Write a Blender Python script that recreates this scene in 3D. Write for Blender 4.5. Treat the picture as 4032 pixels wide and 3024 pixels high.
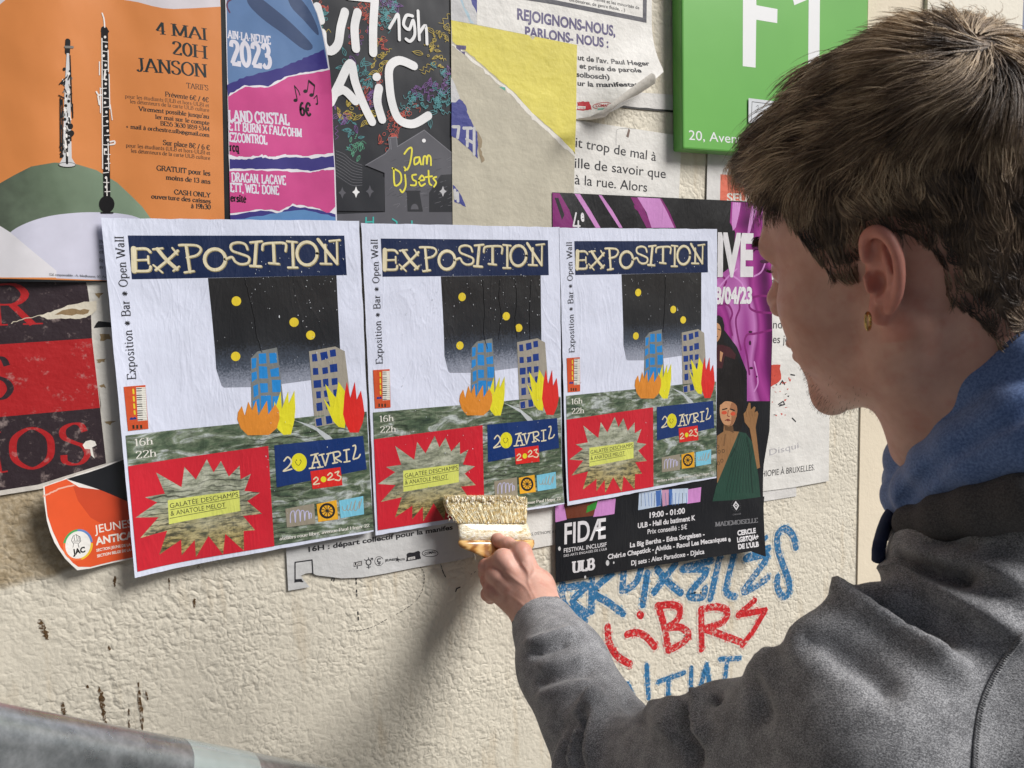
import bpy, bmesh, math, random
import numpy as np
from mathutils import Vector, Matrix
from mathutils.geometry import tessellate_polygon
for o in list(bpy.data.objects): bpy.data.objects.remove(o)
SC = bpy.context.scene; COL = SC.collection
rnd = random.Random(7); NR = np.random.RandomState(11)

# ------------------------------------------------------------------ camera, world, sun, exposure
CZ = 1.60
CAM = np.array([0.0, -1.0258, CZ]); FPX = 3087.0
ROT = np.array([[0.89512281, 0.43919428, 0.07657379], [-0.44474188, 0.89162442, 0.08491492], [-0.03098092, -0.11006486, 0.99344145]])
cd = bpy.data.cameras.new('camera'); cam = bpy.data.objects.new('camera', cd); COL.objects.link(cam)
cd.sensor_width = 36.0; cd.lens = FPX / 4032 * 36.0; cd.clip_start = 0.02; cd.clip_end = 2000
r_, f_, u_ = ROT[:, 0], ROT[:, 1], ROT[:, 2]
cam.matrix_world = Matrix(((r_[0], u_[0], -f_[0], CAM[0]), (r_[1], u_[1], -f_[1], CAM[1]), (r_[2], u_[2], -f_[2], CAM[2]), (0, 0, 0, 1)))
cd.dof.use_dof = True; cd.dof.focus_distance = 1.10; cd.dof.aperture_fstop = 20.0
SC.camera = cam
SUN = Vector((0.55, -0.54, 0.66)).normalized()
wd = bpy.data.worlds.new('World'); SC.world = wd; wd.use_nodes = True
nt = wd.node_tree; nt.nodes.clear()
sky = nt.nodes.new('ShaderNodeTexSky'); sky.sky_type = 'NISHITA'; sky.sun_disc = False
sky.sun_elevation = math.asin(SUN.z); sky.sun_rotation = math.atan2(SUN.x, SUN.y)
sky.dust_density = 3.0; sky.air_density = 1.0
bg = nt.nodes.new('ShaderNodeBackground'); bg.inputs[1].default_value = 0.030
wo = nt.nodes.new('ShaderNodeOutputWorld')
nt.links.new(sky.outputs[0], bg.inputs[0]); nt.links.new(bg.outputs[0], wo.inputs[0])
ld = bpy.data.lights.new('sun', 'SUN'); ld.energy = 4.3; ld.angle = math.radians(27); ld.color = (1.0, 0.975, 0.94)
lo = bpy.data.objects.new('sun', ld); COL.objects.link(lo); lo.rotation_euler = SUN.to_track_quat('Z', 'Y').to_euler(); lo.location = (3, -3, 4)
SC.view_settings.view_transform = 'Standard'; SC.view_settings.look = 'None'; SC.view_settings.gamma = 1.0
SC.view_settings.exposure = 0.10

# ------------------------------------------------------------------ geometry helpers
def ray(px, py): return ROT @ np.array([(px - 2016) / FPX, 1.0, (1512 - py) / FPX])
def CP(px, py, Z): return CAM + ray(px, py) * Z                      # point seen at (px,py), Z metres in front
def WP(p, off=0.0):                                                  # point of the plane off metres in front of the wall
    r = ray(*p); return CAM + r * ((1.0258 - off) / r[1])
def xz(p, off=0.0):
    q = WP(p, off); return (q[0], q[2])
def K(x0, y0, s): return lambda pts: [(x0 + u / s, y0 + v / s) for u, v in pts]
def crv(pts, closed=False, n=6):                                     # Catmull-Rom
    P = [np.array(p, float) for p in pts]; m = len(P)
    if m < 3: return [tuple(p) for p in P]
    out = []
    for i in range(m if closed else m - 1):
        if closed: a, b, c, d = P[(i - 1) % m], P[i], P[(i + 1) % m], P[(i + 2) % m]
        else: a, b, c, d = P[max(i - 1, 0)], P[i], P[i + 1], P[min(i + 2, m - 1)]
        for k in range(n):
            t = k / n
            out.append(tuple(0.5 * (2 * b + (c - a) * t + (2 * a - 5 * b + 4 * c - d) * t * t + (3 * b - a - 3 * c + d) * t ** 3)))
    if not closed: out.append(tuple(P[-1]))
    return out
def ell(cx, cy, rx, ry, n=28, a0=0, a1=360):
    return [(cx + rx * math.cos(math.radians(a0 + (a1 - a0) * i / n)), cy + ry * math.sin(math.radians(a0 + (a1 - a0) * i / n))) for i in range(n if a1 - a0 >= 360 else n + 1)]
def jag(pts, amp, n=5, seed=1):                                      # torn edge
    r = random.Random(seed); out = []
    for (a, b) in zip(pts[:-1], pts[1:]):
        for k in range(n):
            t = k / n; out.append((a[0] + (b[0] - a[0]) * t + r.uniform(-amp, amp), a[1] + (b[1] - a[1]) * t + r.uniform(-amp, amp)))
    out.append(pts[-1]); return out
def ribbon(P, w, closed=False, taper=False, wf=None):                # 2-D strip with round ends -> verts, faces
    P = [np.array(p, float) for p in P]
    Q = [P[0]]
    for p in P[1:]:
        if np.hypot(*(p - Q[-1])) > 1e-7: Q.append(p)
    P = Q; n = len(P)
    if n < 2: return [], []
    V, F = [], []; L, Rr = [], []
    for i in range(n):
        if closed: a, b = P[i - 1], P[(i + 1) % n]
        else: a, b = P[max(i - 1, 0)], P[min(i + 1, n - 1)]
        d1 = P[i] - P[i - 1] if (i > 0 or closed) else P[1] - P[0]
        d2 = P[(i + 1) % n] - P[i] if (i < n - 1 or closed) else d1
        d1 = d1 / np.hypot(*d1); d2 = d2 / np.hypot(*d2)
        m = d1 + d2; l = np.hypot(*m)
        m = d1 if l < 0.2 else m / l
        c = max(0.45, abs(float(np.dot(m, d1))))
        ww = w
        if wf is not None: ww = wf(0.5 * abs(d1[1]) + 0.5 * abs(d2[1]), i / (n - 1))
        if taper: ww = w * (1 - 0.75 * i / (n - 1))
        nn = np.array([-m[1], m[0]]) * ww * 0.5 / c
        V += [P[i] + nn, P[i] - nn]
    for i in range(n if closed else n - 1):
        a, b = 2 * i, 2 * ((i + 1) % n); F.append((a, a + 1, b + 1, b))
    if not closed and wf is None:
        for end, dr in ((0, P[0] - P[1]), (n - 1, P[-1] - P[-2])):
            dr = dr / np.hypot(*dr); h = np.array([-dr[1], dr[0]]); ww = w * (0.25 if taper and end else 1) * 0.5
            k0 = len(V)
            for k in range(7):
                a = math.pi * k / 6; V.append(P[end] + (h * math.cos(a) + dr * math.sin(a)) * ww)
            F.append(tuple(range(k0, k0 + 7)))
    return V, F

def pieces(pts, closed=False):                                       # break a stroke at sharp corners
    if closed or len(pts) < 3: return [pts]
    out = [[pts[0]]]
    for i in range(1, len(pts) - 1):
        out[-1].append(pts[i])
        a = np.subtract(pts[i], pts[i - 1]); b = np.subtract(pts[i + 1], pts[i]); c = float(a @ b) / (np.hypot(*a) * np.hypot(*b) + 1e-9)
        if c < 0.25: out.append([pts[i]])
    out[-1].append(pts[-1]); return out
# ------------------------------------------------------------------ materials
MATS = {}
def lin(c): 
    c = c / 255.0; return c / 12.92 if c <= 0.04045 else ((c + 0.055) / 1.055) ** 2.4
def N(nt, t, **kw):
    n = nt.nodes.new(t)
    for k, v in kw.items(): setattr(n, k, v)
    return n
def newmat(name):
    m = bpy.data.materials.new(name); m.use_nodes = True; t = m.node_tree
    return m, t, t.nodes['Principled BSDF']
def noise(t, vec, scale, detail=3, rough=0.55, dist=0.0):
    n = N(t, 'ShaderNodeTexNoise'); n.inputs['Scale'].default_value = scale; n.inputs['Detail'].default_value = detail
    n.inputs['Roughness'].default_value = rough; n.inputs['Distortion'].default_value = dist
    if vec is not None: t.links.new(vec, n.inputs['Vector'])
    return n.outputs[0]
def ramp(t, fac, stops, interp='LINEAR'):
    r = N(t, 'ShaderNodeValToRGB'); r.color_ramp.interpolation = interp
    e = r.color_ramp.elements
    while len(e) < len(stops): e.new(0.5)
    for k, (p, c) in enumerate(stops): e[k].position = p; e[k].color = (*c, 1) if len(c) == 3 else c
    t.links.new(fac, r.inputs[0]); return r.outputs[0]
def math_(t, op, a, b=None, c=None):
    m = N(t, 'ShaderNodeMath', operation=op)
    for i, x in enumerate((a, b, c)):
        if x is None: continue
        if isinstance(x, (int, float)): m.inputs[i].default_value = x
        else: t.links.new(x, m.inputs[i])
    return m.outputs[0]
def mix(t, fac, a, b, blend='MIX'):
    m = N(t, 'ShaderNodeMix', data_type='RGBA', blend_type=blend)
    for i, x in ((0, fac), (6, a), (7, b)):
        if isinstance(x, (int, float)): m.inputs[i].default_value = x
        elif isinstance(x, tuple): m.inputs[i].default_value = (*x, 1)
        else: t.links.new(x, m.inputs[i])
    return m.outputs[2]
def bump(t, b, h, strength, dist, prev=None):
    n = N(t, 'ShaderNodeBump'); n.inputs['Strength'].default_value = strength; n.inputs['Distance'].default_value = dist
    t.links.new(h, n.inputs['Height'])
    if prev is not None: t.links.new(prev, n.inputs['Normal'])
    if b is not None: t.links.new(n.outputs[0], b.inputs['Normal'])
    return n.outputs[0]
def pos(t): return N(t, 'ShaderNodeNewGeometry').outputs['Position']
def mapped(t, vec, sc, loc=(0, 0, 0), rot=(0, 0, 0)):
    m = N(t, 'ShaderNodeMapping'); m.inputs['Scale'].default_value = sc; m.inputs['Location'].default_value = loc; m.inputs['Rotation'].default_value = rot
    t.links.new(vec, m.inputs['Vector']); return m.outputs[0]
def C(r, g, b, k=1.0): return tuple(min(0.9, lin(x) * k) for x in (r, g, b))
def paper_bump(t, b, kind):
    p = pos(t)
    if kind == 'flat': return
    w = noise(t, mapped(t, p, (1, 1, 0.8)), 9, 2)
    n1 = bump(t, None, w, 0.45, 0.012)
    if kind == 'wet':
        cr = noise(t, mapped(t, p, (2.2, 1, 0.6), rot=(0, .25, 0)), 7, 3, .6, 1.4); n1 = bump(t, None, ramp(t, cr, [(.46, (0,) * 3), (.50, (1,) * 3), (.54, (0,) * 3)]), 0.13, 0.0016, n1)
        f = noise(t, mapped(t, p, (1.6, 1, 1.0), rot=(0, 0.6, 0)), 95, 3, 0.6)
        s = noise(t, mapped(t, p, (9, 1, 1.2), rot=(0, 0.35, 0)), 28, 2)
        n2 = bump(t, None, s, 0.16, 0.0016, n1); bump(t, b, f, 0.34, 0.0012, n2); b.inputs['Coat Weight'].default_value = .25; b.inputs['Coat Roughness'].default_value = .12
    elif kind == 'rough':                                            # thin paper glued on roughcast
        f = noise(t, p, 120, 4, 0.6); n2 = bump(t, None, f, 0.5, 0.0016, n1)
        s = noise(t, mapped(t, p, (0.7, 1, 1.6)), 40, 2); bump(t, b, s, 0.3, 0.002, n2)
    else:
        f = noise(t, mapped(t, p, (1.0, 1, 0.5)), 38, 2); bump(t, b, f, 0.16, 0.0018, n1)
def pm(rgb, kind='plain', rough=0.6, k=1.0, grime=0.10):             # printed paper of one colour
    key = (rgb, kind, rough, k, grime)
    if key in MATS: return MATS[key]
    m, t, b = newmat('paper_%d_%d_%d' % rgb)
    base = C(*rgb, k)
    g = noise(t, pos(t), 23, 4, 0.6)
    f = ramp(t, g, [(0.35, (1 - grime,) * 3), (0.65, (1, 1, 1))])
    t.links.new(mix(t, 1.0, base, f, 'MULTIPLY'), b.inputs['Base Color'])
    b.inputs['Roughness'].default_value = rough
    if kind == 'wet':
        rr = noise(t, mapped(t, pos(t), (1, 1, .5)), 14, 3)
        t.links.new(math_(t, 'MULTIPLY_ADD', rr, 0.5, 0.10), b.inputs['Roughness'])
    paper_bump(t, b, kind); MATS[key] = m
    return m

# ------------------------------------------------------------------ object helpers
def prop(o, label=None, cat=None, group=None, kind=None):
    for k, v in (('label', label), ('category', cat), ('group', group), ('kind', kind)):
        if v: o[k] = v
def empty(name, loc, label, cat, group=None):
    o = bpy.data.objects.new(name, None); COL.objects.link(o); o.location = loc; o.empty_display_size = 0.05
    prop(o, label, cat, group); return o
def meshobj(name, V, F, mats, root=None, mi=None, smooth=False, at=None):
    me = bpy.data.meshes.new(name)
    base = np.array(at if at is not None else (0, 0, 0), float)
    me.from_pydata([tuple(np.array(v, float) - base) for v in V] if not isinstance(V, np.ndarray) else (V - base).tolist(), [], F)
    for m in (mats if isinstance(mats, list) else [mats]): me.materials.append(m)
    if mi is not None: me.polygons.foreach_set('material_index', mi)
    if smooth: me.polygons.foreach_set('use_smooth', [True] * len(me.polygons))
    me.update()
    o = bpy.data.objects.new(name, me); COL.objects.link(o)
    if root is not None: o.parent = root
    return o
class MB:
    def __init__(s): s.V = []; s.F = []; s.M = []; s.mats = []
    def add(s, V, F, mat):
        if mat not in s.mats: s.mats.append(mat)
        k = len(s.V); s.V += list(V); s.F += [tuple(i + k for i in f) for f in F]; s.M += [s.mats.index(mat)] * len(F)
    def box(s, lo, hi, mat):
        x0, y0, z0 = lo; x1, y1, z1 = hi
        s.add([(x0, y0, z0), (x1, y0, z0), (x1, y1, z0), (x0, y1, z0), (x0, y0, z1), (x1, y0, z1), (x1, y1, z1), (x0, y1, z1)],
              [(0, 3, 2, 1), (4, 5, 6, 7), (0, 1, 5, 4), (1, 2, 6, 5), (2, 3, 7, 6), (3, 0, 4, 7)], mat)
    def tube(s, P, R, mat, n=10, cap=True):
        P = [np.array(p, float) for p in P]; R = R if hasattr(R, '__len__') else [R] * len(P)
        ref = np.array([0.3, 0.5, 0.81]); V = []; F = []
        for i, p in enumerate(P):
            d = P[min(i + 1, len(P) - 1)] - P[max(i - 1, 0)]; d /= np.linalg.norm(d) + 1e-12
            a = np.cross(d, ref); a /= np.linalg.norm(a) + 1e-12; b = np.cross(d, a)
            for k in range(n):
                t = 2 * math.pi * k / n; V.append(p + (a * math.cos(t) + b * math.sin(t)) * R[i])
        for i in range(len(P) - 1):
            for k in range(n): F.append((i * n + k, i * n + (k + 1) % n, (i + 1) * n + (k + 1) % n, (i + 1) * n + k))
        if cap: F.append(tuple(range(n))[::-1]); F.append(tuple(range((len(P) - 1) * n, len(P) * n)))
        s.add(V, F, mat)
    def build(s, name, root=None, smooth=False, at=None):
        return meshobj(name, s.V, s.F, s.mats, root, s.M, smooth, at)

# text outlines ------------------------------------------------------
TXT = {}
def sans(s, bold=0.0):
    key = (s, bold)
    if key in TXT: return TXT[key]
    cu = bpy.data.curves.new('t', 'FONT'); cu.body = s; cu.size = 1.0; cu.offset = bold; cu.resolution_u = 4
    o = bpy.data.objects.new('t', cu); COL.objects.link(o)
    dg = bpy.context.evaluated_depsgraph_get(); me = bpy.data.meshes.new_from_object(o.evaluated_get(dg))
    V = [(v.co.x, v.co.y) for v in me.vertices]; F = [tuple(p.vertices) for p in me.polygons]
    bpy.data.objects.remove(o); bpy.data.curves.remove(cu); bpy.data.meshes.remove(me)
    a = np.array(V) if V else np.zeros((1, 2))
    w0, w1 = a[:, 0].min(), a[:, 0].max()
    TXT[key] = ([((x - w0) / (w1 - w0 + 1e-9), y / 0.729) for x, y in V], F); return TXT[key]   # width 1, cap height 1
GL = {}
for ln in '''A 80:6,0 40,100;40,100 74,0;18,34 62,34|6,0 74,0
B 70:14,0 14,100;~14,98 45,98 58,75 42,53 14,52;~14,52 50,52 64,27 48,2 14,2|14,0 14,100
C 74:~66,76 56,95 36,99 14,75 8,50 14,25 36,1 56,5 67,25;66,74 66,97
D 80:14,0 14,100;~14,98 45,98 70,75 74,50 70,25 45,2 14,2|14,0 14,100
E 68:14,0 14,100;14,98 60,98 60,80;14,52 42,52;14,2 62,2 62,22|14,0 14,100
F 64:14,0 14,100;14,98 60,98 60,80;14,52 42,52|14,0 14,100
G 78:~66,76 56,95 36,99 14,75 8,50 14,25 36,1 56,4 66,12;66,0 66,40|66,40
H 84:14,0 14,100;70,0 70,100;14,52 70,52|14,0 14,100 70,0 70,100
I 32:16,0 16,100|16,0 16,100
J 50:~34,100 34,50 34,24 26,5 14,2 6,14|34,100
K 78:14,0 14,100;66,100 16,45;34,62 70,0|14,0 14,100 66,100 70,0
L 64:14,0 14,100;14,2 58,2 58,24|14,0 14,100
M 96:14,0 14,100;14,100 48,8;48,8 82,100;82,100 82,0|14,0 14,100 82,0 82,100
N 82:14,0 14,100;14,100 68,0;68,0 68,100|14,0 14,100 68,100
O 82:@41,99 14,80 8,50 14,20 41,1 68,20 74,50 68,80
P 66:14,0 14,100;~14,98 45,98 60,74 45,48 14,47|14,0 14,100
R 76:14,0 14,100;~14,98 45,98 60,75 45,52 14,51;38,51 68,0|14,0 14,100 68,0
S 60:~50,78 44,95 28,99 10,88 10,68 28,54 46,42 52,22 40,4 24,1 8,10 7,26
T 70:35,0 35,100;4,80 4,98 66,98 66,80|35,0
U 80:~14,100 14,30 22,4 40,0 58,4 66,30 66,100|14,100 66,100
V 78:8,100 40,0;40,0 72,100|8,100 72,100
W 108:6,100 32,0;32,0 54,90;54,90 78,0;78,0 102,100|6,100 102,100
X 78:10,100 68,0;66,100 10,0|10,0 68,0 10,100 66,100
Y 74:8,100 38,48;66,100 38,48;38,48 38,0|8,100 66,100 38,0
Z 66:10,80 10,98 58,98 8,2 58,2 58,22
a 52:~10,52 16,62 28,64 38,56 38,10 46,2;~38,40 20,36 8,20 16,2 30,6 38,16
b 58:12,0 12,100;~12,50 28,64 48,50 50,32 46,10 28,0 12,14|12,100
c 48:~42,50 34,62 24,64 10,50 8,32 12,12 26,0 42,12
d 58:46,0 46,100;~46,50 30,64 12,52 8,32 12,12 28,0 46,14|46,100 46,0
e 50:8,36 44,36;~44,36 40,58 26,64 12,54 8,32 12,10 26,0 44,12
f 36:~36,92 28,100 18,90 18,70 18,0;6,62 32,62|18,0
g 54:@26,64 12,52 12,36 26,26 40,36 40,52;~14,28 10,14 38,6 46,-8 30,-24 10,-18 8,-6 20,2;40,58 50,62
h 62:12,0 12,100;~12,48 28,64 44,56 46,40 46,0|12,0 12,100 46,0
i 28:14,0 14,64;.14,86|14,0 14,64
j 26:~16,64 16,0 12,-20 2,-22;.16,86|16,64
k 58:12,0 12,100;46,64 14,28;26,38 50,0|12,0 12,100 46,64 50,0
l 28:14,0 14,100|14,0 14,100
m 90:12,0 12,64;~12,48 26,64 42,54 44,40 44,0;~44,48 58,64 74,54 76,40 76,0|12,0 12,64 44,0 76,0
n 62:12,0 12,64;~12,48 28,64 44,56 46,40 46,0|12,0 12,64 46,0
o 56:@28,64 12,50 8,32 12,14 28,0 44,14 48,32 44,50
p 58:12,-26 12,64;~12,50 28,64 48,50 50,32 46,10 28,0 12,14|12,-26 12,64
q 58:46,-26 46,64;~46,50 30,64 12,52 8,32 12,12 28,0 46,14|46,-26
r 42:12,0 12,64;~12,44 22,60 36,62|12,0 12,64
s 44:~36,50 30,62 18,63 9,52 16,38 30,30 37,16 28,2 16,1 8,14
t 36:~16,84 16,40 16,16 22,2 34,6;4,62 32,62
u 62:~12,64 12,20 18,2 32,2 46,18;46,64 46,0|12,64 46,64 46,0
v 56:8,64 28,0;28,0 48,64|8,64 48,64
w 80:6,64 22,0;22,0 40,60;40,60 56,0;56,0 74,64|6,64 74,64
x 56:8,64 46,0;44,64 8,0|8,0 46,0 8,64 44,64
y 56:8,64 28,0;48,64 28,0 18,-22 8,-20|8,64 48,64
z 50:8,50 8,62 42,62 6,2 42,2 42,14
0 60:@30,99 12,80 8,50 12,20 30,1 48,20 52,50 48,80
1 40:22,0 22,98;10,84 22,98|22,0
2 58:~10,76 14,94 30,99 46,88 46,68 30,42 8,4;8,3 50,3 50,18
3 56:~10,80 18,96 34,98 46,80 40,60 22,52;~22,52 44,48 50,26 40,6 22,1 8,14
4 60:40,0 40,99;40,99 6,28;6,28 54,28|40,0
5 56:14,96 46,96;14,96 12,56;~12,54 30,62 48,50 48,22 34,2 16,2 8,14
6 58:~46,92 28,96 12,70 8,36 16,6 32,0 48,14 48,40 34,56 16,48 9,34
7 54:8,82 8,97 48,97 22,0
8 58:@29,99 14,88 14,66 29,54 44,66 44,88;@29,54 10,40 10,14 29,1 48,14 48,40
9 58:~12,8 30,4 46,30 50,64 42,94 26,100 10,86 10,60 24,44 42,52 49,66
. 24:.12,6
, 24:12,8 8,-14
: 24:.12,8;.12,50
- 40:8,36 32,36
/ 44:6,-10 38,100
+ 60:10,36 50,36;30,14 30,58
( 34:~28,100 12,74 12,16 28,-14
) 34:~6,100 22,74 22,16 6,-14
' 22:12,100 9,78
€ 66:~60,76 50,95 34,99 16,75 12,50 16,25 34,1 50,5 60,20;2,58 46,58;2,42 44,42
@ 90:@45,70 16,50 14,20 45,-12 76,10 78,46;@45,48 34,30 45,14 56,30
* 70:35,12 35,72;8,42 62,42;16,22 54,62;16,62 54,22
& 76:~66,2 40,40 20,80 34,98 46,82 16,44 8,20 24,0 46,8 62,40'''.split('\n'):
    ch, rest = ln[0], ln[2:]; adv, rest = rest.split(':', 1)
    st, _, sf = rest.partition('|'); L = []
    for q in st.split(';'):
        fl = q[0] if q[0] in '~@.' else ''
        L.append((fl, [tuple(float(z) / 100 for z in p.split(',')) for p in q[len(fl):].split()]))
    GL[ch] = (float(adv) / 100, L, [tuple(float(z) / 100 for z in p.split(',')) for p in sf.split()])
ACC = {'é': ('e', (.22, .74), (.36, .92)), 'è': ('e', (.30, .74), (.16, .92)), 'à': ('a', (.32, .74), (.18, .92)), 'É': ('E', (.32, 1.06), (.46, 1.22)), 'À': ('A', (.44, 1.06), (.32, 1.22)), '’': ("'",)}
def serif(s, thick=0.13, thin=0.045, slab=0.10, sp=0.0):
    key = ('serif', s, thick, thin, slab, sp)
    if key in TXT: return TXT[key]
    V, F = [], []; x = 0.0; cnt = [0]
    def put(v, f):
        k = len(V); cnt[0] += 1; V.extend((p[0] + x, p[1], cnt[0] % 14) for p in v); F.extend(tuple(i + k for i in q) for q in f)
    for ch in s:
        if ch == ' ': x += 0.30; continue
        acc = ACC.get(ch); g = GL.get(acc[0] if acc else ch)
        if not g: x += 0.4; continue
        cap = ch.isupper() or ch.isdigit()
        for fl, P in g[1]:
            wf = lambda dy, t: thin + (thick - thin) * dy
            if fl == '.': e = ell(P[0][0], P[0][1], thick * .62, thick * .62, 10); put(e, [tuple(range(10))]); continue
            if fl == '~': P = crv(P, n=4)
            if fl == '@': P = crv(P, True, 4)
            put(*ribbon(P, thick, fl == '@', wf=wf))
        for (sx, sy) in g[2]:
            h = thin * 0.5; l = slab + thick * .5; yy = sy + (h if sy < .3 else -h)
            put([(sx - l, yy - h), (sx + l, yy - h), (sx + l, yy + h), (sx - l, yy + h)], [(0, 1, 2, 3)])
        if acc and len(acc) > 1: put(*ribbon([acc[1], acc[2]], 0.09))
        x += g[0] + sp
    a = np.array(V); w0, w1 = a[:, 0].min(), a[:, 0].max()
    TXT[key] = ([((p[0] - w0) / (w1 - w0), p[1], p[2]) for p in V], F); return TXT[key]

# a flat sheet on the wall with prints on it -------------------------
SPLIT = {'dark_band', 'white_print', 'yellow_moon', 'yellow_flame', 'indigo_band', 'pink_band', 'white_tear', 'star_drawing', 'red_letters', 'pink_print', 'curtain_print', 'white_letters', 'blue_scrap', 'white_scrap', 'black_scrap', 'torn_gash'}
class Sheet:
    def __init__(s, name, label, cat, layer, pts, mat, off=None, bend=None, group=None, part='paper_sheet', tf=None, root=None, cut=0.012):
        s.off = off if off is not None else 0.0015 + layer * 0.0013
        s.step = 3e-6; s.bend = bend; s.tf = tf; s.parts = {}; s.inc = 0; s.cut = cut
        W = [s.w(p) for p in pts]; c = np.mean(np.array(W), axis=0)
        s.root = root or empty(name, (c[0], -s.off, c[1]), label, cat, group); s.loc = np.array(s.root.location)
        s.back = s.off; s.poly(part, pts, mat); s.inc = 12e-5
    def w(s, p):
        q = xz(p, s.off); return s.tf(q) if s.tf else q
    def lay(s, part, V, F, mat):                                     # V in wall (x,z)
        s.inc += s.step; y = -(s.off + s.inc)
        if part in SPLIT or part.endswith('_text'): part = part + '#%d' % len(s.parts)
        s.parts.setdefault(part, MB()).add([(v[0], y - (v[2] * 0.8e-6 if len(v) > 2 else 0), v[1]) for v in V], F, mat)
        if len(V[0]) > 2: s.inc += 1.2e-5
    def poly(s, part, pts, mat):
        V = [s.w(p) for p in pts]; s.lay(part, V, tessellate_polygon([[Vector((a, b, 0)) for a, b in V]]), mat)
    def mpp(s, p): q = WP(p, s.off); return float((q - CAM) @ ROT[:, 1]) / FPX
    def line(s, part, pts, w, mat, closed=False, taper=False):
        ww = w * s.mpp(pts[len(pts) // 2])
        for q in pieces(pts, closed):
            V, F = ribbon([s.w(p) for p in q], ww, closed, taper)
            if V: s.lay(part, V, F, mat)
    def text(s, part, str_, p0, p1, h, mat, font='sans', bold=0.0, **kw):
        V, F = sans(str_, bold) if font == 'sans' else serif(str_, **kw)
        a, b = np.array(s.w(p0)), np.array(s.w(p1)); d = b - a; n = np.array([-d[1], d[0]]) / np.hypot(*d)
        hh = h * s.mpp(p0); s.lay(part, [tuple(a + d * v[0] + n * hh * v[1]) + tuple(v[2:]) for v in V], F, mat)
    def done(s, sub=None):
        for k, mb in s.parts.items():
            par = s.root
            o = mb.build(k.split('#')[0], par, at=s.loc)
            s.parts[k] = o
            if s.bend:
                bm = bmesh.new(); bm.from_mesh(o.data); xs = [v.co.x for v in bm.verts]; zs = [v.co.z for v in bm.verts]
                ds = [v.co.x - v.co.z for v in bm.verts]
                for ax, lo, hi in ((0, min(xs), max(xs)), (2, min(zs), max(zs)), (1, min(ds), max(ds))):
                    t = math.ceil(lo / s.cut) * s.cut
                    while t < hi:
                        no = ((1, 0, 0), (.70710678, 0, -.70710678), (0, 0, 1))[ax]
                        bmesh.ops.bisect_plane(bm, geom=bm.verts[:] + bm.edges[:] + bm.faces[:], dist=1e-7, plane_co=(0, 0, t) if ax == 2 else (t, 0, 0), plane_no=no)
                        t += s.cut
                cache = {}
                def node(i, j):
                    if (i, j) not in cache: cache[i, j] = s.bend(i * s.cut + s.loc[0], j * s.cut + s.loc[2])
                    return cache[i, j]
                for v in bm.verts:                                   # piecewise linear, so prints stay on their sheet
                    fx, fz = v.co.x / s.cut, v.co.z / s.cut; i, j = math.floor(fx), math.floor(fz); fx -= i; fz -= j
                    a, d_ = node(i, j), node(i + 1, j + 1)
                    b_ = node(i + 1, j) if fx >= fz else node(i, j + 1)
                    v.co.y -= a + (b_ - a) * max(fx, fz) + (d_ - b_) * min(fx, fz)
                for f in bm.faces: f.smooth = True
                bm.normal_update(); bm.to_mesh(o.data); bm.free()
        for child, par in (sub or {}).items():
            for k in list(s.parts):
                if k.split('#')[0] == child and par in s.parts: s.parts[k].parent = s.parts[par]
        return s
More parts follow.
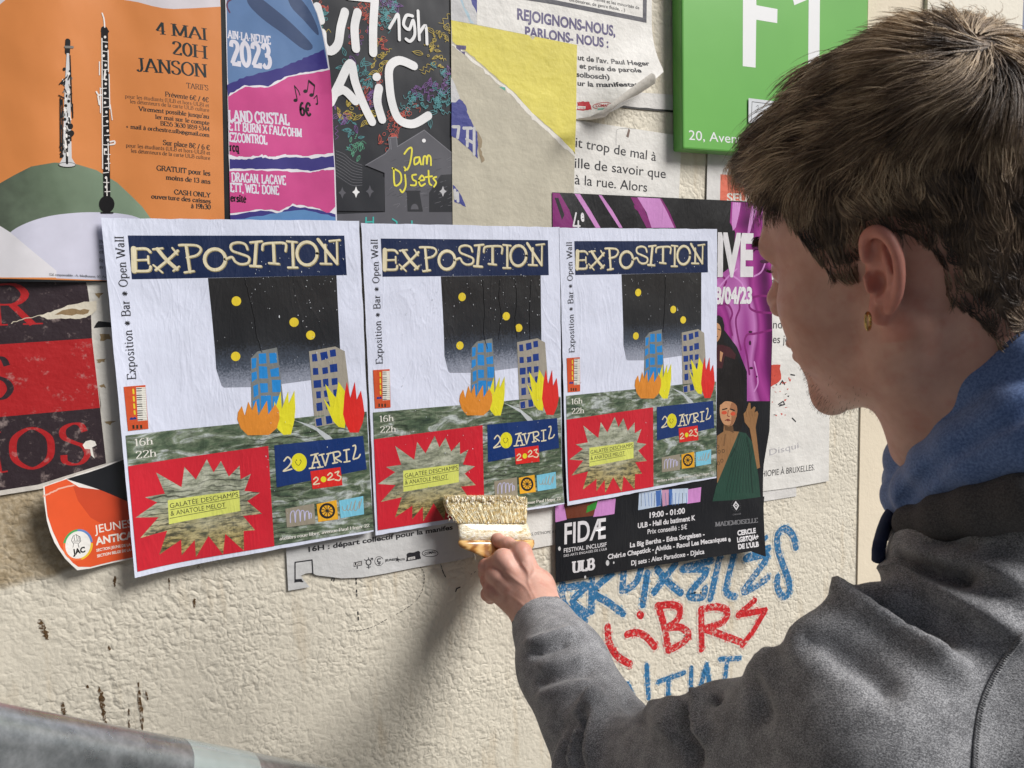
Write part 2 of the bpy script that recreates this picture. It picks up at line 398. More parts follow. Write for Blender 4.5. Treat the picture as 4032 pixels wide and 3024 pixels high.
# ------------------------------------------------------------------ wall, pavement
def stucco(name, base, amp=1.0, smoothish=False):
    m, t, b = newmat(name); p = pos(t)
    g = noise(t, p, 3.1, 4, 0.6); g2 = noise(t, p, 60, 3, 0.6)
    c = mix(t, ramp(t, g, [(0.3, (0, 0, 0)), (0.7, (1, 1, 1))]), tuple(x * .93 for x in base), tuple(min(.9, x * 1.05) for x in base))
    if not smoothish:
        zz = N(t, 'ShaderNodeSeparateXYZ'); t.links.new(p, zz.inputs[0])                 # dark lichen-stained old render, left, above the repaint line
        s1 = noise(t, p, 75, 4, 0.7); s2 = noise(t, p, 9, 3, 0.6)
        edge = math_(t, 'ADD', zz.outputs[2], math_(t, 'MULTIPLY', s2, 0.05))
        up = ramp(t, math_(t, 'MULTIPLY_ADD', edge, 10.0, -(STAIN_Z + .03) * 10 + .5), [(0.47, (0, 0, 0)), (0.55, (1, 1, 1))])
        left = ramp(t, math_(t, 'MULTIPLY_ADD', math_(t, 'ADD', zz.outputs[0], math_(t, 'MULTIPLY', s2, 0.06)), 5.0, 0.45), [(0.45, (1, 1, 1)), (0.62, (0, 0, 0))])
        fac = math_(t, 'MULTIPLY', math_(t, 'MULTIPLY', up, left), ramp(t, s1, [(0.40, (0, 0, 0)), (0.56, (0.9,) * 3)]))
        c = mix(t, fac, c, C(92, 78, 58))
        bg2 = math_(t, 'MULTIPLY', math_(t, 'MULTIPLY', up, left), 0.75); c = mix(t, bg2, c, C(170, 152, 122))
        s3 = noise(t, mapped(t, p, (5, 1, .7)), 6, 3, .6)
        c = mix(t, ramp(t, s3, [(0.56, (0, 0, 0)), (0.74, (0.45,) * 3)]), c, C(176, 150, 108))
    t.links.new(c, b.inputs['Base Color']); b.inputs['Roughness'].default_value = 0.75
    if smoothish:
        n1 = bump(t, None, noise(t, p, 14, 3), 0.25, 0.004); bump(t, b, noise(t, p, 130, 4, 0.65), 0.45, 0.0016, n1)
    else:
        nn = N(t, 'ShaderNodeTexNoise'); nn.inputs['Scale'].default_value = 70; t.links.new(p, nn.inputs['Vector'])
        wv = N(t, 'ShaderNodeVectorMath', operation='MULTIPLY_ADD'); t.links.new(nn.outputs['Color'], wv.inputs[0]); wv.inputs[1].default_value = (.012, .012, .012); t.links.new(p, wv.inputs[2])
        hs = []
        for sc in (138, 235):
            v = N(t, 'ShaderNodeTexVoronoi', feature='SMOOTH_F1'); v.inputs['Scale'].default_value = sc; v.inputs['Smoothness'].default_value = .55; t.links.new(wv.outputs[0], v.inputs['Vector'])
            hs.append(math_(t, 'SUBTRACT', 1.0, math_(t, 'MULTIPLY', v.outputs['Distance'], v.outputs['Distance'])))
        am = ramp(t, noise(t, p, 7, 2), [(.35, (.35,) * 3), (.6, (1, 1, 1))])                # smoother and rougher patches of render
        h = math_(t, 'ADD', math_(t, 'MULTIPLY', hs[0], 1.0), math_(t, 'MULTIPLY', hs[1], .5))
        h = math_(t, 'ADD', math_(t, 'MULTIPLY', h, am), math_(t, 'MULTIPLY', noise(t, p, 300, 3, .65), 0.22))
        h = math_(t, 'ADD', h, math_(t, 'MULTIPLY', noise(t, p, 55, 2), 0.5))
        n1 = bump(t, None, noise(t, p, 6, 3), 0.25, 0.02); bump(t, b, h, 0.46 * amp, 0.0042, n1)
    return m
STAIN_Z = xz((150, 2290))[1]
M_ST = stucco('cream_roughcast', C(218, 211, 195, 1.0))
M_SM = stucco('smooth_render', C(226, 214, 192, 1.05), smoothish=True)
M_PI = stucco('pale_render', C(232, 226, 212, 1.05), smoothish=True)
X1 = xz((3379, 1900))[0]; X2 = xz((3633, 50))[0]; X3 = xz((4008, 50))[0]
wall = empty('building_wall', (0.4, 0, 0), 'cream roughcast house wall covered in posters, with smooth corner strip', 'wall')
b = MB(); b.box((-3.2, 0, 0), (X1, .3, 3.6), M_ST); b.build('roughcast_panel', wall, at=wall.location)
b = MB(); b.box((X1, -.003, 0), (X2, .3, 3.6), M_SM); b.build('smooth_strip', wall, at=wall.location)
b = MB(); b.box((X2, -.010, 0), (X3, .3, 3.6), M_PI); b.build('corner_pilaster', wall, at=wall.location)
m, t, bb = newmat('blue_grey_paint'); bb.inputs['Base Color'].default_value = (*C(128, 140, 162), 1); bb.inputs['Roughness'].default_value = .4; M_DOOR = m
b = MB(); b.box((X3, .03, 0), (X3 + 1.1, .3, 2.6), M_DOOR)
for k in range(3): b.box((X3 + .1 + .32 * k, .02, .15), (X3 + .34 + .32 * k, .03, 2.4), M_DOOR)
b.build('side_door', wall, at=wall.location)
b = MB(); b.box((X3, -.0, 2.6), (X3 + 1.1, .3, 3.6), M_PI); b.box((X3 + 1.1, -.0, 0), (X3 + 3, .3, 3.6), M_PI); b.build('end_wall', wall, at=wall.location)
b = MB(); b.box((-3.2, -.05, 0), (X1, 0, .22), M_PI); b.build('plinth', wall, at=wall.location)

m, t, bb = newmat('paving'); p = pos(t); br = N(t, 'ShaderNodeTexBrick'); br.inputs['Scale'].default_value = 3.0
br.inputs['Color1'].default_value = (.20, .19, .18, 1); br.inputs['Color2'].default_value = (.15, .145, .14, 1); br.inputs['Mortar'].default_value = (.08, .08, .08, 1); br.inputs['Mortar Size'].default_value = .01
t.links.new(p, br.inputs['Vector']); t.links.new(mix(t, .5, br.outputs[0], ramp(t, noise(t, p, 8, 5), [(.3, (.10, .1, .1)), (.7, (.24, .23, .22))])), bb.inputs['Base Color']); bb.inputs['Roughness'].default_value = .85
bump(t, bb, br.outputs[1], -.4, .004)
o = meshobj('pavement', [(-4, -3.0, .004), (6, -3.0, .004), (6, 1.0, .004), (-4, 1.0, .004)], [(0, 1, 2, 3)], m); o['kind'] = 'structure'
m, t, bb = newmat('asphalt'); t.links.new(ramp(t, noise(t, pos(t), 60, 5), [(.3, (.035,) * 3), (.7, (.075,) * 3)]), bb.inputs['Base Color']); bb.inputs['Roughness'].default_value = .9
o = meshobj('ground', [(-300, -300, -.11), (300, -300, -.11), (300, 300, -.11), (-300, 300, -.11)], [(0, 1, 2, 3)], m); o['kind'] = 'structure'
bk = MB(); bk.box((-4, -3.15, -.11), (6, -3.0, .02), M_PI); o = bk.build('kerb'); o['kind'] = 'structure'

# paint, rust and pen marks on the render: children of the wall
class Marks:
    def __init__(s, name): s.mb = MB(); s.name = name; s.inc = 0
    def line(s, pts, w, mat, closed=False, taper=False):
        z = float((WP(pts[0]) - CAM) @ ROT[:, 1]) / FPX; 
        h = HALO.get(mat)
        if h:
            
            for q in pieces(pts, closed):
                s.inc += 6e-6; V, F = ribbon([xz(p) for p in q], w * z * 1.55, closed); s.mb.add([(v[0], -.0003 - s.inc * .2, v[1]) for v in V], F, h)
        for q in pieces(pts, closed):
            V, F = ribbon([xz(p) for p in q], w * z, closed, taper); s.inc += 6e-6; s.mb.add([(v[0], -.0004 - s.inc, v[1]) for v in V], F, mat)
    def blob(s, pts, mat):
        V = [xz(p) for p in pts]; s.inc += 6e-6
        s.mb.add([(v[0], -.0004 - s.inc, v[1]) for v in V], tessellate_polygon([[Vector((a, b_, 0)) for a, b_ in V]]), mat)
    def done(s): s.mb.build(s.name, wall, at=wall.location)
def spray(name, rgb, k=1.0, amp=.9, lo=.70):
    m = stucco(name, C(*rgb, k), amp); t = m.node_tree; bs = t.nodes['Principled BSDF']
    l = bs.inputs['Base Color'].links[0]; t.links.remove(l)
    g = noise(t, pos(t), 170, 3, .7); g2 = noise(t, pos(t), 20, 3)
    f = math_(t, 'ADD', g, math_(t, 'MULTIPLY', g2, .35))
    c = mix(t, ramp(t, f, [(lo, (0, 0, 0)), (lo + .16, (.85 if lo > .6 else 1,) * 3)]), C(*rgb, k), C(213, 207, 194))
    t.links.new(c, bs.inputs['Base Color']); return m
M_BL = spray('blue_spray_paint', (38, 108, 156)); M_RD = spray('red_spray_paint', (196, 22, 30)); M_BLH = spray('blue_overspray', (70, 140, 178), 1, .9, .50); M_RDH = spray('red_overspray', (206, 80, 80), 1, .9, .50)
HALO = {}
HALO.update({M_BL: M_BLH, M_RD: M_RDH})
V_ = K(2000, 2150, 1.8433); R2 = K(2900, 1900, 1.476)
g = Marks('graffiti_blue_word')
for P in ([(395, 250), (405, 420), (560, 545)], [(380, 310), (570, 285), (470, 400), (575, 490)], [(608, 230), (605, 475)], [(750, 205), (620, 330), (730, 410), (835, 490)],
          [(840, 180), (828, 322)], [(965, 160), (930, 260), (858, 318)], [(1010, 195), (978, 425)], [(1215, 130), (1060, 335)], [(1080, 165), (1170, 270), (1255, 340)],
          [(1475, 105), (1265, 165), (1440, 180), (1315, 350), (1410, 370), (1430, 310)], [(1545, 40), (1468, 380)], [(1650, 20), (1585, 290), (1600, 350), (1645, 365)],
          [(1890, 15), (1725, 90), (1880, 75), (1715, 315), (1780, 300), (1885, 230)]):
    g.line(crv(V_(P), n=5), 30, M_BL)
g.line(crv(R2([(345, 375), (325, 305), (280, 268), (240, 300), (238, 380), (270, 480), (305, 580), (300, 645), (262, 660), (235, 600), (238, 550)]), n=5), 30, M_BL)
g.line(R2([(140, 345), (172, 318)]), 20, M_BL); g.done()
g = Marks('graffiti_red_word')
for P in ([(722, 585), (735, 700), (795, 800), (885, 855)], [(865, 640), (930, 628), (1000, 655), (1065, 730)], [(955, 495), (965, 505)],
          [(1090, 430), (1135, 590), (1165, 755)], [(1085, 435), (1190, 425), (1248, 460), (1225, 540), (1150, 590)], [(1150, 595), (1250, 590), (1310, 640), (1270, 700), (1170, 755)],
          [(1402, 465), (1405, 745)], [(1400, 460), (1510, 440), (1590, 470), (1560, 550), (1420, 600)], [(1425, 600), (1540, 640), (1685, 695)]):
    g.line(crv(V_(P), n=5), 30, M_RD)
g.line(V_([(1790, 395), (1668, 500), (1868, 465), (1790, 600), (1700, 720)]), 25, M_RD); g.done()
g = Marks('graffiti_lower_word')
for P in ([(868, 1000), (900, 1080)], [(1005, 865), (1020, 1100)], [(1090, 985), (1275, 920)], [(1165, 960), (1160, 1100)], [(1330, 885), (1325, 1060)], [(1385, 1060), (1440, 860), (1465, 1020)], [(1540, 820), (1680, 815)], [(1590, 830), (1570, 1000)]):
    g.line(V_(P), 22, M_BL)
g.done()
W_ = K(0, 2200, 2.013)
M_RU = spray('rust_streak', (92, 66, 34), .9, .9); M_PEN = pm((48, 46, 50), 'rough')
g = Marks('rust_streaks'); r = random.Random(3)
for (x0, y0, x1, y1, w) in ((318, 480, 375, 640, 40), (910, 135, 908, 220, 18), (1338, 150, 1345, 250, 12), (1540, 315, 1545, 395, 22), (495, 1130, 515, 1270, 24), (692, 1000, 697, 1030, 16), (790, 1010, 830, 1280, 32), (835, 1280, 850, 1345, 16),
                            (1093, 980, 1130, 1355, 24), (1155, 1040, 1172, 1120, 14), (1020, 1190, 1022, 1240, 10), (1022, 1275, 1025, 1380, 14), (862, 690, 870, 725, 16), (1570, 50, 1572, 80, 14), (940, 195, 955, 200, 9)):
    n = 16; Lf, Rt = [], []
    for k in range(n + 1):
        t = k / n; x = x0 + (x1 - x0) * t + r.uniform(-.2, .2) * w; y = y0 + (y1 - y0) * t; hw = w * .68 * math.sin(math.pi * (.12 + .76 * t)) * r.uniform(.45, 1.3)
        Lf.append((x - hw, y)); Rt.append((x + hw, y + r.uniform(-4, 4)))
    g.blob(W_(Lf + Rt[::-1]), M_RU)
g.done()
Y_ = K(900, 2100, 1.796)
g = Marks('pen_outline')
def dash(P, w):
    Q = crv(P, n=8)
    for i in range(0, len(Q) - 1, 2):
        if r.random() < .85: g.line(Y_([Q[i], Q[i + 1]]), w * r.uniform(.6, 1.2), M_PEN)
dash([(900, 300), (905, 400), (912, 520), (920, 650)], 4.5); dash([(850, 690), (930, 685), (1030, 655), (1130, 600), (1240, 540), (1330, 470), (1375, 380), (1380, 280), (1340, 220)], 2.6)
dash([(1500, 220), (1515, 270), (1535, 310)], 4); dash([(1780, 200), (1755, 260), (1710, 290)], 2.5); g.line(Y_([(1605, 410), (1612, 390), (1635, 380)]), 5, M_PEN); g.line(Y_([(728, 330), (735, 312), (748, 312), (745, 335)]), 4, M_PEN)
g.done()

# ------------------------------------------------------------------ the posters underneath
T_ = K(1750, 0, 1.843); S_ = K(2600, 0, 1.8433); O_ = K(0, 0, 1.8433); O2 = K(0, 800, 1.8433); NN = K(850, 0, 1.843); J_ = K(0, 1600, 2.0733)
Q_ = K(2150, 750, 2.0737); Z_ = K(2150, 1450, 1.843); H_ = K(2800, 700, 1.659); G_ = K(3000, 1300, 1.659); RR = K(1400, 1550, 2.0733)
WHITE = pm((222, 220, 216), 'rough', .6, 1.08); WHITE2 = pm((214, 212, 210), 'rough', .6, 1.05); TORN = pm((226, 222, 214), 'rough', .8, 1.08)
INK = pm((40, 40, 46), 'rough', .5); INKP = pm((84, 76, 120), 'rough', .5); BLACK = pm((26, 26, 30), 'plain', .4)
# white paper with a black foot, beside the sign
s = Sheet('poster', 'blank white poster strip with black bottom edge between the curled poster and green sign', 'poster', 0, T_([(1000, 640), (1380, 668), (1700, 690), (1700, 812), (1000, 745)]), WHITE2)
s.poly('black_border', T_(jag([(1000, 738), (1240, 762), (1700, 806)], 3, 8, 4) + [(1700, 820), (1240, 776), (1000, 752)]), BLACK); s.done()
# letter poster
s = Sheet('poster', 'white poster with large lines of French text starting it trop de mal', 'poster', 1, T_([(940, 868), (1645, 975), (1722, 985), (1700, 1480), (930, 1420)]), WHITE)
s.text('printed_text', 'it trop de mal à', T_([(950, 1066)])[0], T_([(1535, 1170)])[0], 40, INK, bold=.004)
s.text('printed_text', 'ille de savoir que', T_([(945, 1216)])[0], T_([(1605, 1294)])[0], 40, INK, bold=.004)
s.text('printed_text', 'à la rue. Alors', T_([(945, 1336)])[0], T_([(1470, 1392)])[0], 40, INK, bold=.004)
s.line('pen_line', crv(T_([(1245, 1050), (1248, 960), (1270, 935), (1390, 935)])), 1.5, pm((150, 150, 150)))
s.poly('brown_mark', T_([(1335, 930), (1348, 945), (1335, 1000), (1318, 990), (1328, 960)]), pm((120, 100, 90))); s.done()
# orange and white poster behind the head
s = Sheet('poster', 'white poster with red-orange block and lettering SEUL, beside the forehead', 'poster', 1, S_([(343, 1112), (830, 1150), (830, 1500), (335, 1475)]), WHITE2)
RO = pm((222, 108, 82), 'rough'); s.poly('red_block', S_([(437, 1265), (830, 1292), (830, 1490), (433, 1478)]), RO)
s.text('printed_text', 'SEUL M', S_([(483, 1463)])[0], S_([(770, 1472)])[0], 34, TORN, bold=.03); s.done()
# dark red / black poster
s = Sheet('poster', 'weathered red and black striped poster with big serif capitals', 'poster', 1, [(-90, 1085), (335, 1085), (344, 1130), (356, 1230), (368, 1310), (395, 1600), (420, 1827), (420, 1834), (162, 1925), (-90, 1965)], pm((214, 208, 200), 'rough'))
def worn(name, rgb):
    m, t, b = newmat(name); p = pos(t); f = noise(t, p, 55, 5, .7); f2 = noise(t, p, 10, 2)
    t.links.new(mix(t, ramp(t, math_(t, 'ADD', math_(t, 'MULTIPLY', f, .8), math_(t, 'MULTIPLY', f2, .35)), [(.64, (0, 0, 0)), (.78, (.7,) * 3)]), C(*rgb), C(190, 170, 165)), b.inputs['Base Color'])
    b.inputs['Roughness'].default_value = .45; paper_bump(t, b, 'rough'); return m
WD = worn('worn_black_print', (48, 36, 42)); WR = worn('worn_red_print', (172, 30, 34))
s.poly('dark_band', [(-90, 1090), (333, 1090), (344, 1130), (358, 1228), (362, 1332), (-90, 1362)], WD)
s.poly('red_band', [(-90, 1362), (362, 1332), (394, 1606), (-90, 1650)], WR)
s.poly('dark_band', [(-90, 1650), (394, 1606), (418, 1824), (150, 1908), (-90, 1945)], WD)
ser = dict(thick=.13, thin=.035, slab=.09)
s.text('red_letters', 'R', O2([(-92, 892)])[0], O2([(312, 878)])[0], 163, WR, 'serif', **ser)
s.text('black_letter', 'S', O2([(-120, 1432)])[0], O2([(108, 1415)])[0], 168, WD, 'serif', **ser)
s.text('red_letters', 'I', J_([(-90, 560)])[0], J_([(65, 535)])[0], 165, WR, 'serif', **ser)
s.text('red_letters', 'O', J_([(78, 520)])[0], J_([(452, 500)])[0], 165, WR, 'serif', **ser)
s.text('red_letters', 'S', J_([(500, 488)])[0], J_([(748, 462)])[0], 165, WR, 'serif', **ser)
s.poly('torn_gash', O2(jag([(290, 815), (400, 780), (520, 732), (700, 708)], 6, 4, 3) + jag([(700, 770), (640, 822), (580, 842), (480, 836), (370, 846), (300, 825)], 5, 3, 5)), pm((216, 208, 190), 'rough'))
s.poly('torn_gash', O2(jag([(400, 800), (520, 765), (650, 775)], 10, 4, 8) + jag([(640, 800), (520, 815), (420, 810)], 8, 4, 9)), pm((140, 116, 82), 'rough'))
s.line('torn_gash', O2(jag([(80, 870), (180, 838), (300, 812)], 4, 5, 2)), 3, pm((200, 190, 170), 'rough'))
s.poly('torn_chip', J_([(675, 315), (700, 285), (740, 275), (775, 285), (788, 318), (752, 335), (762, 390), (772, 425), (745, 400), (735, 350), (690, 345)]), TORN); s.done({'black_letter': 'red_band'})
# whitish torn bill between it and the first exhibition poster
s = Sheet('poster', 'tattered whitish paper with brown stains right of the red and black poster', 'poster', 0, jag([(325, 1100), (480, 1100), (560, 1400), (590, 1900)], 0, 1) + jag([(560, 1880), (480, 1840), (400, 1850), (395, 1600), (362, 1330), (345, 1200)], 5, 3, 6), pm((214, 211, 204), 'rough', .7))
BR = pm((150, 128, 92), 'rough')
for P in ([(725, 955), (800, 950), (808, 985), (725, 1000)], [(700, 1140), (775, 1128), (760, 1150), (705, 1158)], [(720, 1330), (760, 1310), (770, 1340)], [(760, 1590), (850, 1580), (800, 1610)], [(690, 660), (760, 650), (720, 690)]):
    s.poly('brown_stains', O2(jag(P + P[:1], 6, 3, 7)[:-1]), BR)
s.poly('black_scrap', O2([(680, 906), (700, 870), (715, 855), (806, 866), (830, 900), (760, 900)]), BLACK); s.done()
# orange concert poster
OR = pm((208, 130, 70), 'plain', .45, 1.06, .04)
def obend(x, z): return .006 * (.5 + .5 * math.sin(44 * x - 5 * z + 1)) * max(0, min(1, (.20 - x) / .2))
s = Sheet('poster', 'orange concert poster with a clarinet, a saxophone and a green hill', 'poster', 3, [(-170, -120), (893, -120), (905, 890), (912, 1132), (420, 1112), (-170, 1108)], pm((22, 28, 32), 'plain', .4), bend=obend, off=.0045)
s.poly('orange_print', [(-170, -120), (866, -120), (884, 880), (888, 1110), (418, 1106), (-170, 1094)], OR)
s.poly('white_print', O_([(880, -120), (900, 0), (1000, 18), (1100, 48), (1180, 66), (1260, 73), (1400, 66), (1600, 50), (1590, -150)]), pm((214, 208, 214)))
s.poly('white_print', O_([(-100, -100), (50, -100), (45, 5), (0, 42), (-100, 60)]), pm((214, 208, 214)))
m, t, bb = newmat('green_hill_print'); p = pos(t); tc = noise(t, p, 9, 4, .6); sx = N(t, 'ShaderNodeSeparateXYZ'); t.links.new(p, sx.inputs[0])
hx = math_(t, 'MULTIPLY_ADD', math_(t, 'ADD', sx.outputs[0], math_(t, 'MULTIPLY', tc, .06)), 4.6, .38)
t.links.new(mix(t, math_(t, 'MULTIPLY', noise(t, p, 90, 3), .5), ramp(t, hx, [(.0, C(62, 66, 58)), (.30, C(88, 104, 84)), (.7, C(142, 164, 140)), (1, C(156, 176, 152))]), C(120, 140, 116)), bb.inputs['Base Color']); bb.inputs['Roughness'].default_value = .5; paper_bump(t, bb, 'plain'); M_HILL = m
s.poly('hill_print', O_([(-300, 1460), (-120, 1390), (0, 1335), (100, 1280), (230, 1215), (400, 1185), (560, 1195), (700, 1235), (850, 1325), (950, 1420), (1030, 1500), (1095, 1590), (1120, 1640), (500, 1800), (0, 1900), (-300, 1900)]), M_HILL)
LAV = pm((206, 206, 224))
s.poly('white_print', O2(crv([(40, 250), (120, 185), (250, 128), (400, 90), (600, 68), (760, 68), (900, 80), (1010, 110), (1200, 200)], n=4) + [(1250, 578), (410, 546), (380, 500)]), LAV)
s.poly('white_print', O2([(-300, -40), (0, 165), (75, 212), (240, 350), (412, 492), (412, 541), (-300, 540)]), pm((224, 222, 228)))
DK = pm((38, 48, 50), 'plain', .4); DK2 = pm((82, 62, 48)); KEY = pm((236, 232, 228)); BK = pm((24, 22, 24), 'plain', .35)
def R_(txt, a, b, h, mat=DK, **kw): s.text('printed_text', txt, O_([a])[0], O_([b])[0], h / 1.8433, mat, 'serif', **kw)
big = dict(thick=.155, thin=.06, slab=.09)
R_('4 MAI', (1130, 252), (1505, 298), 86, **big); R_('20H', (1250, 400), (1508, 433), 92, **big); R_('JANSON', (990, 520), (1508, 567), 96, **big)
R_('TARIFS', (1352, 644), (1512, 660), 37, thick=.12)
sm = dict(thick=.11, thin=.06, slab=.05); bo = dict(thick=.16, thin=.065, slab=.06)
for a_, p0, p1, h, kw in (('Prévente 6€ / 4€', (1197, 705), (1515, 745), 34, bo), ('pour les étudiants (ULB et hors-ULB) et', (908, 712), (1517, 781), 27, sm), ('les détenteurs de la carte ULB culture', (945, 750), (1518, 815), 27, sm),
     ("Virement possible jusqu'au", (1003, 806), (1518, 864), 32, bo), ('1er mai sur le compte', (1125, 866), (1520, 911), 31, bo), ('BE55 3630 1859 5344', (1163, 914), (1520, 954), 31, bo), ('+ mail à orchestre.ulb@gmail.com', (915, 932), (1520, 997), 30, bo),
     ('Sur place 8€ / 6 €', (1182, 1055), (1523, 1091), 35, bo), ('pour les étudiants (ULB et hors-ULB) et', (915, 1068), (1525, 1125), 27, sm), ('les détenteurs de la carte ULB culture', (952, 1108), (1525, 1162), 27, sm),
     ('GRATUIT pour les', (1135, 1240), (1527, 1277), 36, bo), ('moins de 13 ans', (1203, 1306), (1528, 1336), 34, bo), ('CASH ONLY', (1262, 1412), (1530, 1435), 34, bo), ('ouverture des caisses', (1097, 1442), (1530, 1477), 32, bo), ('à 19h30', (1385, 1512), (1530, 1520), 34, bo)):
    R_(a_, p0, p1, h, DK2 if kw is sm else DK, **kw)
for a_, y in (('IN', 292), ('SU', 330), ('et', 365), ('Ré', 428), ('av', 474)):
    s.text('printed_text', a_, O2([(722, y)])[0], O2([(752, y + 1)])[0], 14, DK, 'serif', **sm)
s.text('printed_text', 'Ed. responsable : A. Medhoune, 50, Av', O2([(363, 526)])[0], O2([(772, 543)])[0], 9, DK, 'serif', **sm)
# clarinet
s.line('clarinet_print', O_([(759, 215), (766, 700), (777, 1440)]), 24, BK); s.poly('clarinet_print', O_(ell(775, 1482, 56, 62)), BK); s.line('clarinet_print', O_([(735, 1545), (818, 1545)]), 6, BK)
s.line('clarinet_print', O_([(742, 228), (782, 228)]), 10, BK); s.line('clarinet_print', crv(O_([(742, 98), (755, 140), (760, 198)])), 5, KEY)
r = random.Random(5)
for a_, b_ in (((740, 280), (745, 1225)), ((785, 365), (787, 520)), ((792, 540), (797, 790)), ((785, 1040), (790, 1240)), ((722, 450), (722, 545)), ((800, 760), (815, 870)), ((728, 640), (730, 820)), ((775, 1290), (777, 1420)), ((757, 1080), (758, 1120))): s.line('clarinet_print', O_([a_, b_]), 3.6, KEY)
for k in range(34):
    v = 270 + k * 34; x = 752 + (v - 270) * .018 + r.uniform(-8, 12)
    if k % 2: s.line('clarinet_print', O_([(x - 16, v), (x + 22, v + r.uniform(-6, 6))]), 3, KEY)
    else: s.poly('clarinet_print', O_(ell(x + 6, v, 9, 10, 12)), KEY)
for P in ([(700, 668), (715, 690), (735, 690)], [(800, 1030), (830, 1025), (830, 1045), (800, 1050)], [(712, 700), (722, 760)], [(765, 510), (758, 570), (772, 580)]): s.line('clarinet_print', crv(O_(P)), 6, KEY)
# saxophone
SIL = pm((206, 206, 208)); GRY = pm((120, 116, 112))
s.line('saxophone_print', O_([(495, 305), (492, 390)]), 17, BK); s.line('saxophone_print', O_([(478, 350), (528, 350)]), 9, GRY)
s.poly('saxophone_print', O_([(486, 395), (503, 395), (512, 700), (522, 1150), (552, 1200), (430, 1200), (458, 1150), (470, 700)]), SIL)
s.poly('saxophone_print', O_(ell(490, 1198, 62, 20)), SIL); s.line('saxophone_print', O_(ell(490, 1200, 60, 17)), 2, BK, True)
s.line('saxophone_print', O_([(486, 960), (488, 1190)]), 8, BK)
for k in range(58):
    v = 510 + k * 11; x = 480 + r.uniform(-34, 40); c_ = (BK, BK, GRY, KEY)[k % 4]
    if k % 3: s.line('saxophone_print', O_([(x, v), (x + r.uniform(-14, 14), v + r.uniform(12, 40))]), r.uniform(3, 7), c_)
    else: s.poly('saxophone_print', O_(ell(x, v, 11, 12, 12)), c_)
for P in ([(510, 410), (518, 620), (522, 760)], [(440, 720), (442, 1100)], [(430, 700), (470, 720)], [(435, 620), (470, 580)], [(528, 760), (530, 860)], [(455, 730), (455, 1115), (440, 1120)]): s.line('saxophone_print', O_(P), 4, BK)
for c_ in ((512, 922), (520, 972)): s.poly('saxophone_print', O_(ell(*c_, 20, 22)), BK)
s.done()
# black jam-session poster
NB = pm((44, 46, 52), 'plain', .38); NW = pm((236, 236, 238)); HG = pm((84, 84, 92)); 
s = Sheet('poster', 'black drawn poster with big white handwriting, coloured flowers and a grey house', 'poster', 2, NN([(560, -120), (1702, -120), (1706, 400), (1718, 1660), (700, 1660)]), NB)
pal = [pm(c) for c in ((196, 84, 70), (84, 152, 158), (196, 172, 70), (124, 84, 150), (90, 160, 130))]
r = random.Random(21)
def flora(path, n, spread, cols):
    Q = crv(path, n=24)
    for k in range(n):
        i = int(r.random() * len(Q)); x, y = Q[i]; ci = cols[min(len(cols) - 1, int(i / len(Q) * len(cols) + r.uniform(-.4, .4)) if True else 0)]
        x += r.gauss(0, spread); y += r.gauss(0, spread * .6); L = r.uniform(24, 74); a = r.uniform(0, 6.28); ca, sa = math.cos(a), math.sin(a); kind = r.random()
        if kind < .5: P = [(0, 0), (L * .4, L * .22), (L, 0), (L * .4, -L * .22), (0, 0), (L * 1.1, 0)]
        elif kind < .75: P = [(j * L * .3, (L * .18 if j % 2 else -L * .18)) for j in range(6)]
        else: P = ell(0, 0, L * .25, L * .2, 9) + [(L * .25, 0)]
        P = crv([(x + ca * u - sa * v, y + sa * u + ca * v) for u, v in P], n=3)
        s.step = .8e-6; s.line('flower_drawing', NN(P), 1.7, pal[max(0, ci)])
flora([(720, -60), (775, 80), (745, 260)], 22, 16, [2, 0, 1, 2])
flora([(1080, -40), (1100, 120), (1020, 320), (960, 480), (1080, 560), (1120, 700), (960, 800), (930, 900), (1000, 1010), (1050, 1120)], 130, 42, [0, 0, 3, 1, 1, 0, 2, 3, 1, 4])
flora([(1190, -40), (1225, 200), (1200, 420), (1150, 600), (1130, 760), (1090, 860)], 70, 26, [1, 0, 2, 0, 3, 2])
flora([(1380, -40), (1260, 40), (1240, 180)], 26, 26, [1, 3, 1])
flora([(1690, 190), (1570, 400), (1650, 520), (1540, 640), (1440, 740), (1330, 830), (1270, 960), (1225, 1080)], 120, 40, [2, 2, 1, 3, 1, 0, 0, 0])
flora([(1680, 500), (1650, 700), (1560, 820)], 45, 36, [3, 1, 1])
s.step = 3e-6
for P in ([(735, 50), (760, 150)], [(935, 88), (905, 200), (885, 320), (830, 372), (780, 330), (770, 240)], [(1027, 92), (1005, 200), (1015, 355)], [(960, -30), (1140, -10)], [(1152, 0), (1140, 200), (1140, 385)],
          [(830, 745), (895, 610), (975, 462), (1010, 600), (1075, 770), (1132, 885)], [(845, 690), (925, 655), (1010, 735)], [(1182, 640), (1170, 740), (1205, 868)], [(1436, 480), (1330, 440), (1260, 490), (1258, 620), (1280, 760), (1330, 870), (1430, 900), (1540, 840)]):
    s.line('white_handwriting', NN(crv(P, n=5)), 33, NW)
s.poly('white_handwriting', NN(ell(1165, 560, 30, 30)), NW)
for P in ([(1258, 205), (1290, 150), (1322, 112), (1330, 290)], [(1425, 118), (1380, 115), (1360, 180), (1400, 215), (1430, 150), (1442, 250), (1410, 300), (1378, 285)], [(1465, 82), (1470, 200), (1475, 290)], [(1475, 240), (1520, 190), (1530, 320)]): s.line('white_handwriting', NN(crv(P, n=5)), 12, NW)
s.poly('house_drawing', NN([(1085, 1200), (1225, 1118), (1258, 1080), (1250, 1000), (1310, 995), (1315, 1065), (1510, 945), (1712, 1112), (1718, 1660), (760, 1660), (760, 1560), (1225, 1540), (1222, 1255)]), HG)
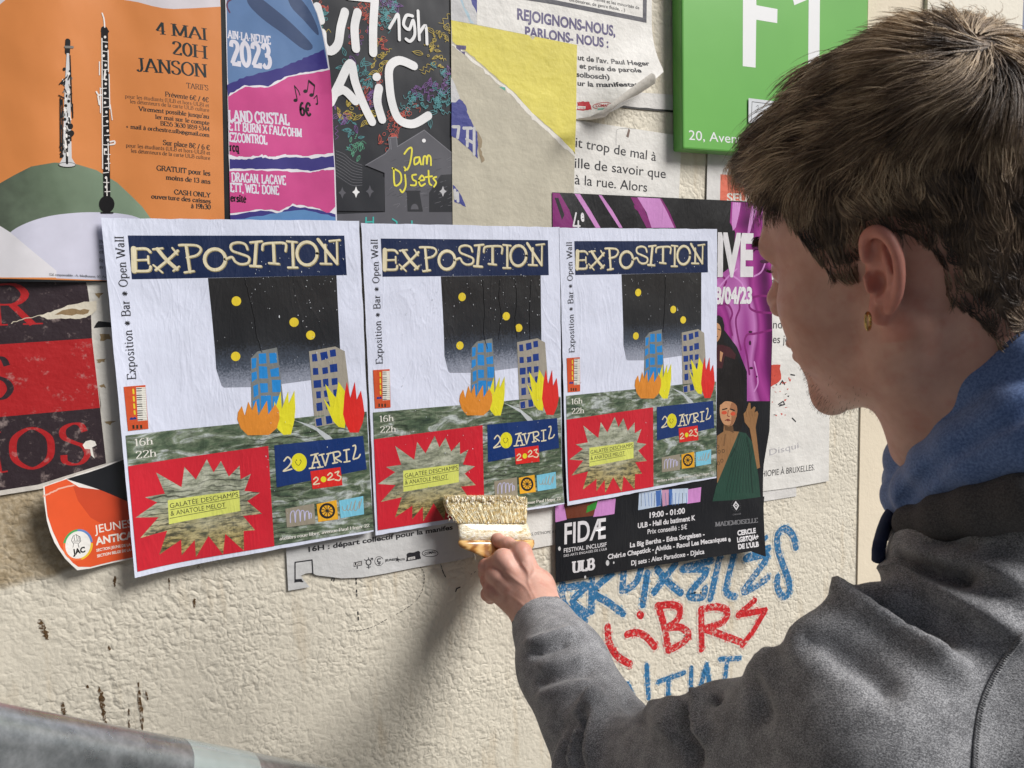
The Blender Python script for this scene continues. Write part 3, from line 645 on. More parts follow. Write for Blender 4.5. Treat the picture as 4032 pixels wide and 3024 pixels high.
s.poly('house_drawing', NN([(760, 1060), (868, 1090), (1090, 1215), (1222, 1290), (1222, 1535), (760, 1530)]), NB)
s.poly('house_drawing', NN([(1545, 1400), (1630, 1270), (1714, 1265), (1718, 1540), (1545, 1540)]), NB)
HL = pm((120, 120, 128)); GY2 = pm((64, 64, 72)); TEAL = pm((60, 178, 172)); YL = pm((232, 222, 72))
for P in ([(1085, 1200), (1225, 1118), (1258, 1080), (1250, 1000), (1310, 995), (1315, 1065), (1510, 945), (1712, 1112)], [(1265, 1010), (1270, 1085)]): s.line('house_drawing', NN(P), 3, HL)
for k in range(9): s.line('house_drawing', NN(crv([(870, 1095 + 22 * k), (930, 1120 + 24 * k), (990, 1170 + 22 * k), (1060, 1200 + 18 * k)])), 1.3, HL)
for k in range(70):
    x = r.uniform(1235, 1700); y = r.uniform(1150, 1530); s.line('house_drawing', NN([(x, y), (x + r.uniform(10, 50), y - r.uniform(4, 22))]), 1.2, (GY2, HL)[k % 2])
s.poly('house_drawing', NN([(1385, 1395), (1475, 1395), (1500, 1535), (1390, 1535)]), NB); s.line('house_drawing', NN([(1380, 1390), (1478, 1390)]), 6, NB); s.poly('house_drawing', NN(ell(1440, 1520, 28, 40, 16, 180, 360)), HG)
for (cx, cy, c_, k) in ((1015, 1395, NW, 42), (915, 1400, HG, 44), (1115, 1390, HG, 46), (1645, 1390, pm((190, 190, 194)), 40)):
    s.poly('star_drawing', NN([(cx, cy - k), (cx + k * .25, cy - k * .3), (cx + k * .65, cy), (cx + k * .25, cy + k * .3), (cx, cy + k), (cx - k * .25, cy + k * .3), (cx - k * .65, cy), (cx - k * .25, cy - k * .3)]), c_)
s.poly('star_drawing', NN(ell(1507, 1022, 14, 14)), NW)
for P in ([(1365, 1118), (1395, 1080), (1420, 1082), (1408, 1180), (1385, 1232), (1365, 1215)], [(1472, 1142), (1440, 1150), (1440, 1195), (1472, 1175), (1474, 1142), (1486, 1195)], [(1500, 1195), (1506, 1140), (1525, 1142), (1528, 1190), (1536, 1132), (1555, 1142), (1558, 1200)],
          [(1288, 1225), (1296, 1345), (1340, 1320), (1335, 1255), (1280, 1222)], [(1370, 1270), (1375, 1350), (1352, 1396), (1335, 1378)], [(1450, 1268), (1422, 1275), (1428, 1305), (1450, 1318), (1445, 1345), (1412, 1345)], [(1470, 1312), (1510, 1305), (1492, 1275), (1470, 1312), (1486, 1350), (1515, 1335)], [(1540, 1240), (1545, 1325), (1562, 1345)], [(1518, 1287), (1566, 1280)], [(1596, 1285), (1575, 1296), (1596, 1325), (1580, 1356)]):
    s.line('yellow_handwriting', NN(crv(P, n=4)), 7, YL)
s.poly('yellow_handwriting', NN(ell(1370, 1238, 7, 7)), YL)
for P in ([(1088, 1580), (1086, 1640)], [(1140, 1578), (1140, 1640)], [(1086, 1612), (1140, 1610)], [(1280, 1590), (1310, 1610), (1312, 1650)], [(1420, 1605), (1420, 1650)]): s.line('teal_handwriting', NN(P), 6, TEAL)
s.done()
# blue and pink festival poster, loose along its right edge
BLU = pm((98, 130, 176), 'plain', .4); PNK = pm((206, 76, 142), 'plain', .4); IND = pm((58, 52, 128), 'plain', .4); SW = pm((230, 228, 236)); SKD = pm((62, 80, 116), 'plain', .4)
def nbend(x, z): return .022 * max(0, min(1, (x - .235) / .07)) ** 1.5 * max(0, min(1, (z - CZ - .11) / .2))
s = Sheet('poster', 'blue and pink festival poster with torn-paper bands, lifting at its right edge', 'poster', 4, NN([(66, -120), (650, -120), (695, 0), (735, 100), (772, 230), (802, 380), (820, 500), (838, 700), (850, 1000), (866, 1250), (880, 1640), (106, 1640)]), SW, bend=nbend, off=.0058)
s.poly('sky_print', NN([(76, -120), (648, -120), (690, 0), (730, 100), (765, 230), (793, 380), (810, 500), (100, 700), (86, 560)]), BLU)
for P in ([(250, -60), (420, 60), (560, 180), (700, 330), (640, 360), (480, 240), (330, 130), (230, 20)], [(520, -80), (640, 20), (720, 160), (740, 260), (640, 150), (540, 40)]): s.poly('sky_print', NN(crv(P, True, 4)), SKD)
s.line('sky_print', crv(NN([(150, -20), (90, 10), (82, 50), (100, 90)])), 6, pm((96, 46, 80)))
s.poly('indigo_band', NN(jag([(86, 612), (240, 550), (480, 494), (640, 420), (780, 362)], 6, 7, 1) + [(812, 505), (700, 540), (500, 590), (360, 640), (88, 705)]), IND)
tear1 = jag([(88, 690), (210, 618), (380, 625), (520, 548), (650, 522), (818, 498)], 5, 6, 2)
s.poly('white_tear', NN(tear1 + [(816, 520), (650, 540), (520, 566), (380, 640), (210, 632), (88, 704)]), SW)
s.poly('pink_band', NN(jag([(90, 702), (210, 630), (380, 637), (520, 562), (650, 536), (822, 512)], 3, 6, 3) + [(838, 700), (848, 1000), (850, 1130), (100, 1140)]), PNK)
s.poly('white_tear', NN(jag([(96, 1128), (200, 1142), (330, 1125), (400, 1140), (520, 1122), (640, 1135), (852, 1112)], 8, 6, 4) + [(856, 1260), (100, 1262)]), SW)
s.poly('indigo_band', NN(jag([(98, 1150), (200, 1160), (330, 1142), (420, 1152), (560, 1140), (690, 1150), (852, 1130)], 5, 6, 5) + jag([(856, 1212), (690, 1240), (560, 1226), (380, 1228), (230, 1222), (100, 1228)], 5, 5, 6)), IND)
s.poly('pink_band', NN(jag([(100, 1246), (300, 1236), (520, 1246), (680, 1254), (760, 1236), (856, 1232)], 5, 6, 7) + [(862, 1400), (866, 1500)] + jag([(820, 1545), (700, 1500), (560, 1480), (460, 1530), (330, 1515), (104, 1548)], 6, 5, 8)), PNK)
s.poly('indigo_band', NN(jag([(104, 1562), (330, 1528), (460, 1545), (560, 1496), (700, 1516), (868, 1556)], 5, 5, 9) + [(872, 1640), (105, 1640)]), IND)
s.poly('sky_print', NN(jag([(104, 1600), (300, 1570), (480, 1540), (600, 1520), (760, 1548), (868, 1575)], 5, 4, 10) + [(872, 1640), (105, 1640)]), pm((92, 138, 190), 'plain', .4))
LT = pm((222, 220, 232)); cond = dict(bold=.035)
for txt_, a_, b_, h, mt in (('AIN-LA-NEUVE', (84, 276), (400, 322), 56, LT), ('2023', (106, 468), (410, 496), 165, LT), ('LAND CRISTAL', (92, 878), (537, 908), 78, LT), ('E IT BURN X FALC’OHM', (92, 944), (625, 996), 62, LT), ('EZCONTROL', (97, 1026), (375, 1048), 62, LT), ('rcq', (98, 1096), (170, 1102), 62, BK),
                         ('DRAGAN, LACAVE', (113, 1318), (510, 1341), 64, LT), ('ETT, WEL’ DONE', (104, 1391), (460, 1413), 62, LT), ('ersité', (105, 1460), (222, 1470), 52, BK), ('6€', (608, 834), (695, 840), 88, BK)):
    s.text('printed_text', txt_.replace('’', "'"), NN([a_])[0], NN([b_])[0], h / 1.843, mt, 'serif', thick=.24, thin=.14, slab=.05, sp=.04)
for (x, y, rx) in ((578, 728, 15), (650, 662, 16), (694, 690, 16), (732, 755, 9)): s.poly('note_drawing', NN(ell(x, y, rx, rx * .8)), BK)
for P in ([(590, 722), (570, 622), (600, 660), (610, 690)], [(664, 655), (674, 582), (716, 618), (708, 688)], [(674, 592), (716, 628)], [(738, 752), (732, 692), (712, 715)]): s.line('note_drawing', NN(P), 3.5, BK)
s.done()
# torn yellow poster over beige and blue layers
BEI = pm((194, 188, 170), 'rough', .8); YEL = pm((216, 204, 92), 'rough', .6, 1.05); NVY = pm((62, 68, 142), 'rough'); PBL = pm((170, 196, 210), 'rough')
s = Sheet('poster', 'torn yellow poster with its beige backing and blue scraps showing', 'poster', 3.4, T_([(46, -60), (236, -60), (238, 178), (962, 326), (955, 860), (945, 1140), (940, 1400), (790, 1400), (786, 1660), (60, 1660), (52, 800)]), BEI, part='beige_backing')
TP = pm((198, 198, 200), 'rough')
s.poly('white_scrap', T_([(46, -60), (234, -60), (236, 176), (130, 160), (48, 146)]), TP); s.poly('white_scrap', T_(jag([(110, -60), (150, 60), (200, 150), (215, 172)], 6, 4) + [(190, 168), (150, 90), (90, -60)]), PBL); s.poly('blue_scrap', T_([(180, -60), (200, 30), (225, 70), (236, 100), (236, -60)]), NVY)
tear = jag([(48, 326), (150, 398), (250, 482), (380, 602), (480, 682), (555, 772), (640, 862), (740, 942), (830, 1032), (945, 1136)], 7, 5, 12)
s.poly('white_tear', T_(tear[::-1] + [(48, 300), (300, 480), (500, 660), (700, 860), (960, 1090)][0:0] + [(60, 318), (150, 380), (250, 462), (380, 580), (490, 660), (575, 752), (680, 862), (770, 942), (850, 1010), (950, 1105)]), TORN)
s.poly('yellow_face', T_([(48, 146), (560, 246), (612, 256), (640, 290), (660, 266), (962, 326), (955, 860), (946, 1118)] + [(x + 10, y - 12) for x, y in jag([(945, 1126), (835, 1020), (745, 928), (650, 850), (565, 762), (488, 672), (385, 590), (252, 470), (152, 386), (48, 312)], 5, 4, 13)]), YEL)
s.poly('purple_letter', T_([(85, 326), (158, 332), (155, 362), (118, 358), (118, 372), (150, 376), (148, 398), (85, 350)]), INKP); s.poly('teal_square', T_([(396, 630), (442, 634), (440, 658), (412, 640)]), pm((92, 176, 152), 'rough'))
s.poly('blue_scrap', T_(jag([(48, 742), (110, 714), (150, 760), (170, 830), (195, 880), (240, 960), (242, 1152)], 5, 4, 15) + jag([(190, 1092), (110, 1022), (50, 985)], 5, 4, 16)), NVY)
s.poly('white_scrap', T_(jag([(48, 560), (80, 620), (110, 712), (80, 745), (48, 742)], 3, 3)), TP)
s.poly('blue_scrap', T_(jag([(60, 1338), (110, 1398), (156, 1498), (72, 1466)], 4, 4, 17)), NVY)
s.poly('dark_hole', T_(jag([(240, 950), (275, 1015), (262, 1080), (292, 1165)], 6, 4, 18) + jag([(268, 1180), (250, 1100), (243, 1020)], 5, 3, 19)), pm((150, 134, 108), 'rough'))
for P in ([(62, 920), (105, 920), (95, 1000)], [(140, 930), (195, 930)], [(168, 930), (165, 1060)], [(215, 930), (215, 1120)], [(160, 1010), (215, 1040)], [(75, 1380), (78, 1440)], [(95, 1400), (98, 1460)]): s.line('white_letters', T_(P), 12, TP)
s.done()
# manifestation poster with curled corner
XYEL = xz(T_([(962, 700)])[0])[0]
def rbend(x, z):
    a = T_([(955, 865)])[0]; (ax, az), (bx, bz) = xz(a), xz(T_([(1505, 545)])[0]); dx, dz = bx - ax, bz - az; L = math.hypot(dx, dz)
    d = ((x - ax) * dz - (z - az) * dx) / L                         # + below the fold line
    return .03 * max(0, min(1, (d + .07) / .07)) ** 2 * max(0, min(1, (x - XYEL) / .06))
s = Sheet('poster', 'white rally poster with purple capitals and a curled lower right corner', 'poster', 2, T_([(234, -120), (1506, -120), (1504, 300), (1503, 560), (1380, 668), (1240, 788), (1150, 836), (1060, 858), (955, 866), (240, 760)]), WHITE, bend=rbend, off=.0042)
s.poly('dark_frame', T_([(570, -40), (800, 0), (1440, 128), (1440, -120), (1470, -120), (1466, 166), (790, 32), (560, -5)]), pm((78, 78, 88), 'rough'))
for txt_, a_, b_, h, mt, bo_ in (('mmes et les minorités de', (1090, 4), (1414, 68), 24, INK, .01), ('on-binaires, de genre fluide, ...)', (905, 8), (1310, 84), 24, INK, .01), ('REJOIGNONS-NOUS,', (528, 138), (1240, 262), 78, INKP, .035), ('PARLONS- NOUS :', (585, 262), (1190, 346), 70, INKP, .035),
      ("ut de l'av. Paul Heger", (967, 434), (1440, 500), 38, INK, .03), ('et prise de parole', (980, 494), (1375, 552), 38, INK, .03), ('solbosch)', (958, 556), (1175, 586), 38, INK, .03), ('ur la manifestation', (965, 620), (1392, 676), 38, INK, .03)):
    s.text('printed_text', txt_, T_([a_])[0], T_([b_])[0], h / 1.843, mt, bold=bo_)
LR = pm((190, 40, 52), 'rough'); s.poly('logo_print', T_(jag([(962, 795), (965, 745), (985, 738), (1040, 745), (1050, 805), (1000, 806)], 4, 4)), LR); s.poly('logo_print', T_([(965, 770), (1015, 775), (1013, 796), (965, 792)]), WHITE); s.text('logo_print', 'cgsp', T_([(972, 788)])[0], T_([(1008, 791)])[0], 7, LR)
s.line('logo_print', T_(ell(1105, 783, 50, 22)), 2, LR, True); s.text('logo_print', 'COMAC', T_([(1070, 790)])[0], T_([(1140, 796)])[0], 11, LR, bold=.03); s.poly('logo_print', T_([(1078, 800), (1125, 804), (1123, 815), (1080, 811)]), pm((120, 190, 170), 'rough'))
s.done()
cw = MB(); A_ = [WP(p, .030 + .004 * k) for k, p in enumerate(T_([(955, 868), (1060, 862), (1150, 838), (1240, 788), (1380, 668), (1515, 548)]))]; B_ = [WP(p, .040 + .004 * k) for k, p in enumerate(T_([(955, 862), (1055, 848), (1130, 812), (1205, 752), (1330, 655), (1500, 530)]))]; D_ = [WP(p, .026 + .004 * k) for k, p in enumerate(T_([(955, 872), (1065, 868), (1165, 850), (1290, 728), (1400, 690), (1528, 606)]))]
Vc = []; 
for a_, b_, d_ in zip(A_, B_, D_):
    for k in range(7):
        tt = k / 6; Vc.append(b_ * (1 - tt) ** 2 + 2 * tt * (1 - tt) * (a_ + np.array([0, -.010, 0])) + d_ * tt * tt)
cw.add(Vc, [(i * 7 + k, i * 7 + k + 1, i * 7 + k + 8, i * 7 + k + 7) for i in range(5) for k in range(6)], TORN); cw.build('curled_corner', s.root, True, s.loc)
# white text poster behind the face
s = Sheet('poster', 'white poster with torn red bits and small text about Bruxelles, behind the face', 'poster', 1, [(2960, 900), (3276, 905), (3272, 1300), (3267, 1622), (3263, 1894), (3120, 1920), (2960, 1940)], WHITE)
for txt_, a_, b_ in (('ur', (397, 602), (450, 602)), ('ne', (394, 700), (450, 700)), ('se p', (404, 890), (502, 890)), ('ndit', (404, 984), (500, 984)), ('es je', (402, 1080), (508, 1080))): s.text('printed_text', txt_, H_([a_])[0], H_([b_])[0], 34, INK)
s.text('printed_text', 'D’ÉTHIOPIE À BRUXELLES.'.replace('’', "'"), G_([(-80, 970)])[0], G_([(343, 914)])[0], 26, INK)
rdm = pm((206, 74, 58), 'rough')
s.poly('red_scraps', H_(jag([(380, 1225), (452, 1218), (455, 1320), (420, 1350), (380, 1370), (380, 1225)], 5, 3)[:-1]), rdm)
r = random.Random(9)
for k in range(26):
    x, y = r.uniform(385, 520), r.uniform(1290, 1560); s.poly('red_scraps', H_([(x, y), (x + r.uniform(6, 22), y + r.uniform(-6, 6)), (x + r.uniform(0, 16), y + r.uniform(5, 14))]), (rdm, rdm, INK)[k % 3])
for P in ([(520, 1285), (545, 1290)], [(450, 1350), (465, 1325), (480, 1350)], [(440, 1480), (470, 1460), (480, 1480), (445, 1490)], [(530, 1570), (552, 1592)]): s.line('red_scraps', H_(P), 5, INK)
s.text('pencil_scrawl', 'Disqui', G_([(50, 818)])[0], G_([(240, 770)])[0], 26, pm((186, 184, 188), 'rough')); s.done()
s = Sheet('poster', 'narrow white paper strip peeking out under the Bruxelles text poster', 'poster', 0, G_([(-60, 1010), (225, 1000), (225, 1085), (-60, 1130)]), WHITE2); s.done()
# white sheets under the middle poster
s = Sheet('poster', 'torn white leaflet with black logos, under the middle exhibition poster and left of the brush', 'poster', 1, Y_([(400, -20), (1700, -90), (1760, 160), (1620, 192), (1300, 246), (1100, 286), (950, 311), (800, 318), (700, 306), (620, 296), (590, 279), (545, 284), (512, 300), (540, 340), (575, 380), (422, 406)]), pm((206, 206, 206), 'rough'))
s.text('printed_text', '16H : départ collectif pour la manifes', (1214.6, 2173), (1783, 2084), 21, INK, bold=.03)
for P in ([(470, 345), (470, 205), (590, 188), (596, 285)], [(474, 335), (525, 342)]): s.line('logo_print', Y_(P), 5, INK)
s.poly('logo_print', Y_([(472, 325), (515, 322), (525, 340), (475, 346)]), INK)
s.poly('logo_print', Y_([(885, 206), (942, 194), (945, 226), (885, 236)]), INK); s.text('logo_print', 'USE', Y_([(888, 231)])[0], Y_([(940, 221)])[0], 12, WHITE2, bold=.03); s.line('logo_print', Y_([(910, 236), (910, 248)]), 4, INK)
s.line('logo_print', Y_(ell(990, 205, 17, 19)), 4, INK, True)
for P in ([(990, 224), (992, 250)], [(978, 240), (1004, 237)], [(1002, 192), (1018, 176)], [(978, 194), (960, 186)], [(1006, 176), (1019, 175), (1020, 188)], [(990, 172), (990, 186)]): s.line('logo_print', Y_(P), 3, INK)
s.line('logo_print', Y_(ell(1064, 196, 30, 32, 24, 20, 330)), 2, INK); s.line('logo_print', crv(Y_([(1074, 180), (1056, 182), (1054, 200), (1074, 202)])), 4, INK); s.line('logo_print', Y_([(1064, 204), (1065, 222)]), 3.5, INK); s.line('logo_print', Y_([(1056, 213), (1075, 211)]), 3, INK)
s.text('logo_print', 'JEUNES', Y_([(1105, 199)])[0], Y_([(1180, 191)])[0], 9, INK, bold=.03); s.text('logo_print', 'FGTB', Y_([(1204, 194)])[0], Y_([(1246, 189)])[0], 8, INK, bold=.03)
s.poly('logo_print', Y_([(1192, 160), (1197, 178), (1212, 180), (1200, 188), (1204, 204), (1192, 192), (1180, 200), (1186, 185), (1176, 176), (1190, 176)]), INK)
s.poly('logo_print', Y_(jag([(1256, 196), (1262, 142), (1350, 124), (1362, 180), (1330, 186)], 3, 5)), INK); s.poly('logo_print', Y_([(1268, 172), (1318, 162), (1320, 180), (1270, 189)]), WHITE2); s.text('logo_print', 'cgsp', Y_([(1274, 184)])[0], Y_([(1312, 176)])[0], 7, INK)
s.line('logo_print', Y_(ell(1425, 141, 56, 24)), 2.4, INK, True); s.text('logo_print', 'COMAC', Y_([(1386, 152)])[0], Y_([(1466, 138)])[0], 11, INK, bold=.03); s.done()
s = Sheet('poster', 'white paper scrap with one line of small text, right of the brush', 'poster', 1, RR([(1300, 930), (1660, 900), (1650, 1228), (1430, 1268), (1300, 1250)]), WHITE)
s.text('printed_text', "S, D'ÉTHIOPIE À B", RR([(1436, 1158)])[0], RR([(1640, 1134)])[0], 12, INK); s.done()
# orange-red youth poster, lower left, curling off the wall
def jbend(x, z): return .032 * max(0, min(1, (-.025 - x) / .09)) ** 1.6
RJ = pm((222, 84, 38), 'plain', .5); RJ2 = pm((198, 68, 34), 'plain', .5)
s = Sheet('poster', 'small orange-red poster with a raised-fist logo, curling away at its left edge', 'poster', 5, J_(jag([(362, 622), (545, 572), (720, 527), (850, 487), (1015, 421)], 5, 4, 20) + [(1095, 420), (1170, 1228), (740, 1312), (635, 1318), (588, 1270), (538, 1215), (490, 1140), (455, 1080), (420, 990), (395, 900), (372, 735)]), pm((228, 224, 220)), bend=jbend, off=.0062)
s.poly('orange_print', J_([(376, 628), (546, 580), (720, 700), (1120, 720), (1170, 1216), (740, 1300), (642, 1290), (600, 1255), (560, 1205), (500, 1120), (440, 985), (400, 860), (384, 720)]), RJ)
s.poly('orange_print', J_([(600, 640), (700, 660), (1120, 730), (1170, 1100), (1080, 1130), (900, 1000), (740, 900), (640, 760)]), RJ2)
s.poly('black_corner', J_([(546, 578), (720, 536), (850, 496), (1012, 432), (1095, 426), (1120, 812), (1040, 776), (800, 672)]), pm((22, 24, 30), 'plain', .4))
s.line('paper_crease', J_(jag([(372, 700), (440, 675), (490, 652), (605, 632)], 3, 5)), 6, pm((224, 170, 150)))
s.poly('fist_logo', J_(ell(640, 1114, 104, 112)), WHITE)
for a0, a1, c_ in ((190, 270, (70, 160, 90)), (272, 350, (96, 130, 190)), (0, 75, (230, 190, 50)), (80, 188, (230, 110, 60))): s.line('fist_logo', J_(ell(640, 1114, 110, 118, 14, a0, a1)), 8, pm(c_))
for P in ([(588, 1075), (600, 1040), (625, 1030), (655, 1050), (662, 1085), (640, 1110), (648, 1135)], [(588, 1075), (605, 1105), (600, 1130)], [(608, 1040), (612, 1075)], [(628, 1035), (634, 1078)], [(646, 1046), (650, 1080)], [(600, 1080), (655, 1085)], [(604, 1095), (640, 1100)]): s.line('fist_logo', J_(P), 1.8, INK)
s.text('fist_logo', 'JAC', J_([(600, 1192)])[0], J_([(700, 1174)])[0], 22, BK, bold=.05)
for txt_, a_, b_, h, bo_ in (('JEUNES', (775, 1032), (1080, 984), 34, .005), ('ANTICA', (784, 1126), (1090, 1078), 31, .035), ('SECTION JEUNE DE LA C', (788, 1180), (1092, 1134), 11, .03), ('SECTION BELGE DE LA C', (794, 1226), (1092, 1176), 11, .03)): s.text('printed_text', txt_, J_([a_])[0], J_([b_])[0], h, TORN, bold=bo_)
s.done()
# ------------------------------------------------------------------ the three exhibition posters
A_ = K(400, 850, 1.8436); B_ = K(450, 1500, 2.0733)
POSE = [(-0.01068, 0.10424, 0.00456), (0.29040, 0.10267, -0.00694), (0.58722, 0.10006, 0.00238)]
wet = lambda *c, **k: pm(c, 'wet', **k)
WP_ = wet(212, 217, 240, k=1.08, grime=.07); NAVY = wet(20, 38, 76); NAVY2 = wet(22, 52, 112); CRE = wet(226, 216, 184); CRE2 = wet(150, 138, 100); YE = wet(228, 202, 54); BL1 = wet(36, 134, 208); BL2 = wet(22, 56, 132); GY = wet(122, 126, 126); GY3 = wet(160, 154, 142)
OF = wet(222, 140, 50); YF = wet(226, 218, 44); RF = wet(218, 44, 40); KO = wet(206, 84, 46); DG = wet(44, 46, 36); RED = wet(204, 36, 52); LAB = wet(216, 222, 112); INKW = wet(36, 36, 40); TAU = wet(150, 142, 126); ORS = wet(232, 172, 46); LB = wet(124, 196, 222); LAVS = wet(190, 188, 224); WT = wet(232, 230, 222)
m, t, b = newmat('spray_sky_print'); p = pos(t); sx = N(t, 'ShaderNodeSeparateXYZ'); t.links.new(p, sx.inputs[0])
nz = noise(t, p, 420, 3, .7); n2 = noise(t, p, 12, 3)
zt = CZ + .1042
h = math_(t, 'MULTIPLY_ADD', math_(t, 'SUBTRACT', zt, sx.outputs[2]), 1 / .14, -.095 / .14)        # 0 top of panel .. 1 foot
h = math_(t, 'ADD', h, math_(t, 'MULTIPLY_ADD', n2, .10, -.05)); h2 = math_(t, 'ADD', h, math_(t, 'MULTIPLY_ADD', nz, .34, -.17))
c = ramp(t, h2, [(0.0, C(38, 38, 40)), (.42, C(34, 36, 40)), (.60, C(70, 78, 92)), (.74, C(140, 146, 162)), (.92, C(168, 172, 188)), (1.0, C(158, 160, 174))])
st = ramp(t, noise(t, p, 230, 1, .5), [(.76, (0, 0, 0)), (.80, (.8, .8, .8))])
t.links.new(mix(t, st, c, C(200, 200, 204)), b.inputs['Base Color']); b.inputs['Roughness'].default_value = .3
t.links.new(math_(t, 'MULTIPLY_ADD', noise(t, p, 14, 3), .5, .08), b.inputs['Roughness']); paper_bump(t, b, 'wet'); SKYM = m
def hillside(name, warm):
    m, t, b = newmat(name); p = pos(t)
    q = mapped(t, p, (1, 1, 2.6), rot=(0, -.35, 0)); n1 = noise(t, q, 26, 5, .65, .8); n2 = noise(t, q, 85, 4, .7); n3 = noise(t, p, 9, 2)
    c = ramp(t, n1, [(.30, C(48, 64, 54)), (.43, C(80, 98, 76)), (.53, C(118, 130, 108)), (.63, C(186, 194, 192))])
    if warm: 
        sx = N(t, 'ShaderNodeSeparateXYZ'); t.links.new(p, sx.inputs[0])
        hh = math_(t, 'MULTIPLY_ADD', math_(t, 'SUBTRACT', CZ - .24, sx.outputs[2]), 16, .1)
        c2 = ramp(t, n2, [(.34, C(84, 78, 48)), (.5, C(160, 142, 88)), (.66, C(192, 176, 118))]); c1 = ramp(t, n1, [(.30, C(110, 116, 96)), (.5, C(168, 172, 152)), (.66, C(196, 198, 182))])
        c = mix(t, ramp(t, math_(t, 'ADD', hh, math_(t, 'MULTIPLY_ADD', n3, .8, -.4)), [(.1, (0, 0, 0)), (.9, (1, 1, 1))]), c1, c2)
    c = mix(t, ramp(t, n2, [(.35, (.55,) * 3), (.55, (0, 0, 0))]), c, C(28, 36, 28))
    wv = N(t, 'ShaderNodeTexWave', wave_type='BANDS', bands_direction='Z'); wv.inputs['Scale'].default_value = 46; wv.inputs['Distortion'].default_value = 7; wv.inputs['Detail'].default_value = 3; wv.inputs['Detail Scale'].default_value = 2
    t.links.new(mapped(t, p, (.35, 1, 1), rot=(0, -.12, 0)), wv.inputs['Vector'])
    c = mix(t, math_(t, 'MULTIPLY', ramp(t, wv.outputs[0], [(.04, (.75,) * 3), (.16, (0, 0, 0))]), ramp(t, n3, [(.46, (0, 0, 0)), (.56, (1, 1, 1))])), c, C(30, 34, 30))
    t.links.new(c, b.inputs['Base Color']); t.links.new(math_(t, 'MULTIPLY_ADD', noise(t, p, 14, 3), .5, .15), b.inputs['Roughness']); paper_bump(t, b, 'wet'); return m
LAND = hillside('hillside_photo_print', False); STONE = hillside('stone_photo_print', True)
CORN = [(399, 859), (1413, 869), (1469, 2091), (531, 2261)]
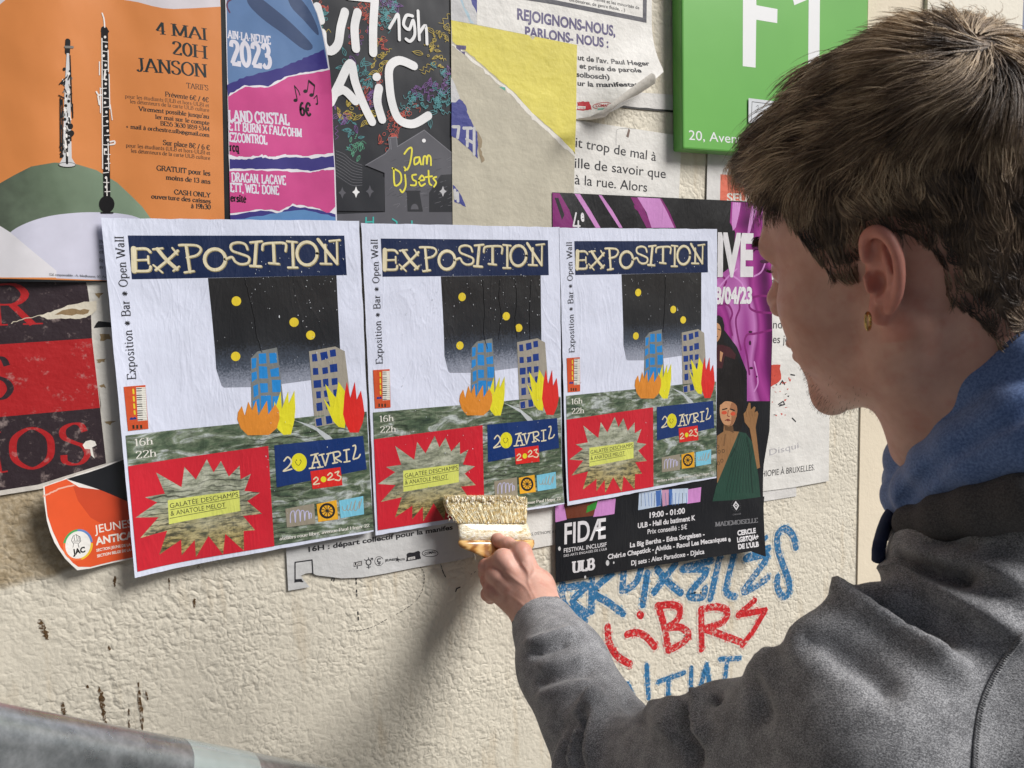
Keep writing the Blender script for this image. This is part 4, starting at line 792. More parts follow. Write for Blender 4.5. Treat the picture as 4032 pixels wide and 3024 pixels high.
def exhibition(i, label, off, bend):
    p1, pi = POSE[0], POSE[i]; dt = pi[2] - p1[2]; ca, sa = math.cos(dt), math.sin(dt)
    def tf(q):
        x, z = q[0] - p1[0], q[1] - p1[1] - CZ + 1.5 - 1.5
        return (pi[0] + ca * x - sa * z, pi[1] + CZ + sa * x + ca * z)
    edge = jag(CORN + CORN[:1], 1.3, 26, 31 + i)[:-1]
    s = Sheet('exhibition_poster', label, 'poster', 0, edge, WP_, off=off, bend=bend, group='exhibition posters pasted in a row', tf=tf, cut=.014)
    s.poly('night_sky_print', A_([(772, 452), (1705, 432), (1713, 600), (1730, 930), (1740, 1180), (1520, 1192), (1310, 1220), (1090, 1242), (890, 1246), (872, 1234), (832, 1110), (822, 960), (800, 720)]), SKYM)
    s.poly('title_banner', A_([(190, 143), (1762, 143), (1780, 430), (220, 461)]), NAVY)
    for sh, mt, dw in ((4, CRE2, 5), (0, CRE, 0)):
        L = [([(232, 238), (236, 398)], 36), ([(232, 240), (320, 238), (352, 262)], 17), ([(245, 322), (335, 318)], 13), ([(336, 292), (340, 345)], 12), ([(236, 400), (340, 398), (354, 368)], 17),
             ([(372, 242), (442, 234)], 12), ([(404, 240), (470, 318), (545, 385)], 24), ([(552, 252), (480, 320), (392, 392)], 17), ([(512, 232), (548, 278)], 12), ([(374, 356), (440, 410)], 11), ([(520, 398), (562, 366)], 12),
             ([(562, 212), (600, 210), (690, 215), (720, 245), (690, 285), (618, 302)], 15), ([(612, 212), (625, 300), (640, 405)], 19), ([(602, 410), (668, 400)], 14),
             (ell(822, 315, 76, 76, 20) + [(898, 315)], 22),
             ([(1058, 242), (1040, 205), (990, 192), (940, 208), (945, 250), (1010, 275), (1068, 300), (1062, 340), (1010, 350), (968, 330), (945, 298), (905, 312)], 15),
             ([(1078, 192), (1162, 184)], 14), ([(1122, 192), (1110, 360)], 21), ([(1078, 362), (1155, 366)], 16),
             ([(1166, 245), (1175, 205), (1250, 195), (1332, 200), (1334, 255)], 15), ([(1246, 200), (1252, 340)], 20), ([(1214, 342), (1286, 348)], 14),
             ([(1344, 184), (1416, 190)], 13), ([(1384, 192), (1390, 370)], 18), ([(1352, 374), (1420, 374)], 13), (ell(1490, 272, 74, 84, 20) + [(1564, 272)], 20),
             ([(1588, 346), (1666, 348)], 13), ([(1622, 210), (1626, 344)], 16), ([(1570, 170), (1640, 262), (1708, 345)], 21), ([(1710, 345), (1706, 190)], 13), ([(1652, 182), (1728, 174)], 12)]
        for P, w in L: s.line('title_letters', A_([(x + sh, y + sh) for x, y in (crv(P, n=4) if len(P) < 15 else P)]), (w + dw) / 1.8436, mt)
    for (x, y, r_) in ((978, 619, 35), (1397, 772, 34), (1517, 866, 33), (973, 1020, 34)): s.poly('yellow_moon', A_(ell(x, y, r_, r_)), YE)
    s.poly('grey_tower', A_([(1082, 1035), (1130, 985), (1273, 955), (1285, 1050), (1320, 1340), (1318, 1480), (1090, 1480)]), GY)
    for q in ([(1088, 1035), (1125, 1030), (1120, 1100), (1090, 1112)], [(1140, 1000), (1193, 997), (1197, 1070), (1142, 1075)], [(1215, 997), (1268, 993), (1275, 1065), (1222, 1072)], [(1088, 1140), (1125, 1128), (1128, 1180), (1090, 1207)], [(1140, 1090), (1200, 1095), (1208, 1180), (1145, 1180)], [(1222, 1115), (1285, 1100), (1290, 1165), (1230, 1168)],
              [(1100, 1235), (1135, 1220), (1138, 1300), (1105, 1318)], [(1148, 1215), (1205, 1215), (1208, 1280), (1155, 1285)], [(1235, 1190), (1300, 1190), (1300, 1278), (1240, 1280)], [(1098, 1345), (1145, 1325), (1150, 1420), (1105, 1440)], [(1155, 1305), (1230, 1303), (1232, 1440), (1160, 1440)], [(1240, 1310), (1305, 1305), (1308, 1420), (1245, 1420)]): s.poly('blue_windows', A_(q), BL1)
    s.poly('beige_tower', A_([(1505, 983), (1695, 948), (1765, 982), (1795, 1230), (1805, 1500), (1690, 1510), (1550, 1535)]), GY3)
    for q in ([(1525, 1005), (1560, 1000), (1568, 1055), (1530, 1058)], [(1585, 993), (1635, 983), (1645, 1035), (1595, 1050)], [(1655, 975), (1697, 967), (1703, 1018), (1660, 1025)], [(1532, 1105), (1570, 1103), (1575, 1152), (1535, 1155)], [(1600, 1103), (1640, 1097), (1645, 1142), (1605, 1150)], [(1655, 1080), (1708, 1072), (1713, 1130), (1660, 1138)],
              [(1537, 1195), (1592, 1190), (1595, 1245), (1540, 1250)], [(1605, 1185), (1645, 1180), (1648, 1235), (1610, 1240)], [(1668, 1180), (1712, 1175), (1712, 1222), (1672, 1230)], [(1556, 1275), (1590, 1272), (1592, 1322), (1560, 1325)], [(1612, 1270), (1648, 1262), (1650, 1312), (1618, 1315)], [(1680, 1262), (1708, 1258), (1705, 1310), (1685, 1310)],
              [(1557, 1360), (1600, 1352), (1605, 1412), (1562, 1418)], [(1625, 1350), (1660, 1345), (1665, 1400), (1630, 1405)], [(1552, 1475), (1595, 1465), (1602, 1520), (1560, 1526)], [(1625, 1455), (1670, 1448), (1675, 1505), (1632, 1512)]): s.poly('navy_windows', A_(q), BL2)
    s.poly('hillside_print', B_([(92, 438), (1000, 350), (1480, 303), (1640, 285), (2060, 250), (2112, 1210), (1305, 1340), (188, 1528), (112, 686)]), LAND)
    s.poly('hillside_print', A_([(1380, 1478), (1545, 1525), (1660, 1600), (1700, 1650), (1640, 1640), (1560, 1560), (1440, 1500)]), wet(190, 196, 200))
    s.poly('beige_tower', A_([(1546, 1465), (1700, 1440), (1690, 1510), (1550, 1535)]), GY3)
    for q in ([(1552, 1475), (1595, 1465), (1602, 1520), (1560, 1526)], [(1625, 1455), (1670, 1448), (1675, 1505), (1632, 1512)]): s.poly('navy_windows', A_(q), BL2)
    s.poly('yellow_flame', A_([(1255, 1345), (1266, 1378), (1300, 1272), (1308, 1400), (1355, 1272), (1358, 1362), (1400, 1268), (1406, 1400), (1400, 1480), (1375, 1586), (1320, 1590), (1280, 1550), (1240, 1480)]), YF)
    s.poly('orange_flame', A_([(1018, 1380), (1040, 1452), (1065, 1348), (1093, 1412), (1122, 1338), (1138, 1450), (1200, 1340), (1210, 1440), (1260, 1368), (1288, 1415), (1292, 1470), (1272, 1540), (1215, 1590), (1060, 1592), (1010, 1542), (985, 1475), (990, 1425)]), OF)
    s.poly('yellow_flame', A_([(1608, 1320), (1660, 1390), (1623, 1220), (1700, 1320), (1718, 1203), (1765, 1270), (1775, 1400), (1765, 1540), (1720, 1532), (1680, 1490), (1640, 1400)]), YF)
    s.poly('red_flame', A_([(1780, 1203), (1806, 1322), (1838, 1203), (1852, 1335), (1882, 1268), (1896, 1340), (1908, 1430), (1895, 1500), (1865, 1572), (1800, 1572), (1770, 1510), (1752, 1440), (1762, 1300)]), RF)
    s.poly('keyboard_drawing', A_([(160, 1237), (318, 1226), (340, 1542), (192, 1555)]), KO); s.poly('keyboard_drawing', A_([(250, 1243), (318, 1241), (332, 1480), (262, 1485)]), WT)
    for (x, y0, y1) in ((229, 1252, 1292), (232, 1304, 1346), (235, 1356, 1396), (238, 1406, 1440)): s.line('keyboard_drawing', A_([(x, y0 + 6), (x + 3, y1 - 6)]), 6.5, YE)
    for (x, y) in ((217, 1475), (240, 1473)): s.poly('keyboard_drawing', A_(ell(x, y, 14, 18, 12, 180, 360)), BL2)
    for x in (222, 250, 278): s.poly('keyboard_drawing', A_([(x, 1514), (x + 15, 1512), (x + 17, 1540), (x + 2, 1541)]), DG)
    for k in range(15): s.line('keyboard_drawing', A_([(254 + k * .7, 1252 + 16 * k), (288 + k * .7, 1251 + 16 * k)]), 3.4 if k % 7 not in (2, 6) else 1, INKW); s.line('keyboard_drawing', A_([(288 + k * .7, 1252 + 16 * k), (320 + k * .7, 1251 + 16 * k)]), .9, TAU)
    s.text('side_text', 'Exposition * Bar * Open Wall', A_([(252, 1182)])[0], A_([(160, 150)])[0], 31, INKW, 'serif', thick=.095, thin=.05, slab=.07, sp=.05)
    for a_, pa, pb in (('16h', (168, 526), (318, 512)), ('22h', (176, 627), (346, 611))): s.text('hours_text', a_, B_([pa])[0], B_([pb])[0], 29, WT, 'serif', thick=.11, thin=.05, slab=.07)
    s.poly('red_square', B_([(112, 686), (1256, 530), (1303, 1342), (188, 1528)]), RED)
    s.poly('starburst_photo', B_([(340, 742), (548, 865), (572, 700), (665, 803), (755, 638), (810, 745), (870, 652), (935, 780), (1022, 690), (1030, 803), (1115, 757), (1062, 897), (1190, 910), (1085, 980), (1205, 1083), (1050, 1100), (1148, 1215), (1055, 1222), (1055, 1380), (905, 1245), (885, 1410), (768, 1262), (665, 1432), (655, 1295), (548, 1415), (545, 1290), (365, 1405), (430, 1215), (210, 1265), (360, 1105), (172, 1100), (350, 985), (250, 940), (412, 915)]), STONE)
    s.poly('name_label', B_([(435, 970), (1018, 892), (1028, 1060), (445, 1165)]), LAB)
    s.text('name_text', 'GALATÉE DESCHAMPS', B_([(455, 1036)])[0], B_([(1012, 942)])[0], 20, INKW); s.text('name_text', '& ANATOLE MELOT', B_([(460, 1098)])[0], B_([(908, 1028)])[0], 20, INKW)
    s.line('name_text', B_([(458, 1048), (1022, 951)]), 2, INKW); s.line('name_text', B_([(452, 1118), (915, 1035)]), 2, INKW)
    s.poly('date_banner', B_([(1305, 525), (2030, 447), (2060, 720), (1325, 868)]), NAVY2)
    s.poly('smiling_sun', B_(ell(1507, 663, 64, 74)), YF)
    for P in ([(1475, 655), (1488, 680), (1508, 686), (1528, 652)],): s.line('smiling_sun', crv(B_(P)), 2, INKW)
    for x in (1486, 1518): s.poly('smiling_sun', B_(ell(x, 646, 5, 5, 8)), INKW)
    for P in ([(1385, 652), (1415, 620), (1445, 655), (1420, 700), (1380, 735), (1448, 718)], [(1642, 598), (1612, 710)], [(1642, 598), (1682, 702)], [(1620, 668), (1672, 660)], [(1592, 713), (1636, 708)], [(1658, 706), (1702, 700)], [(1604, 606), (1662, 592)],
              [(1692, 600), (1722, 690)], [(1722, 690), (1750, 592)], [(1672, 606), (1710, 596)], [(1735, 596), (1766, 588)], [(1786, 582), (1800, 668)], [(1776, 586), (1830, 576), (1842, 606), (1795, 630)], [(1800, 630), (1852, 660)], [(1782, 672), (1820, 664)], [(1872, 566), (1916, 558)], [(1892, 564), (1898, 656)], [(1876, 662), (1922, 654)], [(1948, 530), (1966, 526), (1968, 560), (1950, 632), (1966, 634), (1992, 624), (2006, 600)]):
        s.line('date_letters', crv(B_(P), n=4), 6, CRE)
    s.poly('year_label', B_([(1600, 737), (1845, 702), (1862, 850), (1617, 882)]), RF if i else RF)
    for P in ([(1627, 802), (1648, 785), (1662, 805), (1625, 843), (1674, 836)], [(1742, 768), (1763, 750), (1778, 770), (1742, 808), (1792, 800)], [(1802, 748), (1832, 737), (1820, 765), (1848, 782), (1835, 810), (1802, 806)]): s.line('year_numbers', crv(B_(P), n=4), 5, CRE)
    s.poly('year_numbers', B_(ell(1707, 802, 23, 24)), YF)
    s.poly('taupe_swatch', B_([(1395, 1042), (1630, 998), (1640, 1160), (1407, 1192)]), TAU); s.line('taupe_swatch', crv(B_([(1436, 1152), (1438, 1080), (1465, 1062), (1476, 1150), (1482, 1070), (1508, 1056), (1516, 1142), (1522, 1066), (1546, 1062), (1552, 1134), (1560, 1072), (1582, 1064), (1588, 1122), (1592, 1080), (1606, 1082), (1604, 1116)])), 3.4, LAVS)
    s.poly('orange_swatch', B_([(1650, 1003), (1812, 970), (1825, 1125), (1663, 1148)]), ORS); s.line('wheel_drawing', B_(ell(1736, 1058, 56, 54)), 9, INKW, True)
    for k in range(5): a = .3 + k * math.pi / 5; s.line('wheel_drawing', B_([(1736 - 48 * math.cos(a), 1058 - 46 * math.sin(a)), (1736 + 48 * math.cos(a), 1058 + 46 * math.sin(a))]), 3, INKW)
    s.poly('blue_swatch', B_([(1833, 975), (2030, 938), (2035, 1085), (1845, 1118)]), LB); s.line('blue_swatch', crv(B_([(1858, 1022), (1868, 1052), (1890, 1050), (1905, 1010), (1895, 1045), (1915, 1050), (1935, 985), (1922, 1044), (1942, 1048), (1966, 975), (1955, 1045), (1975, 1050), (2000, 980), (1996, 1040), (2018, 960)])), 3, GY3)
    s.text('address_text', 'ateliers roue libre, avenue Paul Heger 22', B_([(1345, 1296)])[0], B_([(2078, 1186)])[0], 13, WT, 'serif', thick=.15, thin=.07, slab=.06)
    r = random.Random(60 + i); nd = (110, 200, 90)[i]; DROP = pm((206, 210, 216), 'flat', .2)
    for k in range(nd):                                              # specks of paste, their wet sparkle put in as flat pale grey
        x = r.uniform(1080 if i == 0 else 300, 1760); y = r.choice([r.uniform(150, 440), r.uniform(440, 1100), r.uniform(440, 800), r.uniform(1100, 2200)]); a = r.uniform(1.2, 3.6) * (1.6 if r.random() < .06 else 1)
        s.poly('paste_specks', A_(ell(x, y, a * .8, a * r.uniform(.9, 2.0), 8)), DROP)
    s.done({'title_letters': 'title_banner', 'blue_windows': 'grey_tower', 'navy_windows': 'beige_tower', 'name_text': 'name_label', 'date_letters': 'date_banner', 'smiling_sun': 'date_banner', 'year_numbers': 'year_label', 'wheel_drawing': 'orange_swatch', 'starburst_photo': 'red_square'})
    CRS = ([[(1040, 452), (1075, 600), (1112, 745), (1118, 830), (1150, 940), (1165, 990)]], [[(1170, 470), (1182, 640), (1195, 760), (1190, 900), (1230, 1040)], [(1330, 470), (1322, 620), (1350, 760), (1330, 960)], [(1470, 470), (1490, 640), (1480, 800), (1505, 960)], [(1620, 470), (1612, 700), (1625, 960)]], [[(1290, 460), (1296, 700), (1290, 980)]])[i]
    mb = MB()
    for P in CRS:
        Q = [s.w(p) for p in A_(jag(crv(P, n=5), 4, 2, 3))]
        mb.tube([np.array([q[0], -(s.off + .00022 + bend(q[0], q[1])), q[1]]) for q in Q], .00055, SKYM, 6)
    mb.build('paper_crease', s.root, True, s.loc)
    return s
def bend1(x, z): return .012 * max(0, (.07 - x) / .08) ** 2 * (.3 + .7 * max(0, (CZ + .11 - z) / .42)) + .004 * max(0, (CZ - .23 - z) / .09) ** 2
def bend2(x, z): return .007 * max(0, (CZ - .24 - z) / .08) ** 2 * max(0, min(1, (x - .36) / .2))
def bend3(x, z): return .003 * max(0, (CZ - .25 - z) / .07) ** 2 * max(0, 1 - (x - .585) / .2)
exhibition(0, 'leftmost exhibition poster, lower left corner lifting off the wall over the orange-red poster', .0090, bend1)
exhibition(1, 'middle exhibition poster, glossy with wet paste, the brush touching its lower edge', .0088, bend2)
exhibition(2, 'rightmost exhibition poster, pasted over the purple festival poster beside the face', .0092, bend3)

# ------------------------------------------------------------------ purple festival poster
m, t, b = newmat('marble_print'); p = pos(t); q = mapped(t, p, (1, 1, .55), rot=(0, .3, 0))
nn = N(t, 'ShaderNodeTexNoise'); nn.inputs['Scale'].default_value = 7; nn.inputs['Detail'].default_value = 2; nn.inputs['Distortion'].default_value = 1.6; t.links.new(q, nn.inputs['Vector'])
wv = N(t, 'ShaderNodeTexWave'); wv.inputs['Scale'].default_value = 4; wv.inputs['Distortion'].default_value = 9; wv.inputs['Detail'].default_value = 1.5; wv.inputs['Detail Scale'].default_value = 1.1; t.links.new(q, wv.inputs['Vector'])
c = ramp(t, math_(t, 'ADD', math_(t, 'MULTIPLY', wv.outputs[0], .55), math_(t, 'MULTIPLY', nn.outputs[0], .55)), [(.18, C(70, 14, 66)), (.34, C(120, 32, 110)), (.5, C(164, 62, 146)), (.62, C(134, 40, 120)), (.74, C(190, 120, 186)), (.9, C(150, 60, 140))])
t.links.new(c, b.inputs['Base Color']); b.inputs['Roughness'].default_value = .28; paper_bump(t, b, 'plain'); MARB = m
def fbend(x, z): return .010 * max(0, (CZ - .31 - z) / .1) ** 1.5 * max(0, min(1, (x - .75) / .2))
FB = pm((20, 22, 28), 'wet'); LIL = pm((206, 140, 204), 'wet'); PUR = pm((130, 30, 112), 'wet'); 
s = Sheet('poster', 'purple and black festival poster with marbled swirls and two costumed figures', 'poster', 6, [(2174, 757), (3008, 796), (3030, 900), (3038, 1000), (3041, 1333), (3030, 1694), (3007, 1830), (2995, 2000), (2983, 2180), (2931, 2161), (2584, 2226), (2188, 2295)], FB, bend=fbend, off=.0068, cut=.02)
for P, c_ in (([(52, 18), (110, 22), (190, 160), (240, 305), (55, 305)], PUR), ([(70, 60), (100, 60), (150, 200), (130, 240)], FB), ([(232, 26), (278, 30), (360, 160), (445, 305), (405, 305), (310, 150)], LIL), ([(428, 36), (455, 40), (540, 160), (625, 305), (598, 305), (510, 170)], LIL),
              ([(690, 55), (760, 60), (870, 305), (820, 305)], PUR), ([(745, 55), (935, 66), (1000, 180), (1055, 305), (862, 305), (820, 180)], LIL), ([(930, 66), (945, 68), (1010, 180), (1062, 305), (1048, 305), (990, 180)], PUR), ([(715, 120), (760, 130), (745, 165), (725, 150)], PUR)): s.poly('swirl_print', Q_(P), c_)
s.poly('swirl_print', Q_([(1512, 92), (1780, 104), (1826, 310), (1842, 520), (1846, 1200), (1826, 1720), (1640, 1720), (1640, 1480), (1560, 1280), (1380, 1040), (1370, 760), (1420, 690), (1540, 600), (1530, 520), (1545, 340), (1500, 260)]), MARB)
s.poly('swirl_print', Q_([(1524, 96), (1592, 100), (1575, 200), (1550, 300), (1525, 330), (1515, 260)]), LIL); s.poly('swirl_print', Q_(crv([(1690, 110), (1730, 120), (1690, 250), (1650, 400), (1640, 430), (1650, 300)], True, 4)), LIL)
for P in ([(1380, 720), (1430, 700), (1470, 740), (1450, 800), (1480, 860), (1560, 880), (1580, 960), (1550, 1050), (1560, 1160), (1590, 1300)], [(1400, 940), (1480, 930), (1520, 1000), (1500, 1080), (1520, 1180)], [(1840, 870), (1760, 860), (1680, 880), (1660, 950), (1720, 990), (1840, 1000)], [(1840, 1140), (1700, 1170), (1640, 1180), (1620, 1250), (1640, 1350), (1660, 1500)]): s.line('swirl_print', Q_(crv(P)), 9, PUR)
for P in ([(1420, 780), (1500, 690), (1560, 640)], [(1700, 700), (1760, 660), (1800, 560)], [(1700, 1400), (1730, 1560), (1700, 1640)], [(1530, 700), (1600, 760), (1640, 880)]): s.line('swirl_print', Q_(crv(P)), 7, LIL)
for (x, y, a, b2) in ((1785, 580, 40, 16), (1745, 490, 10, 12), (1668, 1155, 16, 10), (1665, 1245, 10, 20), (1675, 1450, 16, 10), (1720, 1520, 6, 8)): s.poly('swirl_print', Q_(ell(x, y, a, b2, 14)), pm((60, 12, 50), 'wet'))
for P in ([(65, 1000), (130, 985), (150, 1100), (68, 1118)], [(370, 960), (505, 945), (495, 1065), (340, 1085)], [(1020, 880), (1125, 862), (1115, 968), (1020, 982)]): s.poly('pink_print', Z_(P), LIL)
s.poly('pink_print', Z_([(130, 980), (372, 950), (345, 1070), (150, 1092)]), pm((110, 54, 34), 'wet')); s.poly('pink_print', Z_([(300, 1000), (375, 960), (360, 1020), (290, 1050)]), pm((50, 140, 50), 'wet'))
LBW = pm((190, 206, 228), 'wet'); MBL = pm((70, 110, 180), 'wet')
for P, c_ in (([(675, 900), (840, 880), (830, 1000), (668, 1030)], LBW), ([(795, 890), (835, 884), (830, 995), (800, 1005)], MBL), ([(838, 884), (890, 880), (888, 990), (845, 1002)], pm((200, 150, 180), 'wet')), ([(890, 880), (930, 876), (925, 985), (890, 992)], MBL), ([(915, 876), (1030, 870), (1025, 975), (910, 988)], LBW)): s.poly('curtain_print', Z_(P), c_)
for k in range(14): x = 690 + 25 * k; s.line('curtain_print', Z_([(x, 905), (x + 8 * math.sin(k), 1000)]), 2, (MBL, FB)[k % 4 == 0])
# two figures
SKN = pm((196, 146, 108), 'wet'); SK2 = pm((150, 110, 72), 'wet'); MRN = pm((66, 26, 34), 'wet'); GRN = pm((36, 70, 58), 'wet'); HRB = pm((22, 18, 20), 'wet'); GR2 = pm((24, 50, 42), 'wet')
s.poly('figure_print', Q_([(1375, 1030), (1410, 1018), (1440, 1040), (1455, 1100), (1450, 1240), (1500, 1270), (1560, 1330), (1570, 1400), (1620, 1450), (1630, 1540), (1600, 1720), (1375, 1720)]), HRB)
s.poly('figure_print', Q_([(1375, 1260), (1440, 1260), (1500, 1280), (1550, 1340), (1540, 1380), (1460, 1350), (1440, 1440), (1430, 1600), (1375, 1640)]), MRN)
s.poly('figure_print', Q_(crv([(1374, 1090), (1410, 1090), (1428, 1130), (1425, 1180), (1405, 1225), (1374, 1235)], True, 4)), SKN); s.line('figure_print', Q_([(1400, 1130), (1424, 1140)]), 3, HRB); s.line('figure_print', Q_([(1380, 1195), (1400, 1192)]), 4, MRN); s.poly('figure_print', Q_([(1420, 1310), (1445, 1325), (1430, 1400), (1418, 1390)]), SKN)
s.poly('figure_print', Z_(crv([(1240, 240), (1260, 190), (1320, 170), (1380, 190), (1410, 260), (1400, 340), (1420, 440), (1360, 460), (1250, 400)], True, 4)), HRB)
s.poly('figure_print', Z_([(1440, 0), (1440, 260), (1420, 440), (1300, 460), (1240, 430), (1240, 0)]), HRB)
s.poly('figure_print', Z_(crv([(1266, 250), (1310, 228), (1365, 240), (1386, 290), (1380, 350), (1355, 410), (1320, 422), (1285, 400), (1262, 340)], True, 4)), SKN)
s.poly('figure_print', Z_([(1240, 490), (1300, 450), (1330, 455), (1400, 460), (1340, 600), (1290, 720), (1250, 840), (1240, 830)]), SK2); s.poly('figure_print', Z_([(1290, 410), (1350, 415), (1360, 470), (1285, 470)]), SK2)
s.poly('figure_print', Z_([(1400, 460), (1450, 470), (1500, 540), (1525, 650), (1540, 800), (1545, 940), (1400, 960), (1200, 970), (1230, 860), (1290, 720), (1340, 600)]), GRN)
for k in range(9): s.line('figure_print', Z_(crv([(1405 + 12 * k, 480 + 12 * k), (1370 + 14 * k, 620 + 10 * k), (1300 + 24 * k, 900)])), 3, GR2)
s.poly('figure_print', Z_([(1475, 430), (1520, 430), (1535, 560), (1552, 720), (1530, 730), (1500, 560)]), SK2)
s.poly('figure_print', Z_([(1432, 330), (1450, 310), (1470, 250), (1482, 252), (1485, 300), (1510, 275), (1520, 285), (1512, 320), (1532, 310), (1540, 330), (1525, 400), (1518, 440), (1475, 435), (1440, 390)]), SK2)
s.poly('figure_print', Z_([(1330, 300), (1352, 300), (1340, 400), (1322, 420), (1355, 408), (1382, 350), (1387, 290), (1366, 242), (1345, 250)]), pm((158, 108, 76), 'wet'))
s.poly('figure_print', Z_([(1290, 405), (1325, 424), (1355, 410), (1362, 470), (1330, 455), (1300, 450)]), pm((104, 74, 48), 'wet'))
s.poly('figure_print', Z_(crv([(1258, 262), (1262, 215), (1300, 196), (1350, 204), (1386, 240), (1390, 290), (1375, 262), (1345, 244), (1300, 240), (1270, 262)], True, 4)), HRB)
s.poly('figure_print', Z_([(1305, 372), (1318, 366), (1334, 372), (1320, 386)]), pm((130, 60, 48), 'wet'))
for P in ([(1400, 480), (1380, 560), (1340, 640)], [(1455, 500), (1480, 640), (1490, 900)], [(1300, 480), (1290, 560)]): s.line('figure_print', Z_(crv(P)), 6, GR2 if P[0][0] > 1350 else pm((120, 86, 56), 'wet'))
for x in (1452, 1470, 1492, 1512): s.line('figure_print', Z_([(x, 312), (x + 4, 350)]), 1.4, pm((104, 74, 48), 'wet'))
for P in ([(1280, 300), (1312, 292)], [(1338, 296), (1366, 306)]): s.line('figure_print', Z_(P), 5, HRB)
for P in ([(1322, 305), (1316, 345), (1330, 350)], [(1298, 378), (1320, 374), (1336, 380)]): s.line('figure_print', Z_(P), 3, pm((120, 44, 36), 'wet'))
s.poly('figure_print', Z_(ell(1292, 322, 20, 13)), pm((206, 84, 56), 'wet')); s.poly('figure_print', Z_(ell(1356, 330, 18, 14)), pm((206, 84, 56), 'wet'))
for (x, y) in ((1255, 605), (1285, 600), (1275, 670), (1250, 690), (1245, 570)): s.line('figure_print', Z_(ell(x, y, 9, 12, 12)), 1.6, HRB, True)
s.poly('black_foot', Z_([(66, 1118), (150, 1098), (400, 1072), (660, 1030), (1115, 970), (1400, 950), (1572, 926), (1560, 1000), (1537, 1342), (1440, 1308), (800, 1429), (70, 1556)]), FB)
PW = pm((226, 224, 228), 'wet'); PG = pm((120, 120, 124), 'wet')
s.text('printed_text', 'SIVE', Q_([(1288, 684)])[0], Q_([(1690, 684)])[0], 164, PW, bold=.05)
s.text('printed_text', '8/04/23', Q_([(1376, 920)])[0], Q_([(1680, 916)])[0], 63, PW, bold=.05)
for P in ([(244, 185), (222, 290), (275, 290)], [(262, 250), (262, 320)]): s.line('printed_text', Q_(P), 7, PW)
s.text('printed_text', 'e', Q_([(283, 250)])[0], Q_([(312, 250)])[0], 48, PW, bold=.04)
for txt_, a_, b_, h, bo_ in (('FIDÆ', (132, 1274), (432, 1230), 86, .02), ('FESTIVAL INCLUSIF', (128, 1338), (438, 1292), 18, .01), ("DES ARTS ENGAGÉS DE L'ULB", (128, 1369), (440, 1318), 10, 0), ('19:00 - 01:00', (750, 1086), (1003, 1050), 23, .03), ('ULB - Hall du batiment K', (665, 1160), (1075, 1098), 21, .03), ('Prix conseillé : 5€', (735, 1203), (1015, 1163), 20, .015),
      ('La Big Bertha - Edna Sorgelsen -', (608, 1300), (1135, 1212), 20, .03), ('Chéri.e Chapstick - Alvilda - Raoul Les Mecaniques', (447, 1385), (1283, 1241), 20, .03), ('Dj sets : Alex Paradoxe - DJalca', (617, 1430), (1127, 1336), 20, .02)):
    s.text('printed_text', txt_, Z_([a_])[0], Z_([b_])[0], h, PW, bold=bo_)
s.text('printed_text', 'ULB', Z_([(185, 1482)])[0], Z_([(355, 1456)])[0], 44, PW, 'serif', thick=.26, thin=.14, slab=.07)
s.text('printed_text', 'MADEMOISELLE', Z_([(1210, 1143)])[0], Z_([(1510, 1108)])[0], 17, PG, 'serif', thick=.2, thin=.1)
for txt_, a_, b_ in (('CERCLE', (1360, 1202), (1487, 1180)), ('LGBTQIA+', (1354, 1250), (1502, 1222)), ("DE L'ULB", (1356, 1297), (1497, 1274))): s.text('printed_text', txt_, Z_([a_])[0], Z_([b_])[0], 19, PW, bold=.05)
s.poly('logo_print', Z_([(1366, 960), (1388, 992), (1366, 1026), (1344, 992)]), PW); s.poly('logo_print', Z_([(1366, 974), (1378, 992), (1366, 1012), (1354, 992)]), FB); s.poly('logo_print', Z_([(1366, 984), (1372, 992), (1366, 1000), (1360, 992)]), PW)
for k in range(18): a = k / 18 * 6.283; s.line('logo_print', Z_([(1366 + 30 * math.cos(a), 993 + 38 * math.sin(a)), (1366 + 33 * math.cos(a), 993 + 42 * math.sin(a))]), 1.2, PG)
s.text('logo_print', 'CABARET', Z_([(1338, 1062)])[0], Z_([(1396, 1054)])[0], 6, PG)
r = random.Random(4)
for (x, y, a) in ((96, 1308, 12), (445, 1412, 16), (490, 1410, 7), (795, 1337, 8), (283, 1515, 9), (1302, 1235, 11), (640, 1345, 6)): s.poly('paste_drip', Z_(ell(x, y, a * .8, a * 1.3, 12)), pm((206, 206, 208), 'wet'))
s.done()

# ------------------------------------------------------------------ green sign
m, t, b = newmat('green_enamel'); p = pos(t); t.links.new(ramp(t, noise(t, p, 5, 3), [(.3, C(104, 176, 82)), (.7, C(112, 184, 88))]), b.inputs['Base Color']); b.inputs['Roughness'].default_value = .32; b.inputs['Coat Weight'].default_value = .3; bump(t, b, noise(t, p, 7, 2), .12, .006); GRE = m
m, t, b = newmat('white_vinyl'); b.inputs['Base Color'].default_value = (.82, .83, .85, 1); b.inputs['Roughness'].default_value = .4; VIN = m
SO = .026; xa, za = xz((2687, 588), SO); xb_, _ = xz((3419, 100), SO)
s = Sheet('green_sign', 'green metal sign with white capital letters above the face', 'sign', 0, [(0, 0), (1, 0), (1, 1)], VIN, off=SO, root=empty('green_sign', ((xa + xb_) / 2, 0, za), 'green metal house-number sign with big white characters, above the purple poster', 'sign'))
s.parts.clear()
bm = bmesh.new(); bmesh.ops.create_cube(bm, size=1.0)
for v in bm.verts: v.co = Vector((v.co.x * (xb_ - xa), v.co.y * (SO - .001), v.co.z * .42))
bmesh.ops.bevel(bm, geom=bm.edges[:], offset=.004, segments=3, affect='EDGES', profile=.5)
me = bpy.data.meshes.new('sign_panel'); bm.to_mesh(me); bm.free(); me.materials.append(GRE)
for f in me.polygons: f.use_smooth = False
